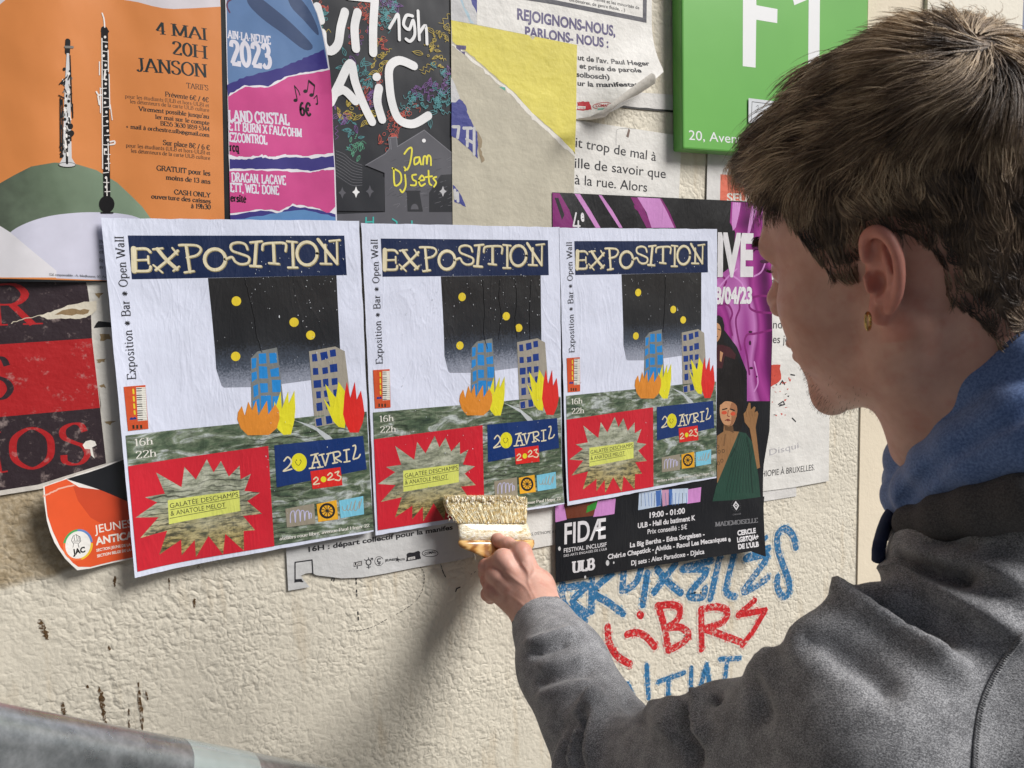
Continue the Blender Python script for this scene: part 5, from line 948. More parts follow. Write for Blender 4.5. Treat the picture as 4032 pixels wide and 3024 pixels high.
o = bpy.data.objects.new('sign_panel', me); COL.objects.link(o); o.parent = s.root; o.location = (0, -(SO + .001) / 2, .21)
s.poly('white_letters', S_([(600, -220), (690, -240), (697, 38), (850, 66), (848, 168), (696, 143), (691, 491), (598, 480)]), VIN); s.poly('white_letters', S_([(600, -220), (880, -190), (878, -100), (690, -130)]), VIN)
s.poly('white_letters', S_([(1078, -200), (1160, -190), (1153, 553), (1072, 546)]), VIN); s.poly('white_letters', S_([(962, -5), (1085, -80), (1085, -10), (972, 38)]), VIN)
s.text('address_text', '20, Avenue', S_([(207, 1014)])[0], S_([(650, 1048)])[0], 39, VIN)
s.done()
s = Sheet('paper_note', 'small white handwritten note with inked border, taped on the green sign', 'note', 0, S_([(641, 712), (860, 738), (856, 905), (640, 892)]), pm((214, 218, 224), 'plain'), off=SO + .002)
s.line('ink_border', S_([(660, 880), (666, 738), (850, 762)]), 2, BK); s.line('handwriting', crv(S_([(695, 775), (710, 765), (706, 800), (698, 815), (694, 800), (725, 795)])), 1.4, BK); s.done()

# ------------------------------------------------------------------ galvanised handrail with clear tape
m, t, b = newmat('galvanised_steel'); p = pos(t); b.inputs['Metallic'].default_value = .9
n1 = noise(t, p, 130, 5, .75); n2 = noise(t, mapped(t, p, (1, 1, 1)), 26, 4, .6)
t.links.new(ramp(t, math_(t, 'ADD', math_(t, 'MULTIPLY', n1, .5), math_(t, 'MULTIPLY', n2, .5)), [(.35, (.30, .33, .35)), (.5, (.46, .50, .53)), (.65, (.66, .70, .74))]), b.inputs['Base Color'])
t.links.new(math_(t, 'MULTIPLY_ADD', n2, .30, .14), b.inputs['Roughness']); bump(t, b, n1, .08, .001); STEEL = m
ra, rb = CP(0, 2789 + 158, .50), CP(1000, 2975 + 120, .68); dr = (rb - ra) / np.linalg.norm(rb - ra)
rail = empty('handrail', tuple(ra), 'galvanised steel tube handrail sloping down across the lower left corner', 'handrail')
mb = MB(); mb.tube([ra - dr * 1.1, ra, rb, rb + dr * 1.2], .0255, STEEL, 40); mb.build('rail_tube', rail, True, ra)
mb = MB()
for q in (ra - dr * .8, rb + dr * .9): mb.tube([q, q + np.array([0, -q[1] * .0 + .0, -.08]), q + np.array([0, .0, -q[2] + .0])], .02, STEEL, 20)
mb.build('rail_post', rail, True, ra)
m, t, b = newmat('clear_tape'); b.inputs['Base Color'].default_value = (.62, .72, .70, 1); b.inputs['Roughness'].default_value = .12; b.inputs['Alpha'].default_value = .42; b.inputs['Coat Weight'].default_value = .6; TAPE = m
def onrail(px, py):                                                  # axial position of the rail point nearest the sight line
    d = ray(px, py); d = d / np.linalg.norm(d); w0 = CAM - ra; bb = d @ dr; return ((dr @ w0) - bb * (d @ w0)) / (1 - bb * bb)
t0, t1 = onrail(690, 2960), onrail(960, 3000)
mb = MB(); mb.tube([ra + dr * (t0 + (t1 - t0) * k / 8) for k in range(9)], .02595, TAPE, 40, False); tp = mb.build('clear_tape', rail, True, ra)
ax = ra + dr * (t0 * .45 + t1 * .55); tow = CAM - ax; tow -= dr * (tow @ dr); tow /= np.linalg.norm(tow); up_ = np.cross(dr, tow)
mb = MB(); mb.tube([ax + tow * .0262 * math.cos(a0) + up_ * .0262 * math.sin(a0) + dr * dx for a0, dx in [(.35 + .13 * math.sin(k * .524), .017 * math.cos(k * .524)) for k in range(13)]], .0006, STEEL, 6); mb.build('tape_blister', tp, True, ra)
# ------------------------------------------------------------------ the person: implicit surfaces -> meshes
def smin(a, b, k):
    h = np.clip(.5 + .5 * (b - a) / k, 0, 1); return b * (1 - h) + a * h - k * h * (1 - h)
def smax(a, b, k): return -smin(-a, -b, k)
def d_cap(P, a, b, ra, rb):
    a, b = np.asarray(a, float), np.asarray(b, float); ab = b - a
    t = np.clip(((P - a) @ ab) / (ab @ ab), 0, 1); return np.linalg.norm(P - a - t[..., None] * ab, axis=-1) - (ra + (rb - ra) * t)
def d_ell(P, c, r, M=None):
    q = P - np.asarray(c, float)
    if M is not None: q = q @ M
    r = np.asarray(r, float); k0 = np.linalg.norm(q / r, axis=-1); k1 = np.linalg.norm(q / (r * r), axis=-1)
    return k0 * (k0 - 1) / np.maximum(k1, 1e-9)
def surface(fn, lo, hi, h):                                           # surface nets
    lo = np.asarray(lo, float); n = np.ceil((np.asarray(hi) - lo) / h).astype(int) + 1
    ax = [lo[i] + h * np.arange(n[i]) for i in range(3)]
    D = np.empty(n, np.float32)
    for i in range(n[0]):
        Y, Z = np.meshgrid(ax[1], ax[2], indexing='ij'); D[i] = fn(np.stack([np.full_like(Y, ax[0][i]), Y, Z], -1))
    S = D < 0; m = n - 1
    acc = np.zeros((*m, 3)); cnt = np.zeros(m)
    for axis in range(3):
        for o in ((0, 0), (0, 1), (1, 0), (1, 1)):
            off0 = [0, 0, 0]; others = [k for k in range(3) if k != axis]
            off0[others[0]], off0[others[1]] = o; off1 = list(off0); off1[axis] = 1
            sl0 = tuple(slice(off0[k], off0[k] + m[k]) for k in range(3)); sl1 = tuple(slice(off1[k], off1[k] + m[k]) for k in range(3))
            a, b = D[sl0], D[sl1]; c = S[sl0] != S[sl1]
            t = np.where(c, a / np.where(c, a - b, 1), 0); p = np.zeros((*m, 3))
            for k in range(3): p[..., k] = off0[k]
            p[..., axis] = t; acc += p * c[..., None]; cnt += c
    act = cnt > 0; idx = -np.ones(m, int); idx[act] = np.arange(act.sum())
    I = np.argwhere(act); V = lo + h * (I + acc[act] / cnt[act][:, None]); F = []
    for axis in range(3):
        o1, o2 = [(1, 2), (2, 0), (0, 1)][axis]
        sl0 = [slice(1, m[k]) for k in range(3)]; sl0[axis] = slice(0, m[axis]); sl1 = list(sl0); sl1[axis] = slice(1, m[axis] + 1)
        a, b = S[tuple(sl0)], S[tuple(sl1)]; e = np.argwhere(a != b); fl = a[tuple(e.T)]
        for k in range(3):
            if k != axis: e[:, k] += 1
        d1 = np.zeros(3, int); d1[o1] = 1; d2 = np.zeros(3, int); d2[o2] = 1
        q = np.stack([idx[tuple((e - d1 - d2).T)], idx[tuple((e - d2).T)], idx[tuple(e.T)], idx[tuple((e - d1).T)]], 1)
        q[~fl] = q[~fl][:, ::-1]; F.append(q)
    return V, np.concatenate(F)
def relax(V, F, n=2, lam=.5):
    for _ in range(n):
        s = np.zeros_like(V); c = np.zeros(len(V))
        for a, b in ((0, 1), (1, 2), (2, 3), (3, 0)):
            np.add.at(s, F[:, a], V[F[:, b]]); np.add.at(s, F[:, b], V[F[:, a]]); np.add.at(c, F[:, a], 1); np.add.at(c, F[:, b], 1)
        V = V + lam * (s / np.maximum(c, 1)[:, None] - V)
    return V
def npmesh(name, V, F, mat, root, at, smooth=True):
    me = bpy.data.meshes.new(name); V = np.asarray(V) - at; F = np.asarray(F); k = F.shape[1]
    me.vertices.add(len(V)); me.vertices.foreach_set('co', V.astype(np.float32).ravel()); me.loops.add(F.size); me.loops.foreach_set('vertex_index', F.ravel().astype(np.int32))
    me.polygons.add(len(F)); me.polygons.foreach_set('loop_start', (np.arange(len(F)) * k).astype(np.int32)); me.polygons.foreach_set('loop_total', np.full(len(F), k, np.int32))
    me.polygons.foreach_set('use_smooth', [smooth] * len(F)); me.update(calc_edges=True); me.validate(); me.materials.append(mat)
    o = bpy.data.objects.new(name, me); COL.objects.link(o); o.parent = root; return o

# head frame: local (l left, f forward, u up) -> world
yw, pt, rl = math.radians(10.9), math.radians(-6.4), math.radians(-15.4)
cy, sy, cp, sp, cr, sr = math.cos(yw), math.sin(yw), math.cos(pt), math.sin(pt), math.cos(rl), math.sin(rl)
HR = np.array([[cy, -sy, 0], [sy, cy, 0], [0, 0, 1]]) @ np.array([[1, 0, 0], [0, cp, -sp], [0, sp, cp]]) @ np.array([[cr, 0, sr], [0, 1, 0], [-sr, 0, cr]])
HP = np.array([0.534, -0.6216, 1.5212 + CZ - 1.5])
LFU = np.array([[-1, 0, 0], [0, 1, 0], [0, 0, 1]])
def H2W(q): return (np.asarray(q, float) * np.array([-1, 1, 1])) @ HR.T + HP      # q = (l,f,u)
def W2H(P): return ((P - HP) @ HR) * np.array([-1, 1, 1])

NK = CP(3960, 2050, .625)                                             # base of the neck
NKh = W2H(NK)
def head_sdf(q):                                                     # q in head coordinates (l,f,u)
    qa = q.copy(); qa[..., 0] = np.abs(qa[..., 0])
    d = d_ell(q, (0, -.008, .050), (.074, .098, .084))
    d = smin(d, d_ell(q, (0, .040, .020), (.062, .055, .078)), .03)
    d = smin(d, d_ell(qa, (.040, .055, -.014), (.024, .027, .020)), .02)             # cheek bone
    d = smin(d, d_ell(qa, (.040, .040, -.045), (.026, .045, .042)), .025)            # cheek
    d = smin(d, d_cap(qa, (.054, .0, -.066), (.016, .078, -.106), .015, .014), .022)  # jaw
    d = smin(d, d_ell(q, (0, .084, -.104), (.021, .017, .017)), .014)                # chin
    d = smin(d, d_ell(q, (0, .066, -.064), (.036, .040, .038)), .02)                 # mouth mass
    d = smin(d, d_ell(q, (0, .030, -.085), (.045, .050, .025)), .02)                 # underside
    d = smin(d, d_cap(qa, (.010, .091, .036), (.044, .0785, .034), .011, .0105), .012)  # brow
    d = smax(d, -d_ell(qa, (.036, .104, .012), (.022, .024, .0155)), .012)            # socket
    d = smin(d, d_cap(q, (0, .089, .026), (0, .110, -.015), .008, .0115), .010)      # nose
    d = smin(d, d_ell(q, (0, .1125, -.018), (.012, .012, .010)), .006)
    d = smin(d, d_ell(qa, (.013, .104, -.023), (.0085, .012, .0085)), .006)
    d = smin(d, d_ell(q, (0, .103, -.055), (.021, .009, .0065)), .006)               # lips
    d = smin(d, d_ell(q, (0, .1015, -.068), (.018, .009, .007)), .005)
    d = smax(d, -d_cap(qa, (0, .112, -.0615), (.022, .100, -.0625), .0018, .0012), .003)
    d = smin(d, d_ell(qa, (.034, .076, .0125), (.0145, .0135, .0115)), .004)          # lids
    # neck
    d = smin(d, d_cap(q, (0, -.030, -.02), NKh * .45 + np.array([0, -.03, -.02]) * .55, .054, .053), .03)
    d = smin(d, d_cap(q, NKh * .45 + np.array([0, -.03, -.02]) * .55, NKh, .052, .054), .03)
    d = smin(d, d_cap(qa * [1, 1, 1], (.060, -.022, -.035), (.022, .02, -.15), .012, .010), .03)   # neck muscle
    # left ear (right ear mirrored)
    e = (qa - np.array([.070, -.0205, .003])) * np.array([1, 1.22, 1.0]); a = math.radians(2); ca, sa = math.cos(a), math.sin(a)
    el, ef, eu = e[..., 0], e[..., 1], e[..., 2]
    t = math.radians(14); ef, eu = ef * math.cos(t) + eu * math.sin(t), -ef * math.sin(t) + eu * math.cos(t)
    xo = el * ca + ef * sa; xf = -el * sa + ef * ca                  # xo out of the ear plate, xf forward in the plate
    E = np.stack([xo, xf, eu], -1)
    pl = d_ell(E, (.004, 0, .004), (.0075, .0165, .030)); pl = smin(pl, d_ell(E, (.006, .005, -.026), (.005, .0085, .0105)), .006)
    rim = [(.010, .013, .012), (.013, .011, .026), (.014, .002, .033), (.0145, -.009, .030), (.0145, -.0165, .018), (.014, -.0175, .004), (.012, -.014, -.010), (.010, -.006, -.022)]
    rim = crv(rim, n=3)
    for p0, p1 in zip(rim[:-1], rim[1:]): pl = smin(pl, d_cap(E, p0, p1, .0036, .0036), .003)
    ah = [(.0115, -.003, .020), (.0125, -.008, .010), (.012, -.0095, -.002), (.0115, -.006, -.012), (.0115, .002, -.016)]
    for p0, p1 in zip(ah[:-1], ah[1:]): pl = smin(pl, d_cap(E, p0, p1, .0026, .0028), .003)
    pl = smin(pl, d_cap(E, (.0115, .011, -.001), (.0115, .009, -.009), .0032, .003), .003)     # tragus
    pl = smax(pl, -d_ell(E, (.0148, .002, -.003), (.0105, .0070, .0088)), .0025)                  # concha
    pl = smax(pl, -d_ell(E, (.0145, .004, .018), (.006, .006, .0075)), .003)
    return smin(d, pl, .005)
m, t, b = newmat('skin'); p = pos(t)
n1 = noise(t, p, 28, 3, .6); n2 = noise(t, p, 900, 2, .6)
c = ramp(t, n1, [(.3, C(190, 142, 126)), (.55, C(206, 162, 147)), (.75, C(216, 174, 158))])
at2 = N(t, 'ShaderNodeAttribute', attribute_name='red'); bl_ = noise(t, p, 75, 3, .6)
c = mix(t, math_(t, 'MULTIPLY', at2.outputs['Fac'], .48), c, C(196, 104, 92)); c = mix(t, ramp(t, bl_, [(.52, (0, 0, 0)), (.75, (.35,) * 3)]), c, C(192, 120, 104))
t.links.new(c, b.inputs['Base Color']); b.inputs['Roughness'].default_value = .48; b.inputs['Specular IOR Level'].default_value = .35
b.inputs['Subsurface Weight'].default_value = .25; b.inputs['Subsurface Radius'].default_value = (.012, .005, .003); b.inputs['Subsurface Scale'].default_value = .5
vo = N(t, 'ShaderNodeTexVoronoi', feature='DISTANCE_TO_EDGE'); vo.inputs['Scale'].default_value = 420; t.links.new(mapped(t, p, (1, 1, 1.6)), vo.inputs['Vector'])
bump(t, b, n2, .14, .0006, bump(t, None, vo.outputs['Distance'], .20, .0006, bump(t, None, noise(t, p, 190, 3, .6), .16, .0014))); SKIN = m
PER = np.array([.56, -.62, 0.0])
person = empty('person', tuple(PER), 'young man with short brown hair, grey sweatshirt and blue hood, brushing paste onto a poster', 'person')
LOC = np.array([-.11, -.125, -.22]); HIC = np.array([.11, .14, .15])
Vh, Fh = surface(head_sdf, LOC, HIC, .0017); Vh = relax(Vh, Fh, 1, .4)
Vhw = H2W(Vh); Fhw = Fh[:, ::-1]

# left hand, gripping the brush: built from joints seen in the picture with their distances
def HU(u, v, Z): return CP(1700 + u / 2.37, 1850 + v / 2.37, Z)
WR_ = HU(985, 1360, 1.015)
FING = {'index': [(835, 775, 1.062, .0125), (715, 705, 1.090, .0100), (622, 660, 1.106, .0088), (560, 632, 1.114, .0076)],
        'middle': [(668, 838, 1.056, .0125), (510, 905, 1.078, .0102), (500, 965, 1.110, .0090), (580, 985, 1.128, .0080)],
        'ring': [(604, 975, 1.058, .0118), (526, 1030, 1.080, .0096), (535, 1075, 1.108, .0086), (600, 1080, 1.126, .0076)],
        'little': [(572, 1120, 1.064, .0108), (524, 1160, 1.082, .0088), (548, 1190, 1.104, .0078), (606, 1180, 1.118, .0068)],
        'thumb': [(1010, 1060, 1.066, .0150), (900, 930, 1.100, .0120), (800, 850, 1.118, .0100), (730, 810, 1.124, .0088)]}
WRB = {'index': (1010, 1200), 'middle': (950, 1220), 'ring': (880, 1250), 'little': (820, 1290)}
FA = CP(2235, 2600, .95)
def hand_sdf(P):
    d = None
    for nme, J in FING.items():
        Q = [(HU(*j[:3]), j[3]) for j in J]; f = None
        for (a, ra), (b_, rb) in zip(Q[:-1], Q[1:]):
            c_ = d_cap(P, a, b_, ra, rb); f = c_ if f is None else smin(f, c_, .003)
        for (a, ra) in Q[1:-1]: f = smin(f, np.linalg.norm(P - a, axis=-1) - ra * 1.07, .004)   # knuckle joints
        if nme != 'thumb':
            w = WRB[nme]; base = HU(w[0], w[1], 1.038); k = Q[0][0]
            f = smin(f, d_cap(P, k, base, Q[0][1] + .0015, .0165), .008)
            tow = CAM - k; tow = tow / np.linalg.norm(tow)
            f = smin(f, np.linalg.norm(P - (k + tow * .0035), axis=-1) - .0105, .007)                     # knuckle
            f = smin(f, d_cap(P, k + tow * .0095, base + tow * .0145, .0028, .0022), .007)                # tendon
        else:
            f = smin(f, d_cap(P, Q[0][0], HU(1020, 1240, 1.03), .0155, .020), .012)
        d = f if d is None else smin(d, f, .0030)
    d = smin(d, d_ell(P, HU(800, 1050, 1.075), (.032, .032, .030)), .014)               # palm
    d = smin(d, d_cap(P, HU(900, 1180, 1.045), WR_, .027, .0255), .018)
    d = smin(d, d_cap(P, HU(980, 1130, 1.05), WR_, .022, .0255), .016)
    d = smin(d, d_cap(P, WR_, FA, .0265, .038), .02)
    return d
pts = np.array([HU(*j[:3]) for J in FING.values() for j in J] + [WR_, FA])
Vn, Fn = surface(hand_sdf, pts.min(0) - .05, pts.max(0) + .05, .0016); Vn = relax(Vn, Fn, 1, .4)

VEIN = [[np.array(p) for p in crv([(1700 + u / 2.37, 1850 + v / 2.37) for u, v in P], n=4)] for P in ([(845, 880), (900, 960), (905, 1060), (960, 1180), (1010, 1260)], [(690, 960), (790, 1030), (880, 1100), (930, 1190)], [(940, 840), (960, 940), (900, 1010)], [(640, 1130), (740, 1180), (850, 1260)])]
def line_height(x, y, lines, s_, a_):
    h = np.zeros_like(x)
    for P in lines:
        best = np.full_like(x, 1e9)
        for i in range(len(P) - 1):
            d = P[i + 1] - P[i]; t = np.clip(((x - P[i][0]) * d[0] + (y - P[i][1]) * d[1]) / (d @ d), 0, 1); best = np.minimum(best, np.hypot(x - P[i][0] - t * d[0], y - P[i][1] - t * d[1]))
        h = np.maximum(h, a_ * np.exp(-(best / s_) ** 2))
    return h
qv = (Vn - CAM) @ ROT; vx_, vy_ = 2016 + FPX * qv[:, 0] / qv[:, 1], 1512 - FPX * qv[:, 2] / qv[:, 1]; tv_ = CAM - Vn; tv_ /= np.linalg.norm(tv_, axis=1)[:, None]
CREASE = [[np.array((1700 + u / 2.37, 1850 + v / 2.37)) for u, v in P] for P in ([(690, 660), (712, 735)], [(704, 655), (728, 732)], [(602, 625), (628, 690)], [(480, 880), (540, 930)], [(490, 868), (552, 915)], [(500, 1010), (556, 1050)], [(500, 1140), (548, 1170)])]
front_ = np.clip((HU(800, 1000, 1.075) - Vn) @ ROT[:, 1] / .02 + .6, 0, 1)
Vn = Vn + tv_ * (line_height(vx_, vy_, VEIN, 7, .0011) * front_ - line_height(vx_, vy_, CREASE, 3.2, .0009) * front_)[:, None]
# clothes --------------------------------------------------------------
m, t, b = newmat('grey_marl_jersey'); p = pos(t)
n1 = noise(t, mapped(t, p, (1, 1, 1.8), rot=(.3, .4, 0)), 900, 3, .75); n2 = noise(t, p, 60, 3); 
t.links.new(ramp(t, math_(t, 'ADD', math_(t, 'MULTIPLY', n1, .85), math_(t, 'MULTIPLY', n2, .2)), [(.36, C(72, 73, 77)), (.50, C(118, 119, 123)), (.64, C(186, 187, 191))]), b.inputs['Base Color'])
b.inputs['Roughness'].default_value = .95; b.inputs['Specular IOR Level'].default_value = .1; b.inputs['Sheen Weight'].default_value = .25; b.inputs['Sheen Roughness'].default_value = .5
wv = N(t, 'ShaderNodeTexWave', bands_direction='DIAGONAL'); wv.inputs['Scale'].default_value = 190; wv.inputs['Distortion'].default_value = 3.5; wv.inputs['Detail'].default_value = 2; t.links.new(p, wv.inputs['Vector'])
bump(t, b, n1, .6, .0012, bump(t, None, wv.outputs[0], .13, .0008, bump(t, None, noise(t, p, 26, 3), .25, .006))); JER = m
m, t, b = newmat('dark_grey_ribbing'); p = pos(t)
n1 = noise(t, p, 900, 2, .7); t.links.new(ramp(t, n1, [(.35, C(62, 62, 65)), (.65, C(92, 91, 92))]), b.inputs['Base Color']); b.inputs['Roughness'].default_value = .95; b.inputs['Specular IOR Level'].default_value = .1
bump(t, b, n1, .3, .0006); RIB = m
m, t, b = newmat('blue_hood_fabric'); p = pos(t)
n1 = noise(t, p, 600, 2, .6); t.links.new(ramp(t, n1, [(.35, C(72, 98, 148)), (.65, C(104, 132, 184))]), b.inputs['Base Color']); b.inputs['Roughness'].default_value = .9; b.inputs['Sheen Weight'].default_value = .3
bump(t, b, n1, .3, .0008, bump(t, None, noise(t, p, 30, 2), .2, .004)); HOODM = m
m, t, b = newmat('navy_cord'); b.inputs['Base Color'].default_value = (*C(34, 46, 78), 1); b.inputs['Roughness'].default_value = .85; bump(t, b, noise(t, pos(t), 500, 2), .5, .0008); CORD = m
m, t, b = newmat('denim'); t.links.new(ramp(t, noise(t, pos(t), 300, 3), [(.3, C(30, 36, 50)), (.7, C(50, 58, 76))]), b.inputs['Base Color']); b.inputs['Roughness'].default_value = .9; DEN = m
SHL = CP(3440, 2920, .56); ELB = CP(2460, 3090, .79); WRS = CP(2128, 2440, 1.018); NB_ = CP(4020, 2180, .60); TOR = CP(4150, 3020, .605); SHR = np.array([.80, -.56, NB_[2] - .08])
HIPc = np.array([.62, -.66, .88])
RIDGE = []
def top_sdf(P):
    d = d_cap(P, NB_ + np.array([0, 0, -.02]), TOR, .082, .150)
    d = smin(d, d_cap(P, TOR, HIPc, .150, .150), .06)
    d = smin(d, d_cap(P, NB_ + np.array([0, 0, -.045]), SHL, .058, .068), .03)
    d = smin(d, d_cap(P, NB_ + np.array([0, 0, -.03]), SHR, .070, .070), .05)
    d = smin(d, d_cap(P, SHR, SHR + np.array([.06, .02, -.30]), .070, .056), .04)
    d = smin(d, d_cap(P, SHR + np.array([.06, .02, -.30]), SHR + np.array([.04, .16, -.52]), .055, .042), .03)
    arm = d_cap(P, SHL, ELB, .069, .061)
    arm = smin(arm, d_cap(P, ELB, CP(2215, 2620, .93), .061, .051), .03)
    arm = smin(arm, d_cap(P, CP(2215, 2620, .93), WRS, .052, .040), .02)
    d = smin(d, arm, .03)
    d = smin(d, d_cap(P, CP(3200, 2530, .565), CP(3440, 2420, .58), .019, .024), .025)      # bunched cloth over the shoulder
    d = smin(d, d_cap(P, CP(3040, 2680, .59), CP(3010, 2860, .61), .020, .025), .025)
    d = smin(d, d_cap(P, CP(2820, 2830, .68), CP(2870, 3010, .66), .022, .030), .025)
    for a, b_ in ((CP(3600, 2155, .640), CP(3640, 2160, .605)), (CP(3640, 2160, .605), CP(3850, 2110, .570)), (CP(3850, 2110, .570), CP(4080, 2050, .548)), (CP(4080, 2050, .548), CP(4300, 1980, .55))):
        d = smin(d, d_cap(P, a, b_, .014, .016), .02)
    for (a, b_, ra, rb, k, sg) in RIDGE:
        c_ = d_cap(P, a, b_, ra, rb); d = smin(d, c_, k) if sg > 0 else smax(d, -c_, k)
    return d
def hit(px, py, fn, z0=.25, z1=1.5):                                  # distance at which the sight line meets a surface
    z = z0
    for _ in range(90):
        q = float(fn(CP(px, py, z)[None])[0])
        if q < 4e-4: return z
        z += q * .8
        if z > z1: break
    return None
C29 = K(2900, 1900, 1.476)
def toPX(P):
    q = (P - CAM) @ ROT; return 2016 + FPX * q[..., 0] / q[..., 1], 1512 - FPX * q[..., 2] / q[..., 1]
FOLDS = [(C29(P), s_, a_) for P, s_, a_ in (                           # folds of the cloth: line, half width (px), height (mm)
    ([(440, 650), (560, 615), (680, 660), (800, 740), (920, 830), (1050, 930), (1200, 1040), (1350, 1130)], 46, 11),
    ([(650, 615), (780, 660), (900, 740), (1020, 830), (1130, 900), (1240, 950)], 34, -15),
    ([(830, 430), (930, 500), (1050, 580), (1200, 650), (1350, 720), (1500, 800), (1700, 910)], 50, 10),
    ([(880, 430), (1000, 480), (1150, 540), (1280, 570), (1380, 545)], 28, -12),
    ([(960, 370), (1200, 430), (1350, 450), (1500, 510), (1700, 600)], 36, 8), ([(1120, 350), (1250, 345), (1380, 365)], 22, -6),
    ([(310, 740), (400, 690), (500, 672)], 18, -8), ([(60, 960), (140, 930), (200, 930)], 34, 6), ([(300, 900), (520, 930), (760, 1080), (960, 1260)], 60, -7), ([(20, 1100), (120, 1220), (160, 1420)], 36, -6))]
FOLDS += [(V_(P), s_, a_) for P, s_, a_ in (
    ([(660, 1075), (625, 1200), (602, 1400), (585, 1640)], 34, 9), ([(590, 1230), (560, 1380), (540, 1640)], 20, -11), ([(540, 1310), (495, 1450), (470, 1640)], 15, 7),
    ([(500, 1240), (430, 1390), (395, 1640)], 22, -9), ([(700, 1085), (560, 1170), (440, 1330), (370, 1500), (350, 1640)], 24, 7), ([(420, 1250), (340, 1400), (310, 1600)], 26, -5),
    ([(1310, 1095), (1295, 1200), (1310, 1320), (1340, 1450), (1350, 1640)], 25, -13), ([(1400, 1050), (1355, 1150), (1380, 1300), (1420, 1450)], 30, 7), ([(1235, 1060), (1330, 1012), (1450, 1000)], 18, -7), ([(1490, 1070), (1512, 1140)], 22, -8),
    ([(820, 1075), (900, 1150), (1000, 1280)], 30, -6), ([(960, 1070), (1080, 1200), (1140, 1400)], 40, 6), ([(1180, 1080), (1210, 1250), (1190, 1450)], 34, 5),
    ([(120, 730), (250, 685), (400, 640), (490, 600)], 20, 6), ([(150, 790), (300, 745), (440, 690)], 16, -5), ([(200, 900), (400, 830), (560, 800)], 26, 3), ([(180, 1010), (420, 930), (640, 900)], 24, -4), ([(200, 1120), (400, 1040), (620, 1010)], 26, 4))]
FOLDS = [([np.array(p) for p in crv(P, n=4)], s_, a_) for P, s_, a_ in FOLDS]
def fold_height(x, y):
    h = np.zeros_like(x)
    for P, s_, a_ in FOLDS:
        best = np.full_like(x, 1e9); tb = np.zeros_like(x); n = len(P) - 1
        for i in range(n):
            d = P[i + 1] - P[i]; t = np.clip(((x - P[i][0]) * d[0] + (y - P[i][1]) * d[1]) / (d @ d), 0, 1)
            e = np.hypot(x - P[i][0] - t * d[0], y - P[i][1] - t * d[1]); c = e < best; best = np.where(c, e, best); tb = np.where(c, (i + t) / n, tb)
        h += a_ * .0017 * np.exp(-(best / s_) ** 2) * np.clip(np.minimum(tb, 1 - tb) * 5 + .15, 0, 1)
    return h
def vnormals(V, F):
    Nn = np.zeros_like(V); f = np.cross(V[F[:, 2]] - V[F[:, 0]], V[F[:, 3]] - V[F[:, 1]])
    for k in range(4): np.add.at(Nn, F[:, k], f)
    return Nn / (np.linalg.norm(Nn, axis=1)[:, None] + 1e-12)
pts = np.array([SHL, ELB, WRS, NB_, TOR, SHR, HIPc, SHR + np.array([.06, .16, -.52])])
def top_open(P):                                                     # sleeve ends at the wrist, body at the hip, neck opening
    d = top_sdf(P)
    wd_ = WRS - CP(2215, 2620, .93); wd_ /= np.linalg.norm(wd_)
    near = np.linalg.norm(P - WRS, axis=-1) < .12
    d = np.where(near, smax(d, (P - WRS) @ wd_ + .004, .004), d)
    return smax(d, (HIPc[2] - .02) - P[..., 2], .01)
Vt, Ft = surface(top_open, pts.min(0) - .17, pts.max(0) + .12, .0050); Vt = relax(Vt, Ft, 2, .5)
nt_ = vnormals(Vt, Ft); vw = CAM - Vt; vw /= np.linalg.norm(vw, axis=1)[:, None]; sgn = 1 if np.mean(np.sum(nt_ * (Vt - Vt.mean(0)), 1)) > 0 else -1
nt_ *= sgn; fx_, fy_ = toPX(Vt); Vt = Vt + nt_ * (fold_height(fx_, fy_) * np.clip(np.sum(nt_ * vw, 1) * 3 + .3, 0, 1))[:, None]; Vt = relax(Vt, Ft, 1, .4)
npmesh('sweatshirt', Vt, Ft, JER, person, PER)
def ringmesh(name, path, mat, tube=None, n=14, closed=False, wid=None, out=None): ...
# cuff: ribbed band round the wrist
wd_ = WRS - CP(2215, 2620, .93); wd_ /= np.linalg.norm(wd_)
def cuff_sdf(P):
    q = P - WRS; ax_ = q @ wd_; rr = np.linalg.norm(q - ax_[..., None] * wd_, axis=-1)
    d = np.abs(rr - (.0345 - .05 * ax_)) - .0034
    return smax(d, np.abs(ax_ + .020) - .026, .004)
Vc, Fc = surface(cuff_sdf, WRS - .085, WRS + .085, .0017); Vc = relax(Vc, Fc, 1); 
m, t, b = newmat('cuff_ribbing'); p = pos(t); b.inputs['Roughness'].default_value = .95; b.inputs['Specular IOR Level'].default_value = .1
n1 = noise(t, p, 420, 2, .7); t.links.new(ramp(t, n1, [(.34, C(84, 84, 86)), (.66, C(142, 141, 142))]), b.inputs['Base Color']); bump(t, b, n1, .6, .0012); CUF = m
npmesh('cuff', Vc, Fc, CUF, person, PER)
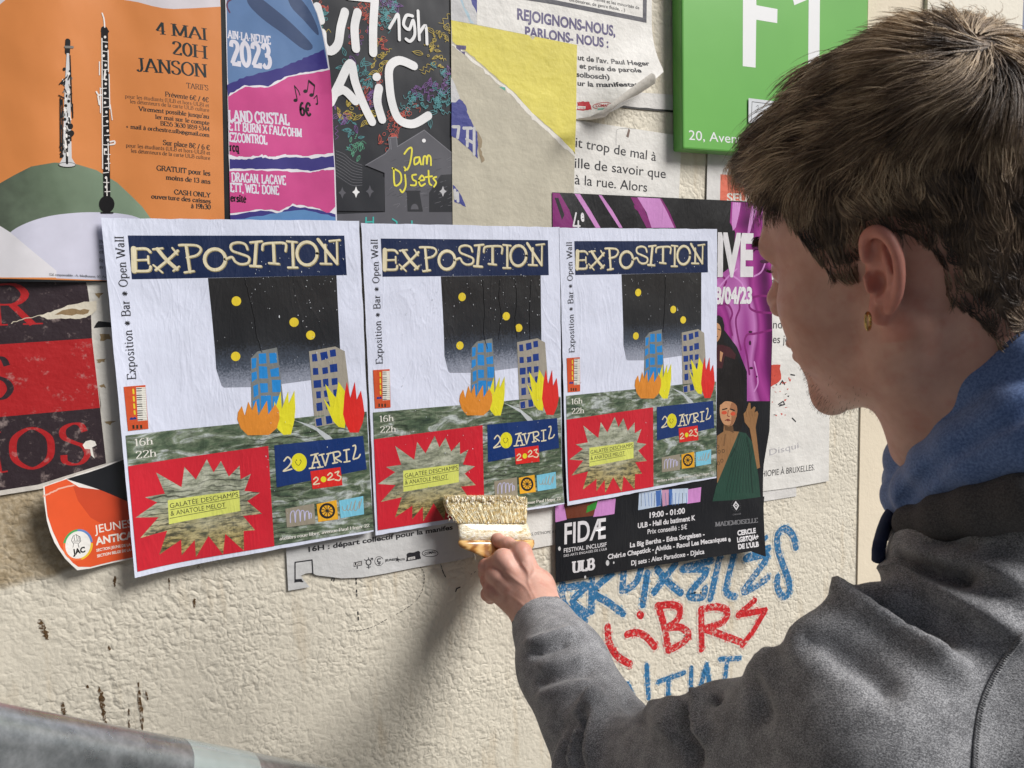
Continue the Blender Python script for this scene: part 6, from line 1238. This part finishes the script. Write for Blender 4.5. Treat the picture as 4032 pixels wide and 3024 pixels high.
# collar and hood: chains of rolls running round the neck
def chain_sdf(Q, k=.012):
    def f(P):
        d = None
        for (a, ra), (b_, rb) in zip(Q[:-1], Q[1:]):
            c_ = d_cap(P, a, b_, ra, rb); d = c_ if d is None else smin(d, c_, k)
        return d
    return f
G2 = lambda u, v, Z: CP(3000 + u / 1.659, 1300 + v / 1.659, Z)
NC = CP(3985, 1990, .635)                                            # neck axis; the rolls close round its far side
def closed(Q, r_):
    (a, ra), (b_, rb) = Q[0], Q[-1]; va, vb = a[:2] - NC[:2], b_[:2] - NC[:2]; ta, tb = math.atan2(va[1], va[0]), math.atan2(vb[1], vb[0]); da = (ta - tb) % (2 * math.pi); out = list(Q)
    for k in range(1, 9):
        t_ = k / 9; an = tb + da * t_; rr = (np.hypot(*vb) * (1 - t_) + np.hypot(*va) * t_) * (1 - .32 * math.sin(math.pi * t_)); out.append((np.array([NC[0] + rr * math.cos(an), NC[1] + rr * math.sin(an), b_[2] * (1 - t_) + a[2] * t_]), rb * (1 - t_) + ra * t_))
    return out + [(a, ra)]
col = closed([(G2(915, 1285, .655), .0135), (G2(1010, 1262, .615), .0145), (G2(1200, 1215, .575), .0155), (G2(1450, 1160, .545), .0170), (G2(1750, 1100, .52), .0190), (G2(2050, 1020, .52), .021)], .022)
up_r = [(G2(930, 985, .672), .0150), (G2(975, 850, .648), .0190), (G2(1080, 660, .612), .0225), (G2(1260, 500, .580), .0240), (G2(1500, 370, .555), .0255), (G2(1760, 255, .540), .028), (G2(2050, 160, .55), .032)]
lo_r = [(G2(925, 1075, .655), .0150), (G2(960, 1120, .648), .0160), (G2(1040, 1050, .618), .0200), (G2(1200, 890, .585), .0235), (G2(1420, 775, .556), .0280), (G2(1720, 640, .532), .034), (G2(2050, 520, .535), .040)]
hoodu, hoodl = chain_sdf(closed(up_r, .028)), chain_sdf(closed(lo_r, .035))
def hood_base(P): return smin(hoodu(P), hoodl(P), .004)
CR = []
for (u, v) in crv([(1680, 530), (1720, 470), (1790, 400), (1880, 320), (2000, 240), (2110, 175), (2230, 110), (2400, 30)], n=7):
    x, y = 2016 + u * .9114, 1512 + v * .9114; z = hit(x, y, hood_base)
    if z: CR.append(CP(x, y, z + .001))
CR2 = []
for (u, v) in crv([(1760, 330), (1830, 230), (1930, 150), (2060, 90), (2220, 20)], n=3):
    x, y = 2016 + u * .9114, 1512 + v * .9114; z = hit(x, y, hood_base)
    if z: CR2.append(CP(x, y, z + .0015))
def hood_sdf(P):
    d = hood_base(P)
    for Q, r_ in ((CR, .0030),):
        for a, b_ in zip(Q[:-1], Q[1:]): d = smax(d, -d_cap(P, a, b_, r_, r_), .006)
    return d
allp = np.array([q[0] for q in closed(up_r, .03) + closed(lo_r, .03)])
Vo, Fo = surface(hood_sdf, allp.min(0) - .05, allp.max(0) + .05, .0032); Vo = relax(Vo, Fo, 2)
hood_o = npmesh('hood', Vo, Fo, HOODM, person, PER)
cs = chain_sdf(col); allp = np.array([q[0] for q in col])
Vl, Fl = surface(cs, allp.min(0) - .05, allp.max(0) + .05, .0032); Vl = relax(Vl, Fl, 2)
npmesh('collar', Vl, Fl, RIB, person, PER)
mb = MB(); mb.tube([np.array(q) for q in crv([tuple(G2(905, 1040, .655)), tuple(G2(880, 1120, .652)), tuple(G2(868, 1165, .650)), tuple(G2(825, 1230, .643)), tuple(G2(790, 1320, .632)), tuple(G2(765, 1420, .622)), tuple(G2(760, 1500, .625))], n=5)], .0052, CORD, 12)
mb.build('drawstring', hood_o, True, PER)
# seams, lying on the sweatshirt
def on_top(P, lift=.0006): 
    out = []
    for (x, y) in P:
        z = hit(x, y, top_sdf)
        if z: out.append(CP(x, y, z - lift - float(fold_height(np.array([x]), np.array([y]))[0]) * 1.05))
    return out
mb = MB()
for offx in (0, 26):
    Q = on_top(crv(C29([(1660 + offx, 880), (1560 + offx, 1010), (1470 + offx, 1160), (1410 + offx, 1320), (1385 + offx, 1500), (1375 + offx, 1670)]), n=5))
    if len(Q) > 3: mb.tube(Q, .0007, JER, 6)
for k in range(60):
    a = k / 59; P = crv(C29([(1672, 880), (1572, 1010), (1482, 1160), (1422, 1320), (1397, 1500), (1387, 1670)]), n=12); i = int(a * (len(P) - 1)); Q = on_top([(P[i][0] - 7, P[i][1] - 3), (P[i][0] + 9, P[i][1] + 5)], .0012)
    if len(Q) == 2: mb.tube(Q, .0005, JER, 5)
if mb.V: mb.build('shoulder_seam', person, True, PER)
# trousers and shoes, out of the picture below
def leg_sdf(P):
    d = d_cap(P, HIPc + np.array([0, 0, .05]), HIPc + np.array([0, 0, -.05]), .135, .14)
    for sx in (-1, 1):
        h = HIPc + np.array([sx * .085, 0, -.06]); kn = h + np.array([sx * .01, .03, -.36]); an = np.array([kn[0] + sx * .01, kn[1] - .02, .08])
        d = smin(d, smin(d_cap(P, h, kn, .085, .062), d_cap(P, kn, an, .062, .055), .02), .03)
    return d
Vg, Fg = surface(leg_sdf, (HIPc[0] - .28, HIPc[1] - .25, .0), (HIPc[0] + .28, HIPc[1] + .25, 1.08), .012); npmesh('trousers', relax(Vg, Fg), Fg, DEN, person, PER)
for sx in (-1, 1):
    c_ = np.array([HIPc[0] + sx * .105, HIPc[1] + .05, .045])
    Vs, Fs = surface(lambda P: smax(d_ell(P, c_, (.05, .145, .075)), .006 - P[..., 2], .01), c_ - [.08, .18, .06], c_ + [.08, .18, .1], .009); npmesh('shoe', relax(Vs, Fs), Fs, CORD, person, PER)
# the body: head, neck and hand one mesh, joined by arm and trunk inside the clothes
def core_sdf(P):
    d = d_cap(P, CP(3960, 2050, .62), TOR, .045, .09)
    S2 = SHL + ROT[:, 1] * .02; d = smin(d, d_cap(P, CP(4000, 2420, .645), S2, .03, .038), .03); d = smin(d, d_cap(P, S2, ELB, .038, .034), .02); d = smin(d, d_cap(P, ELB, WR_, .036, .024), .02)
    d = smin(d, d_cap(P, CP(3990, 2300, .62), SHR, .04, .045), .03); d = smin(d, d_cap(P, SHR, SHR + np.array([.06, .02, -.30]), .042, .034), .02); d = smin(d, d_cap(P, SHR + np.array([.06, .02, -.30]), SHR + np.array([.04, .16, -.54]), .034, .026), .02)
    d = smin(d, d_cap(P, TOR, HIPc, .09, .10), .03)
    rh = SHR + np.array([.04, .19, -.60]); d = smin(d, d_ell(P, rh, (.02, .04, .05)), .02)
    for k in range(4): d = smin(d, d_cap(P, rh + np.array([0, -.022 + .015 * k, -.03]), rh + np.array([0, -.02 + .017 * k, -.10 + .006 * abs(k - 1.5)]), .0095, .007), .004)
    return smin(d, d_cap(P, rh + np.array([-.01, .03, 0]), rh + np.array([-.02, .055, -.055]), .012, .009), .006)
pts = np.array([SHL, ELB, WR_, NB_, TOR, SHR, HIPc, SHR + np.array([.04, .19, -.72])])
Vk, Fk = surface(core_sdf, pts.min(0) - .12, pts.max(0) + .12, .0065); Vk = relax(Vk, Fk)
Va = np.concatenate([Vhw, Vn, Vk]); Fa = np.concatenate([Fhw, Fn + len(Vhw), Fk + len(Vhw) + len(Vn)])
body = npmesh('body', Va, Fa, SKIN, person, PER)
def near(P, c, r_): return np.exp(-(np.linalg.norm(P - c, axis=1) / r_) ** 2)
rh_ = np.clip((np.abs(Vh[:, 0]) - .070) / .006, 0, 1) * (Vh[:, 1] < .01) * (Vh[:, 2] > -.045) + .7 * near(Vh, [0, .118, -.018], .014) + .35 * near(np.abs(Vh) * [1, 1, 0] + Vh * [0, 0, 1], [.042, .065, -.012], .022)
rn_ = sum(.8 * near(Vn, HU(*j[:3]), .013) for nm_, J in FING.items() for j in (J[0], J[1], J[3]))
body.data.attributes.new('red', 'FLOAT', 'POINT').data.foreach_set('value', np.concatenate([np.clip(rh_, 0, 1), np.clip(rn_, 0, 1), np.zeros(len(Vk))]).astype(np.float32))
# nail of the forefinger
fd_ = HU(560, 632, 1.114) - HU(622, 660, 1.106); fd_ /= np.linalg.norm(fd_); nu_ = (CAM - HU(575, 640, 1.112)); nu_ -= fd_ * (nu_ @ fd_); nu_ /= np.linalg.norm(nu_); ns_ = np.cross(fd_, nu_)
Mn = np.stack([fd_, ns_, nu_], 1); cn_ = HU(566, 634, 1.1130) + nu_ * .0064
mn, tn, bn = newmat('nail'); bn.inputs['Base Color'].default_value = (*C(226, 186, 172), 1); bn.inputs['Roughness'].default_value = .28
Vz, Fz = surface(lambda P: d_ell(P, cn_, (.0058, .0048, .0016), Mn), cn_ - .008, cn_ + .008, .0007); npmesh('fingernail', relax(Vz, Fz), Fz, mn, person, PER)
# eyes
m, t, b = newmat('eye'); b.inputs['Base Color'].default_value = (.75, .72, .70, 1); b.inputs['Roughness'].default_value = .15; EYE = m
m, t, b = newmat('iris'); b.inputs['Base Color'].default_value = (.10, .14, .16, 1); b.inputs['Roughness'].default_value = .1; IRI = m
for sx in (-1, 1):
    c_ = np.array([sx * .034, .0772, .0122]); V_e, F_e = [], []; n = 16
    for i in range(9):
        for k in range(n):
            a, e = 2 * math.pi * k / n, math.pi * i / 16 + .02; V_e.append(H2W(c_ + .0128 * np.array([math.sin(e) * math.cos(a), math.cos(e), math.sin(e) * math.sin(a)])))
    F_e = [(i * n + k, i * n + (k + 1) % n, (i + 1) * n + (k + 1) % n, (i + 1) * n + k) for i in range(8) for k in range(n)] + [tuple(range(n))]
    e_ = MB(); e_.add(V_e, F_e, EYE); e_.mats.append(IRI); e_.M = [1 if (j // n) < 3 or j == len(F_e) - 1 else 0 for j in range(len(F_e))]; e_.build('eyeball', person, True, PER)
# earring: gold hoop in the left lobe
m, t, b = newmat('gold'); b.inputs['Base Color'].default_value = (.62, .42, .16, 1); b.inputs['Metallic'].default_value = 1; b.inputs['Roughness'].default_value = .25; GOLD = m
ez = CP(3418, 1265, float(((H2W((.083, -.012, -.030)) - CAM) @ ROT[:, 1])) - .004)
mb = MB(); rr_ = (ROT[:, 0] * .62 + ROT[:, 1] * .78); mb.tube([ez + .0058 * (rr_ * math.cos(a) + ROT[:, 2] * math.sin(a)) for a in np.linspace(0, 6.283, 25)], .0011, GOLD, 8); mb.build('earring', person, True, PER)

# hair -----------------------------------------------------------------
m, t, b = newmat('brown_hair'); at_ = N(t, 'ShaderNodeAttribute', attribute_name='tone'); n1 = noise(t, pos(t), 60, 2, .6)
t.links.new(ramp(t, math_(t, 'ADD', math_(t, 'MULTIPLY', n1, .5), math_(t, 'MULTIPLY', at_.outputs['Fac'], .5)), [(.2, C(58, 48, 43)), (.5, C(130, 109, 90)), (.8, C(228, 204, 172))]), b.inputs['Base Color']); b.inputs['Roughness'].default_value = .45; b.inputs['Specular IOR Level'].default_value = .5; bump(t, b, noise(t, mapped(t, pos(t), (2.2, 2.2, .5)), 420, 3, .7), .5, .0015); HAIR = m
def cap_sdf(q, ins=0.0):
    d = d_ell(q, (0, -.006, .054), (.0775, .101, .090))
    d = smin(d, d_ell(q, (0, .026, .088), (.060, .070, .050)), .03); d = smin(d, d_ell(q, (0, -.030, .098), (.062, .068, .055)), .03)
    d = smin(d, head_sdf(q * np.array([1, 1, 1])) - .0025, .004)
    low = (-.082) - q[..., 2] + np.maximum(0, q[..., 1] + .060) * 1.1
    face = np.where(q[..., 2] < .070, q[..., 1] - (.027 + np.clip(q[..., 2] - .02, -.04, .05) * .42), q[..., 1] - .095)
    d = smax(d, face + ins, .006); d = smax(d, low + ins, .006); d = smax(d, np.abs(q[..., 0]) - .080, .003)
    flat = np.stack([q[..., 0] * 0, q[..., 1], q[..., 2]], -1)
    ear = d_ell(flat, (0, -.023, -.004), (1, .027, .038)); below = d_ell(flat, (0, .002, -.085), (1, .068, .088))
    return smax(smax(d, -ear + ins, .004), -below + ins, .006)
Vq, Fq = surface(cap_sdf, (-.10, -.14, -.11), (.10, .12, .165), .0034); Vq = relax(Vq, Fq, 2)
NV = np.zeros_like(Vq); fn_ = np.cross(Vq[Fq[:, 2]] - Vq[Fq[:, 0]], Vq[Fq[:, 3]] - Vq[Fq[:, 1]])
for k in range(4): np.add.at(NV, Fq[:, k], fn_)
NV /= np.linalg.norm(NV, axis=1)[:, None] + 1e-12
if np.mean(np.sum(NV * (Vq - [0, 0, .04]), 1)) < 0: NV = -NV
Vq2, Fq2 = surface(lambda q: cap_sdf(q, .006) + .0012, (-.10, -.14, -.11), (.10, .12, .165), .0034); Vq2 = relax(Vq2, Fq2, 2)
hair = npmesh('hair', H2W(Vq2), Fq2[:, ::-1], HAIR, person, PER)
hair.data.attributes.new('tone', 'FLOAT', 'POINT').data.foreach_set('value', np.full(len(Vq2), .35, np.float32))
SV, SF, ST = [], [], []
def strand(P, w, tone=.5):
    P = np.asarray(P); n = len(P); k0 = len(SV)
    d = P[-1] - P[0]; a = np.cross(d, NR.randn(3)); a /= np.linalg.norm(a) + 1e-9; b2 = np.cross(a, d); b2 /= np.linalg.norm(b2) + 1e-9
    for i in range(n):
        ww = w * (1 - (i / (n - 1)) ** 2 * .85)
        for k in range(3):
            t_ = k * 2.0944; SV.append(P[i] + (a * math.cos(t_) + b2 * math.sin(t_)) * ww); ST.append(tone)
    for i in range(n - 1):
        for k in range(3): SF.append((k0 + i * 3 + k, k0 + i * 3 + (k + 1) % 3, k0 + (i + 1) * 3 + (k + 1) % 3, k0 + (i + 1) * 3 + k))
WHORL = np.array([.012, -.072, .118])
def flow(p, n):                                                       # growth direction and length on the scalp, (l,f,u)
    l, f, u = p; v = p - WHORL; r_ = np.linalg.norm(v)
    rad = v / (r_ + 1e-6) + .7 * np.cross(n, v / (r_ + 1e-6))         # swirl round the crown
    fwd = np.array([.25 * math.sin(45 * l + 20 * f) + l * 1.5, 1.0, .1]); down = np.array([0, -.25 - 1.6 * min(0, f + .02) * 0, -1.0])
    wt = max(0, min(1, (u - .075) / .03)); wr = math.exp(-(r_ / .055) ** 2)
    d = fwd * wt * (1 if f > -.06 else .2) + (down + np.array([0, .5 * max(0, min(1, (f + .01) / .05)), 0])) * (1 - wt) ; d = d * (1 - wr) + rad * wr
    L = .010 + .016 * max(0, min(1, (u - .01) / .08)) + .024 * wt
    lift = .13 + .14 * wt + .40 * wt * max(0, min(1, (f - .045) / .04)) * (1 - wr) - .12 * wr
    d = d - n * (d @ n); d /= np.linalg.norm(d) + 1e-9; return d, L, lift
clump = {}
extra = np.where(np.linalg.norm(Vq - WHORL, axis=1) < .04)[0]
for ri in np.concatenate([NR.randint(0, len(Vq), 38000), NR.choice(extra, 2500)]):
    p0, n = Vq[ri], NV[ri]; key = tuple(np.floor(p0 / .018).astype(int))
    if key not in clump: clump[key] = (NR.randn(3) * .26, NR.uniform(.80, 1.25), NR.uniform(.75, 1.2), NR.uniform(.1, .9), NR.uniform(-1, 1))
    cj, cl, cf, ct, cc = clump[key]
    d, L, lift = flow(p0, n); L *= cl * NR.uniform(.8, 1.15) * (1 - .45 * max(0, min(1, (p0[1] - .05) / .03)) * max(0, min(1, (.115 - p0[2]) / .03))); short = L < .02
    d = d + cj * (.14 if short else .5) + NR.randn(3) * .09; d -= n * min(0, d @ n); d /= np.linalg.norm(d); sd = np.cross(n, d)
    ctr = (np.array(key) + .5) * .018; ctr = ctr - n * ((ctr - p0) @ n); pth = []
    for i in range(7):
        t_ = i / 6; q = p0 + n * .0006 + d * L * t_ * (1 - .10 * t_) + n * (lift * cf * L * (t_ - .72 * t_ * t_)) + sd * L * (.22 * cc * t_ * t_ + .05 * math.sin(5 * t_ + 6 * cc)) + (ctr - p0) * .58 * t_ * t_ - n * (L * t_) ** 2 / .34
        pth.append(q)
    strand(H2W(np.array(pth)), NR.uniform(.00022, .00044), min(1, max(0, ct + NR.randn() * .18 - .48 * max(0, min(1, (.085 - p0[2]) / .05)) + .2 * max(0, min(1, (p0[1] - .03) / .05)))))  # sides and nape toned darker, shade put into the colour; fringe toned lighter
nh = len(SF)
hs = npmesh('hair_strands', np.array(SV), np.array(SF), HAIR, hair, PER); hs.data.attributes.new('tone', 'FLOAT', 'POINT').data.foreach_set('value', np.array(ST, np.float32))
# brows, lashes, stubble
SV, SF = [], []
for sx in (-1, 1):
    for k in range(90):
        a = NR.rand(); p0 = np.array([sx * (.016 + .034 * a), .1015 - .012 * a * a - .003 * a, .036 + .004 * math.sin(a * 3) + NR.uniform(-.003, .003)]); strand(H2W(np.array([p0, p0 + np.array([sx * .004, .0015, .001]), p0 + np.array([sx * .008, .001, -.0005])])), .00028)
    for k in range(34):
        a = k / 33 - .5; p0 = np.array([sx * (.034 + .024 * a), .0905 - .012 * abs(a) - .006 * (a + .5), .015]); strand(H2W(np.array([p0, p0 + np.array([sx * a * .003, .006, -.001]), p0 + np.array([sx * a * .006, .010, .002])])), .00018)
npmesh('eyebrows_and_lashes', np.array(SV), np.array(SF), HAIR, person, PER)
SV, SF = [], []
sel = Vh[(Vh[:, 1] > .0)]; cnt_ = 0
sel = sel[NR.permutation(len(sel))]
for p0 in sel:
    l, f, u = p0; al = abs(l)
    must = (u > -.052 and u < -.036 and f > .088 and al < .030); chin = (u < -.084 and f > .052 and u > -.121 and al < .042); jaw = (u < -.07 and f > .02 and u > -.118 and al > .02 and NR.rand() < .25); low = (u < -.076 and u > -.088 and f > .085)
    if not (must or chin or jaw or low): continue
    g = np.array([l, max(f - .03, .001) * .8, (u + .06) * .8]); g /= np.linalg.norm(g); L = NR.uniform(.002, .0050) if (must or chin) else NR.uniform(.0015, .003)
    d = g * .6 + np.array([0, .15, -.8]) + NR.randn(3) * .2; d /= np.linalg.norm(d)
    strand(H2W(np.array([p0 - g * .0005, p0 + (d * .6 + g * .3) * L, p0 + d * L])), .00011); cnt_ += 1
    if cnt_ > 600: break
npmesh('stubble', np.array(SV), np.array(SF), HAIR, person, PER)

# ------------------------------------------------------------------ paste brush
def BU(u, v, off): return WP((1700 + u / 2.37, 1850 + v / 2.37), off)
brush = empty('paste_brush', tuple(BU(600, 640, .04)), 'wide wooden paste brush with pale wet bristles, pressed on the middle exhibition poster', 'brush'); bl = np.array(brush.location)
m, t, b = newmat('varnished_wood'); p = pos(t); wv = N(t, 'ShaderNodeTexWave'); wv.inputs['Scale'].default_value = 40; wv.inputs['Distortion'].default_value = 6; wv.inputs['Detail'].default_value = 3; t.links.new(mapped(t, p, (.4, 1, 2)), wv.inputs['Vector'])
t.links.new(ramp(t, wv.outputs[0], [(.1, C(150, 98, 46)), (.6, C(206, 158, 92)), (1, C(222, 182, 120))]), b.inputs['Base Color']); b.inputs['Roughness'].default_value = .25; b.inputs['Coat Weight'].default_value = .5; WOOD = m
m, t, b = newmat('paste_coated_band'); p = pos(t); n1 = noise(t, mapped(t, p, (1, 1, 2.2)), 130, 4, .7)
t.links.new(ramp(t, n1, [(.30, C(196, 170, 112)), (.46, C(226, 214, 184)), (.62, C(238, 234, 222))]), b.inputs['Base Color']); b.inputs['Roughness'].default_value = .2; b.inputs['Coat Weight'].default_value = .6; bump(t, b, n1, .9, .003); PASTE = m
m, t, b = newmat('wet_bristle'); p = pos(t); n1 = noise(t, p, 220, 3, .7); t.links.new(ramp(t, n1, [(.28, C(184, 154, 96)), (.45, C(226, 202, 146)), (.6, C(246, 238, 212))]), b.inputs['Base Color']); b.inputs['Roughness'].default_value = .22; b.inputs['Coat Weight'].default_value = .5; BRI = m
def slab(rows, mat, nu=24):                                           # rows: list of (left, right, thickness) with front offset -> closed lofted slab
    mb_ = MB(); V = []
    for (L_, R_e, th) in rows:
        nrm = CAM - (L_ + R_e) / 2; nrm /= np.linalg.norm(nrm)
        for k in range(nu):
            a = 2 * math.pi * k / nu; x = math.copysign(abs(math.cos(a)) ** .35, math.cos(a)); y = math.copysign(abs(math.sin(a)) ** .8, math.sin(a))
            V.append((L_ + R_e) / 2 + (R_e - L_) / 2 * x + nrm * th / 2 * y)
    n = len(rows); F = [(i * nu + k, i * nu + (k + 1) % nu, (i + 1) * nu + (k + 1) % nu, (i + 1) * nu + k) for i in range(n - 1) for k in range(nu)] + [tuple(range(nu))[::-1], tuple(range((n - 1) * nu, n * nu))]
    mb_.add(V, F, mat); return mb_
slab([(BU(236, 470, .030), BU(890, 496, .030), .013), (BU(240, 520, .034), BU(900, 520, .034), .015), (BU(250, 600, .038), BU(925, 600, .038), .016), (BU(258, 662, .041), BU(948, 656, .041), .016)], PASTE).build('paste_covered_ferrule', brush, True, bl)
slab([(BU(246, 660, .041), BU(956, 654, .041), .017), (BU(244, 690, .043), BU(960, 690, .043), .019), (BU(262, 722, .045), BU(950, 724, .045), .018), (BU(400, 780, .049), BU(900, 770, .049), .017), (BU(520, 840, .054), BU(800, 830, .054), .017), (BU(580, 900, .058), BU(760, 900, .058), .018), (BU(640, 1000, .066), BU(790, 1000, .066), .020), (BU(700, 1120, .076), BU(840, 1110, .076), .022), (BU(740, 1220, .084), BU(860, 1210, .084), .018)], WOOD).build('wooden_handle', brush, True, bl)
bb_ = slab([(BU(112, 252, .0145), BU(868, 252, .0145), .006), (BU(106, 310, .019), BU(892, 310, .019), .021), (BU(138, 400, .0255), BU(890, 400, .0255), .024), (BU(225, 480, .030), BU(888, 492, .030), .016)], BRI)
bris = bb_.build('bristles', brush, True, bl)
SV, SF = [], []
for k in range(6000):
    a = NR.rand(); layer = NR.rand(); cl = math.floor(a * 38) / 38 + .5 / 38; aj = a + (cl - a) * .45
    root = BU(240 + 640 * a, 488 + NR.uniform(-18, 16), .030 + .009 * layer); mid = BU(160 + 715 * a + NR.uniform(-8, 8), 390 + NR.uniform(-20, 20), .024 + .016 * layer)
    tip = BU(112 + 780 * aj + NR.uniform(-9, 9), 250 + NR.uniform(-18, 26) + (26 * max(0, a - .8) * 5), .0135 + .004 * layer + NR.rand() * .002)
    q1 = BU(128 + 760 * (a * .6 + aj * .4), 318 + NR.uniform(-16, 16), .018 + .014 * layer)
    strand(np.array([root, mid, q1, tip]), NR.uniform(.0003, .00075))
npmesh('bristle_hairs', np.array(SV), np.array(SF), BRI, bris, bl)
# white paste caught on the bristles
mb = MB()
for k in range(200):
    a = NR.rand(); v = NR.choice([NR.uniform(250, 300), NR.uniform(400, 500), NR.uniform(300, 420)]); c_ = BU(140 + 740 * a, v, .030 + .008 * (v - 250) / 250); r0 = NR.uniform(.0006, .0022)
    mb.tube([c_ + np.array([0, 0, r0 * 1.6]), c_ + np.array([0, -.0005, r0 * .6]), c_ + np.array([NR.uniform(-1, 1) * r0, -.0006, -r0 * .8]), c_ + np.array([0, 0, -r0 * 2])], [r0 * .2, r0, r0 * .8, r0 * .15], PASTE, 8)
mb.tube([BU(400, 770, .050), BU(404, 800, .050), BU(408, 850, .050)], [.0012, .0009, .0003], PASTE, 8)
mb.build('paste_blobs', brush, True, bl)
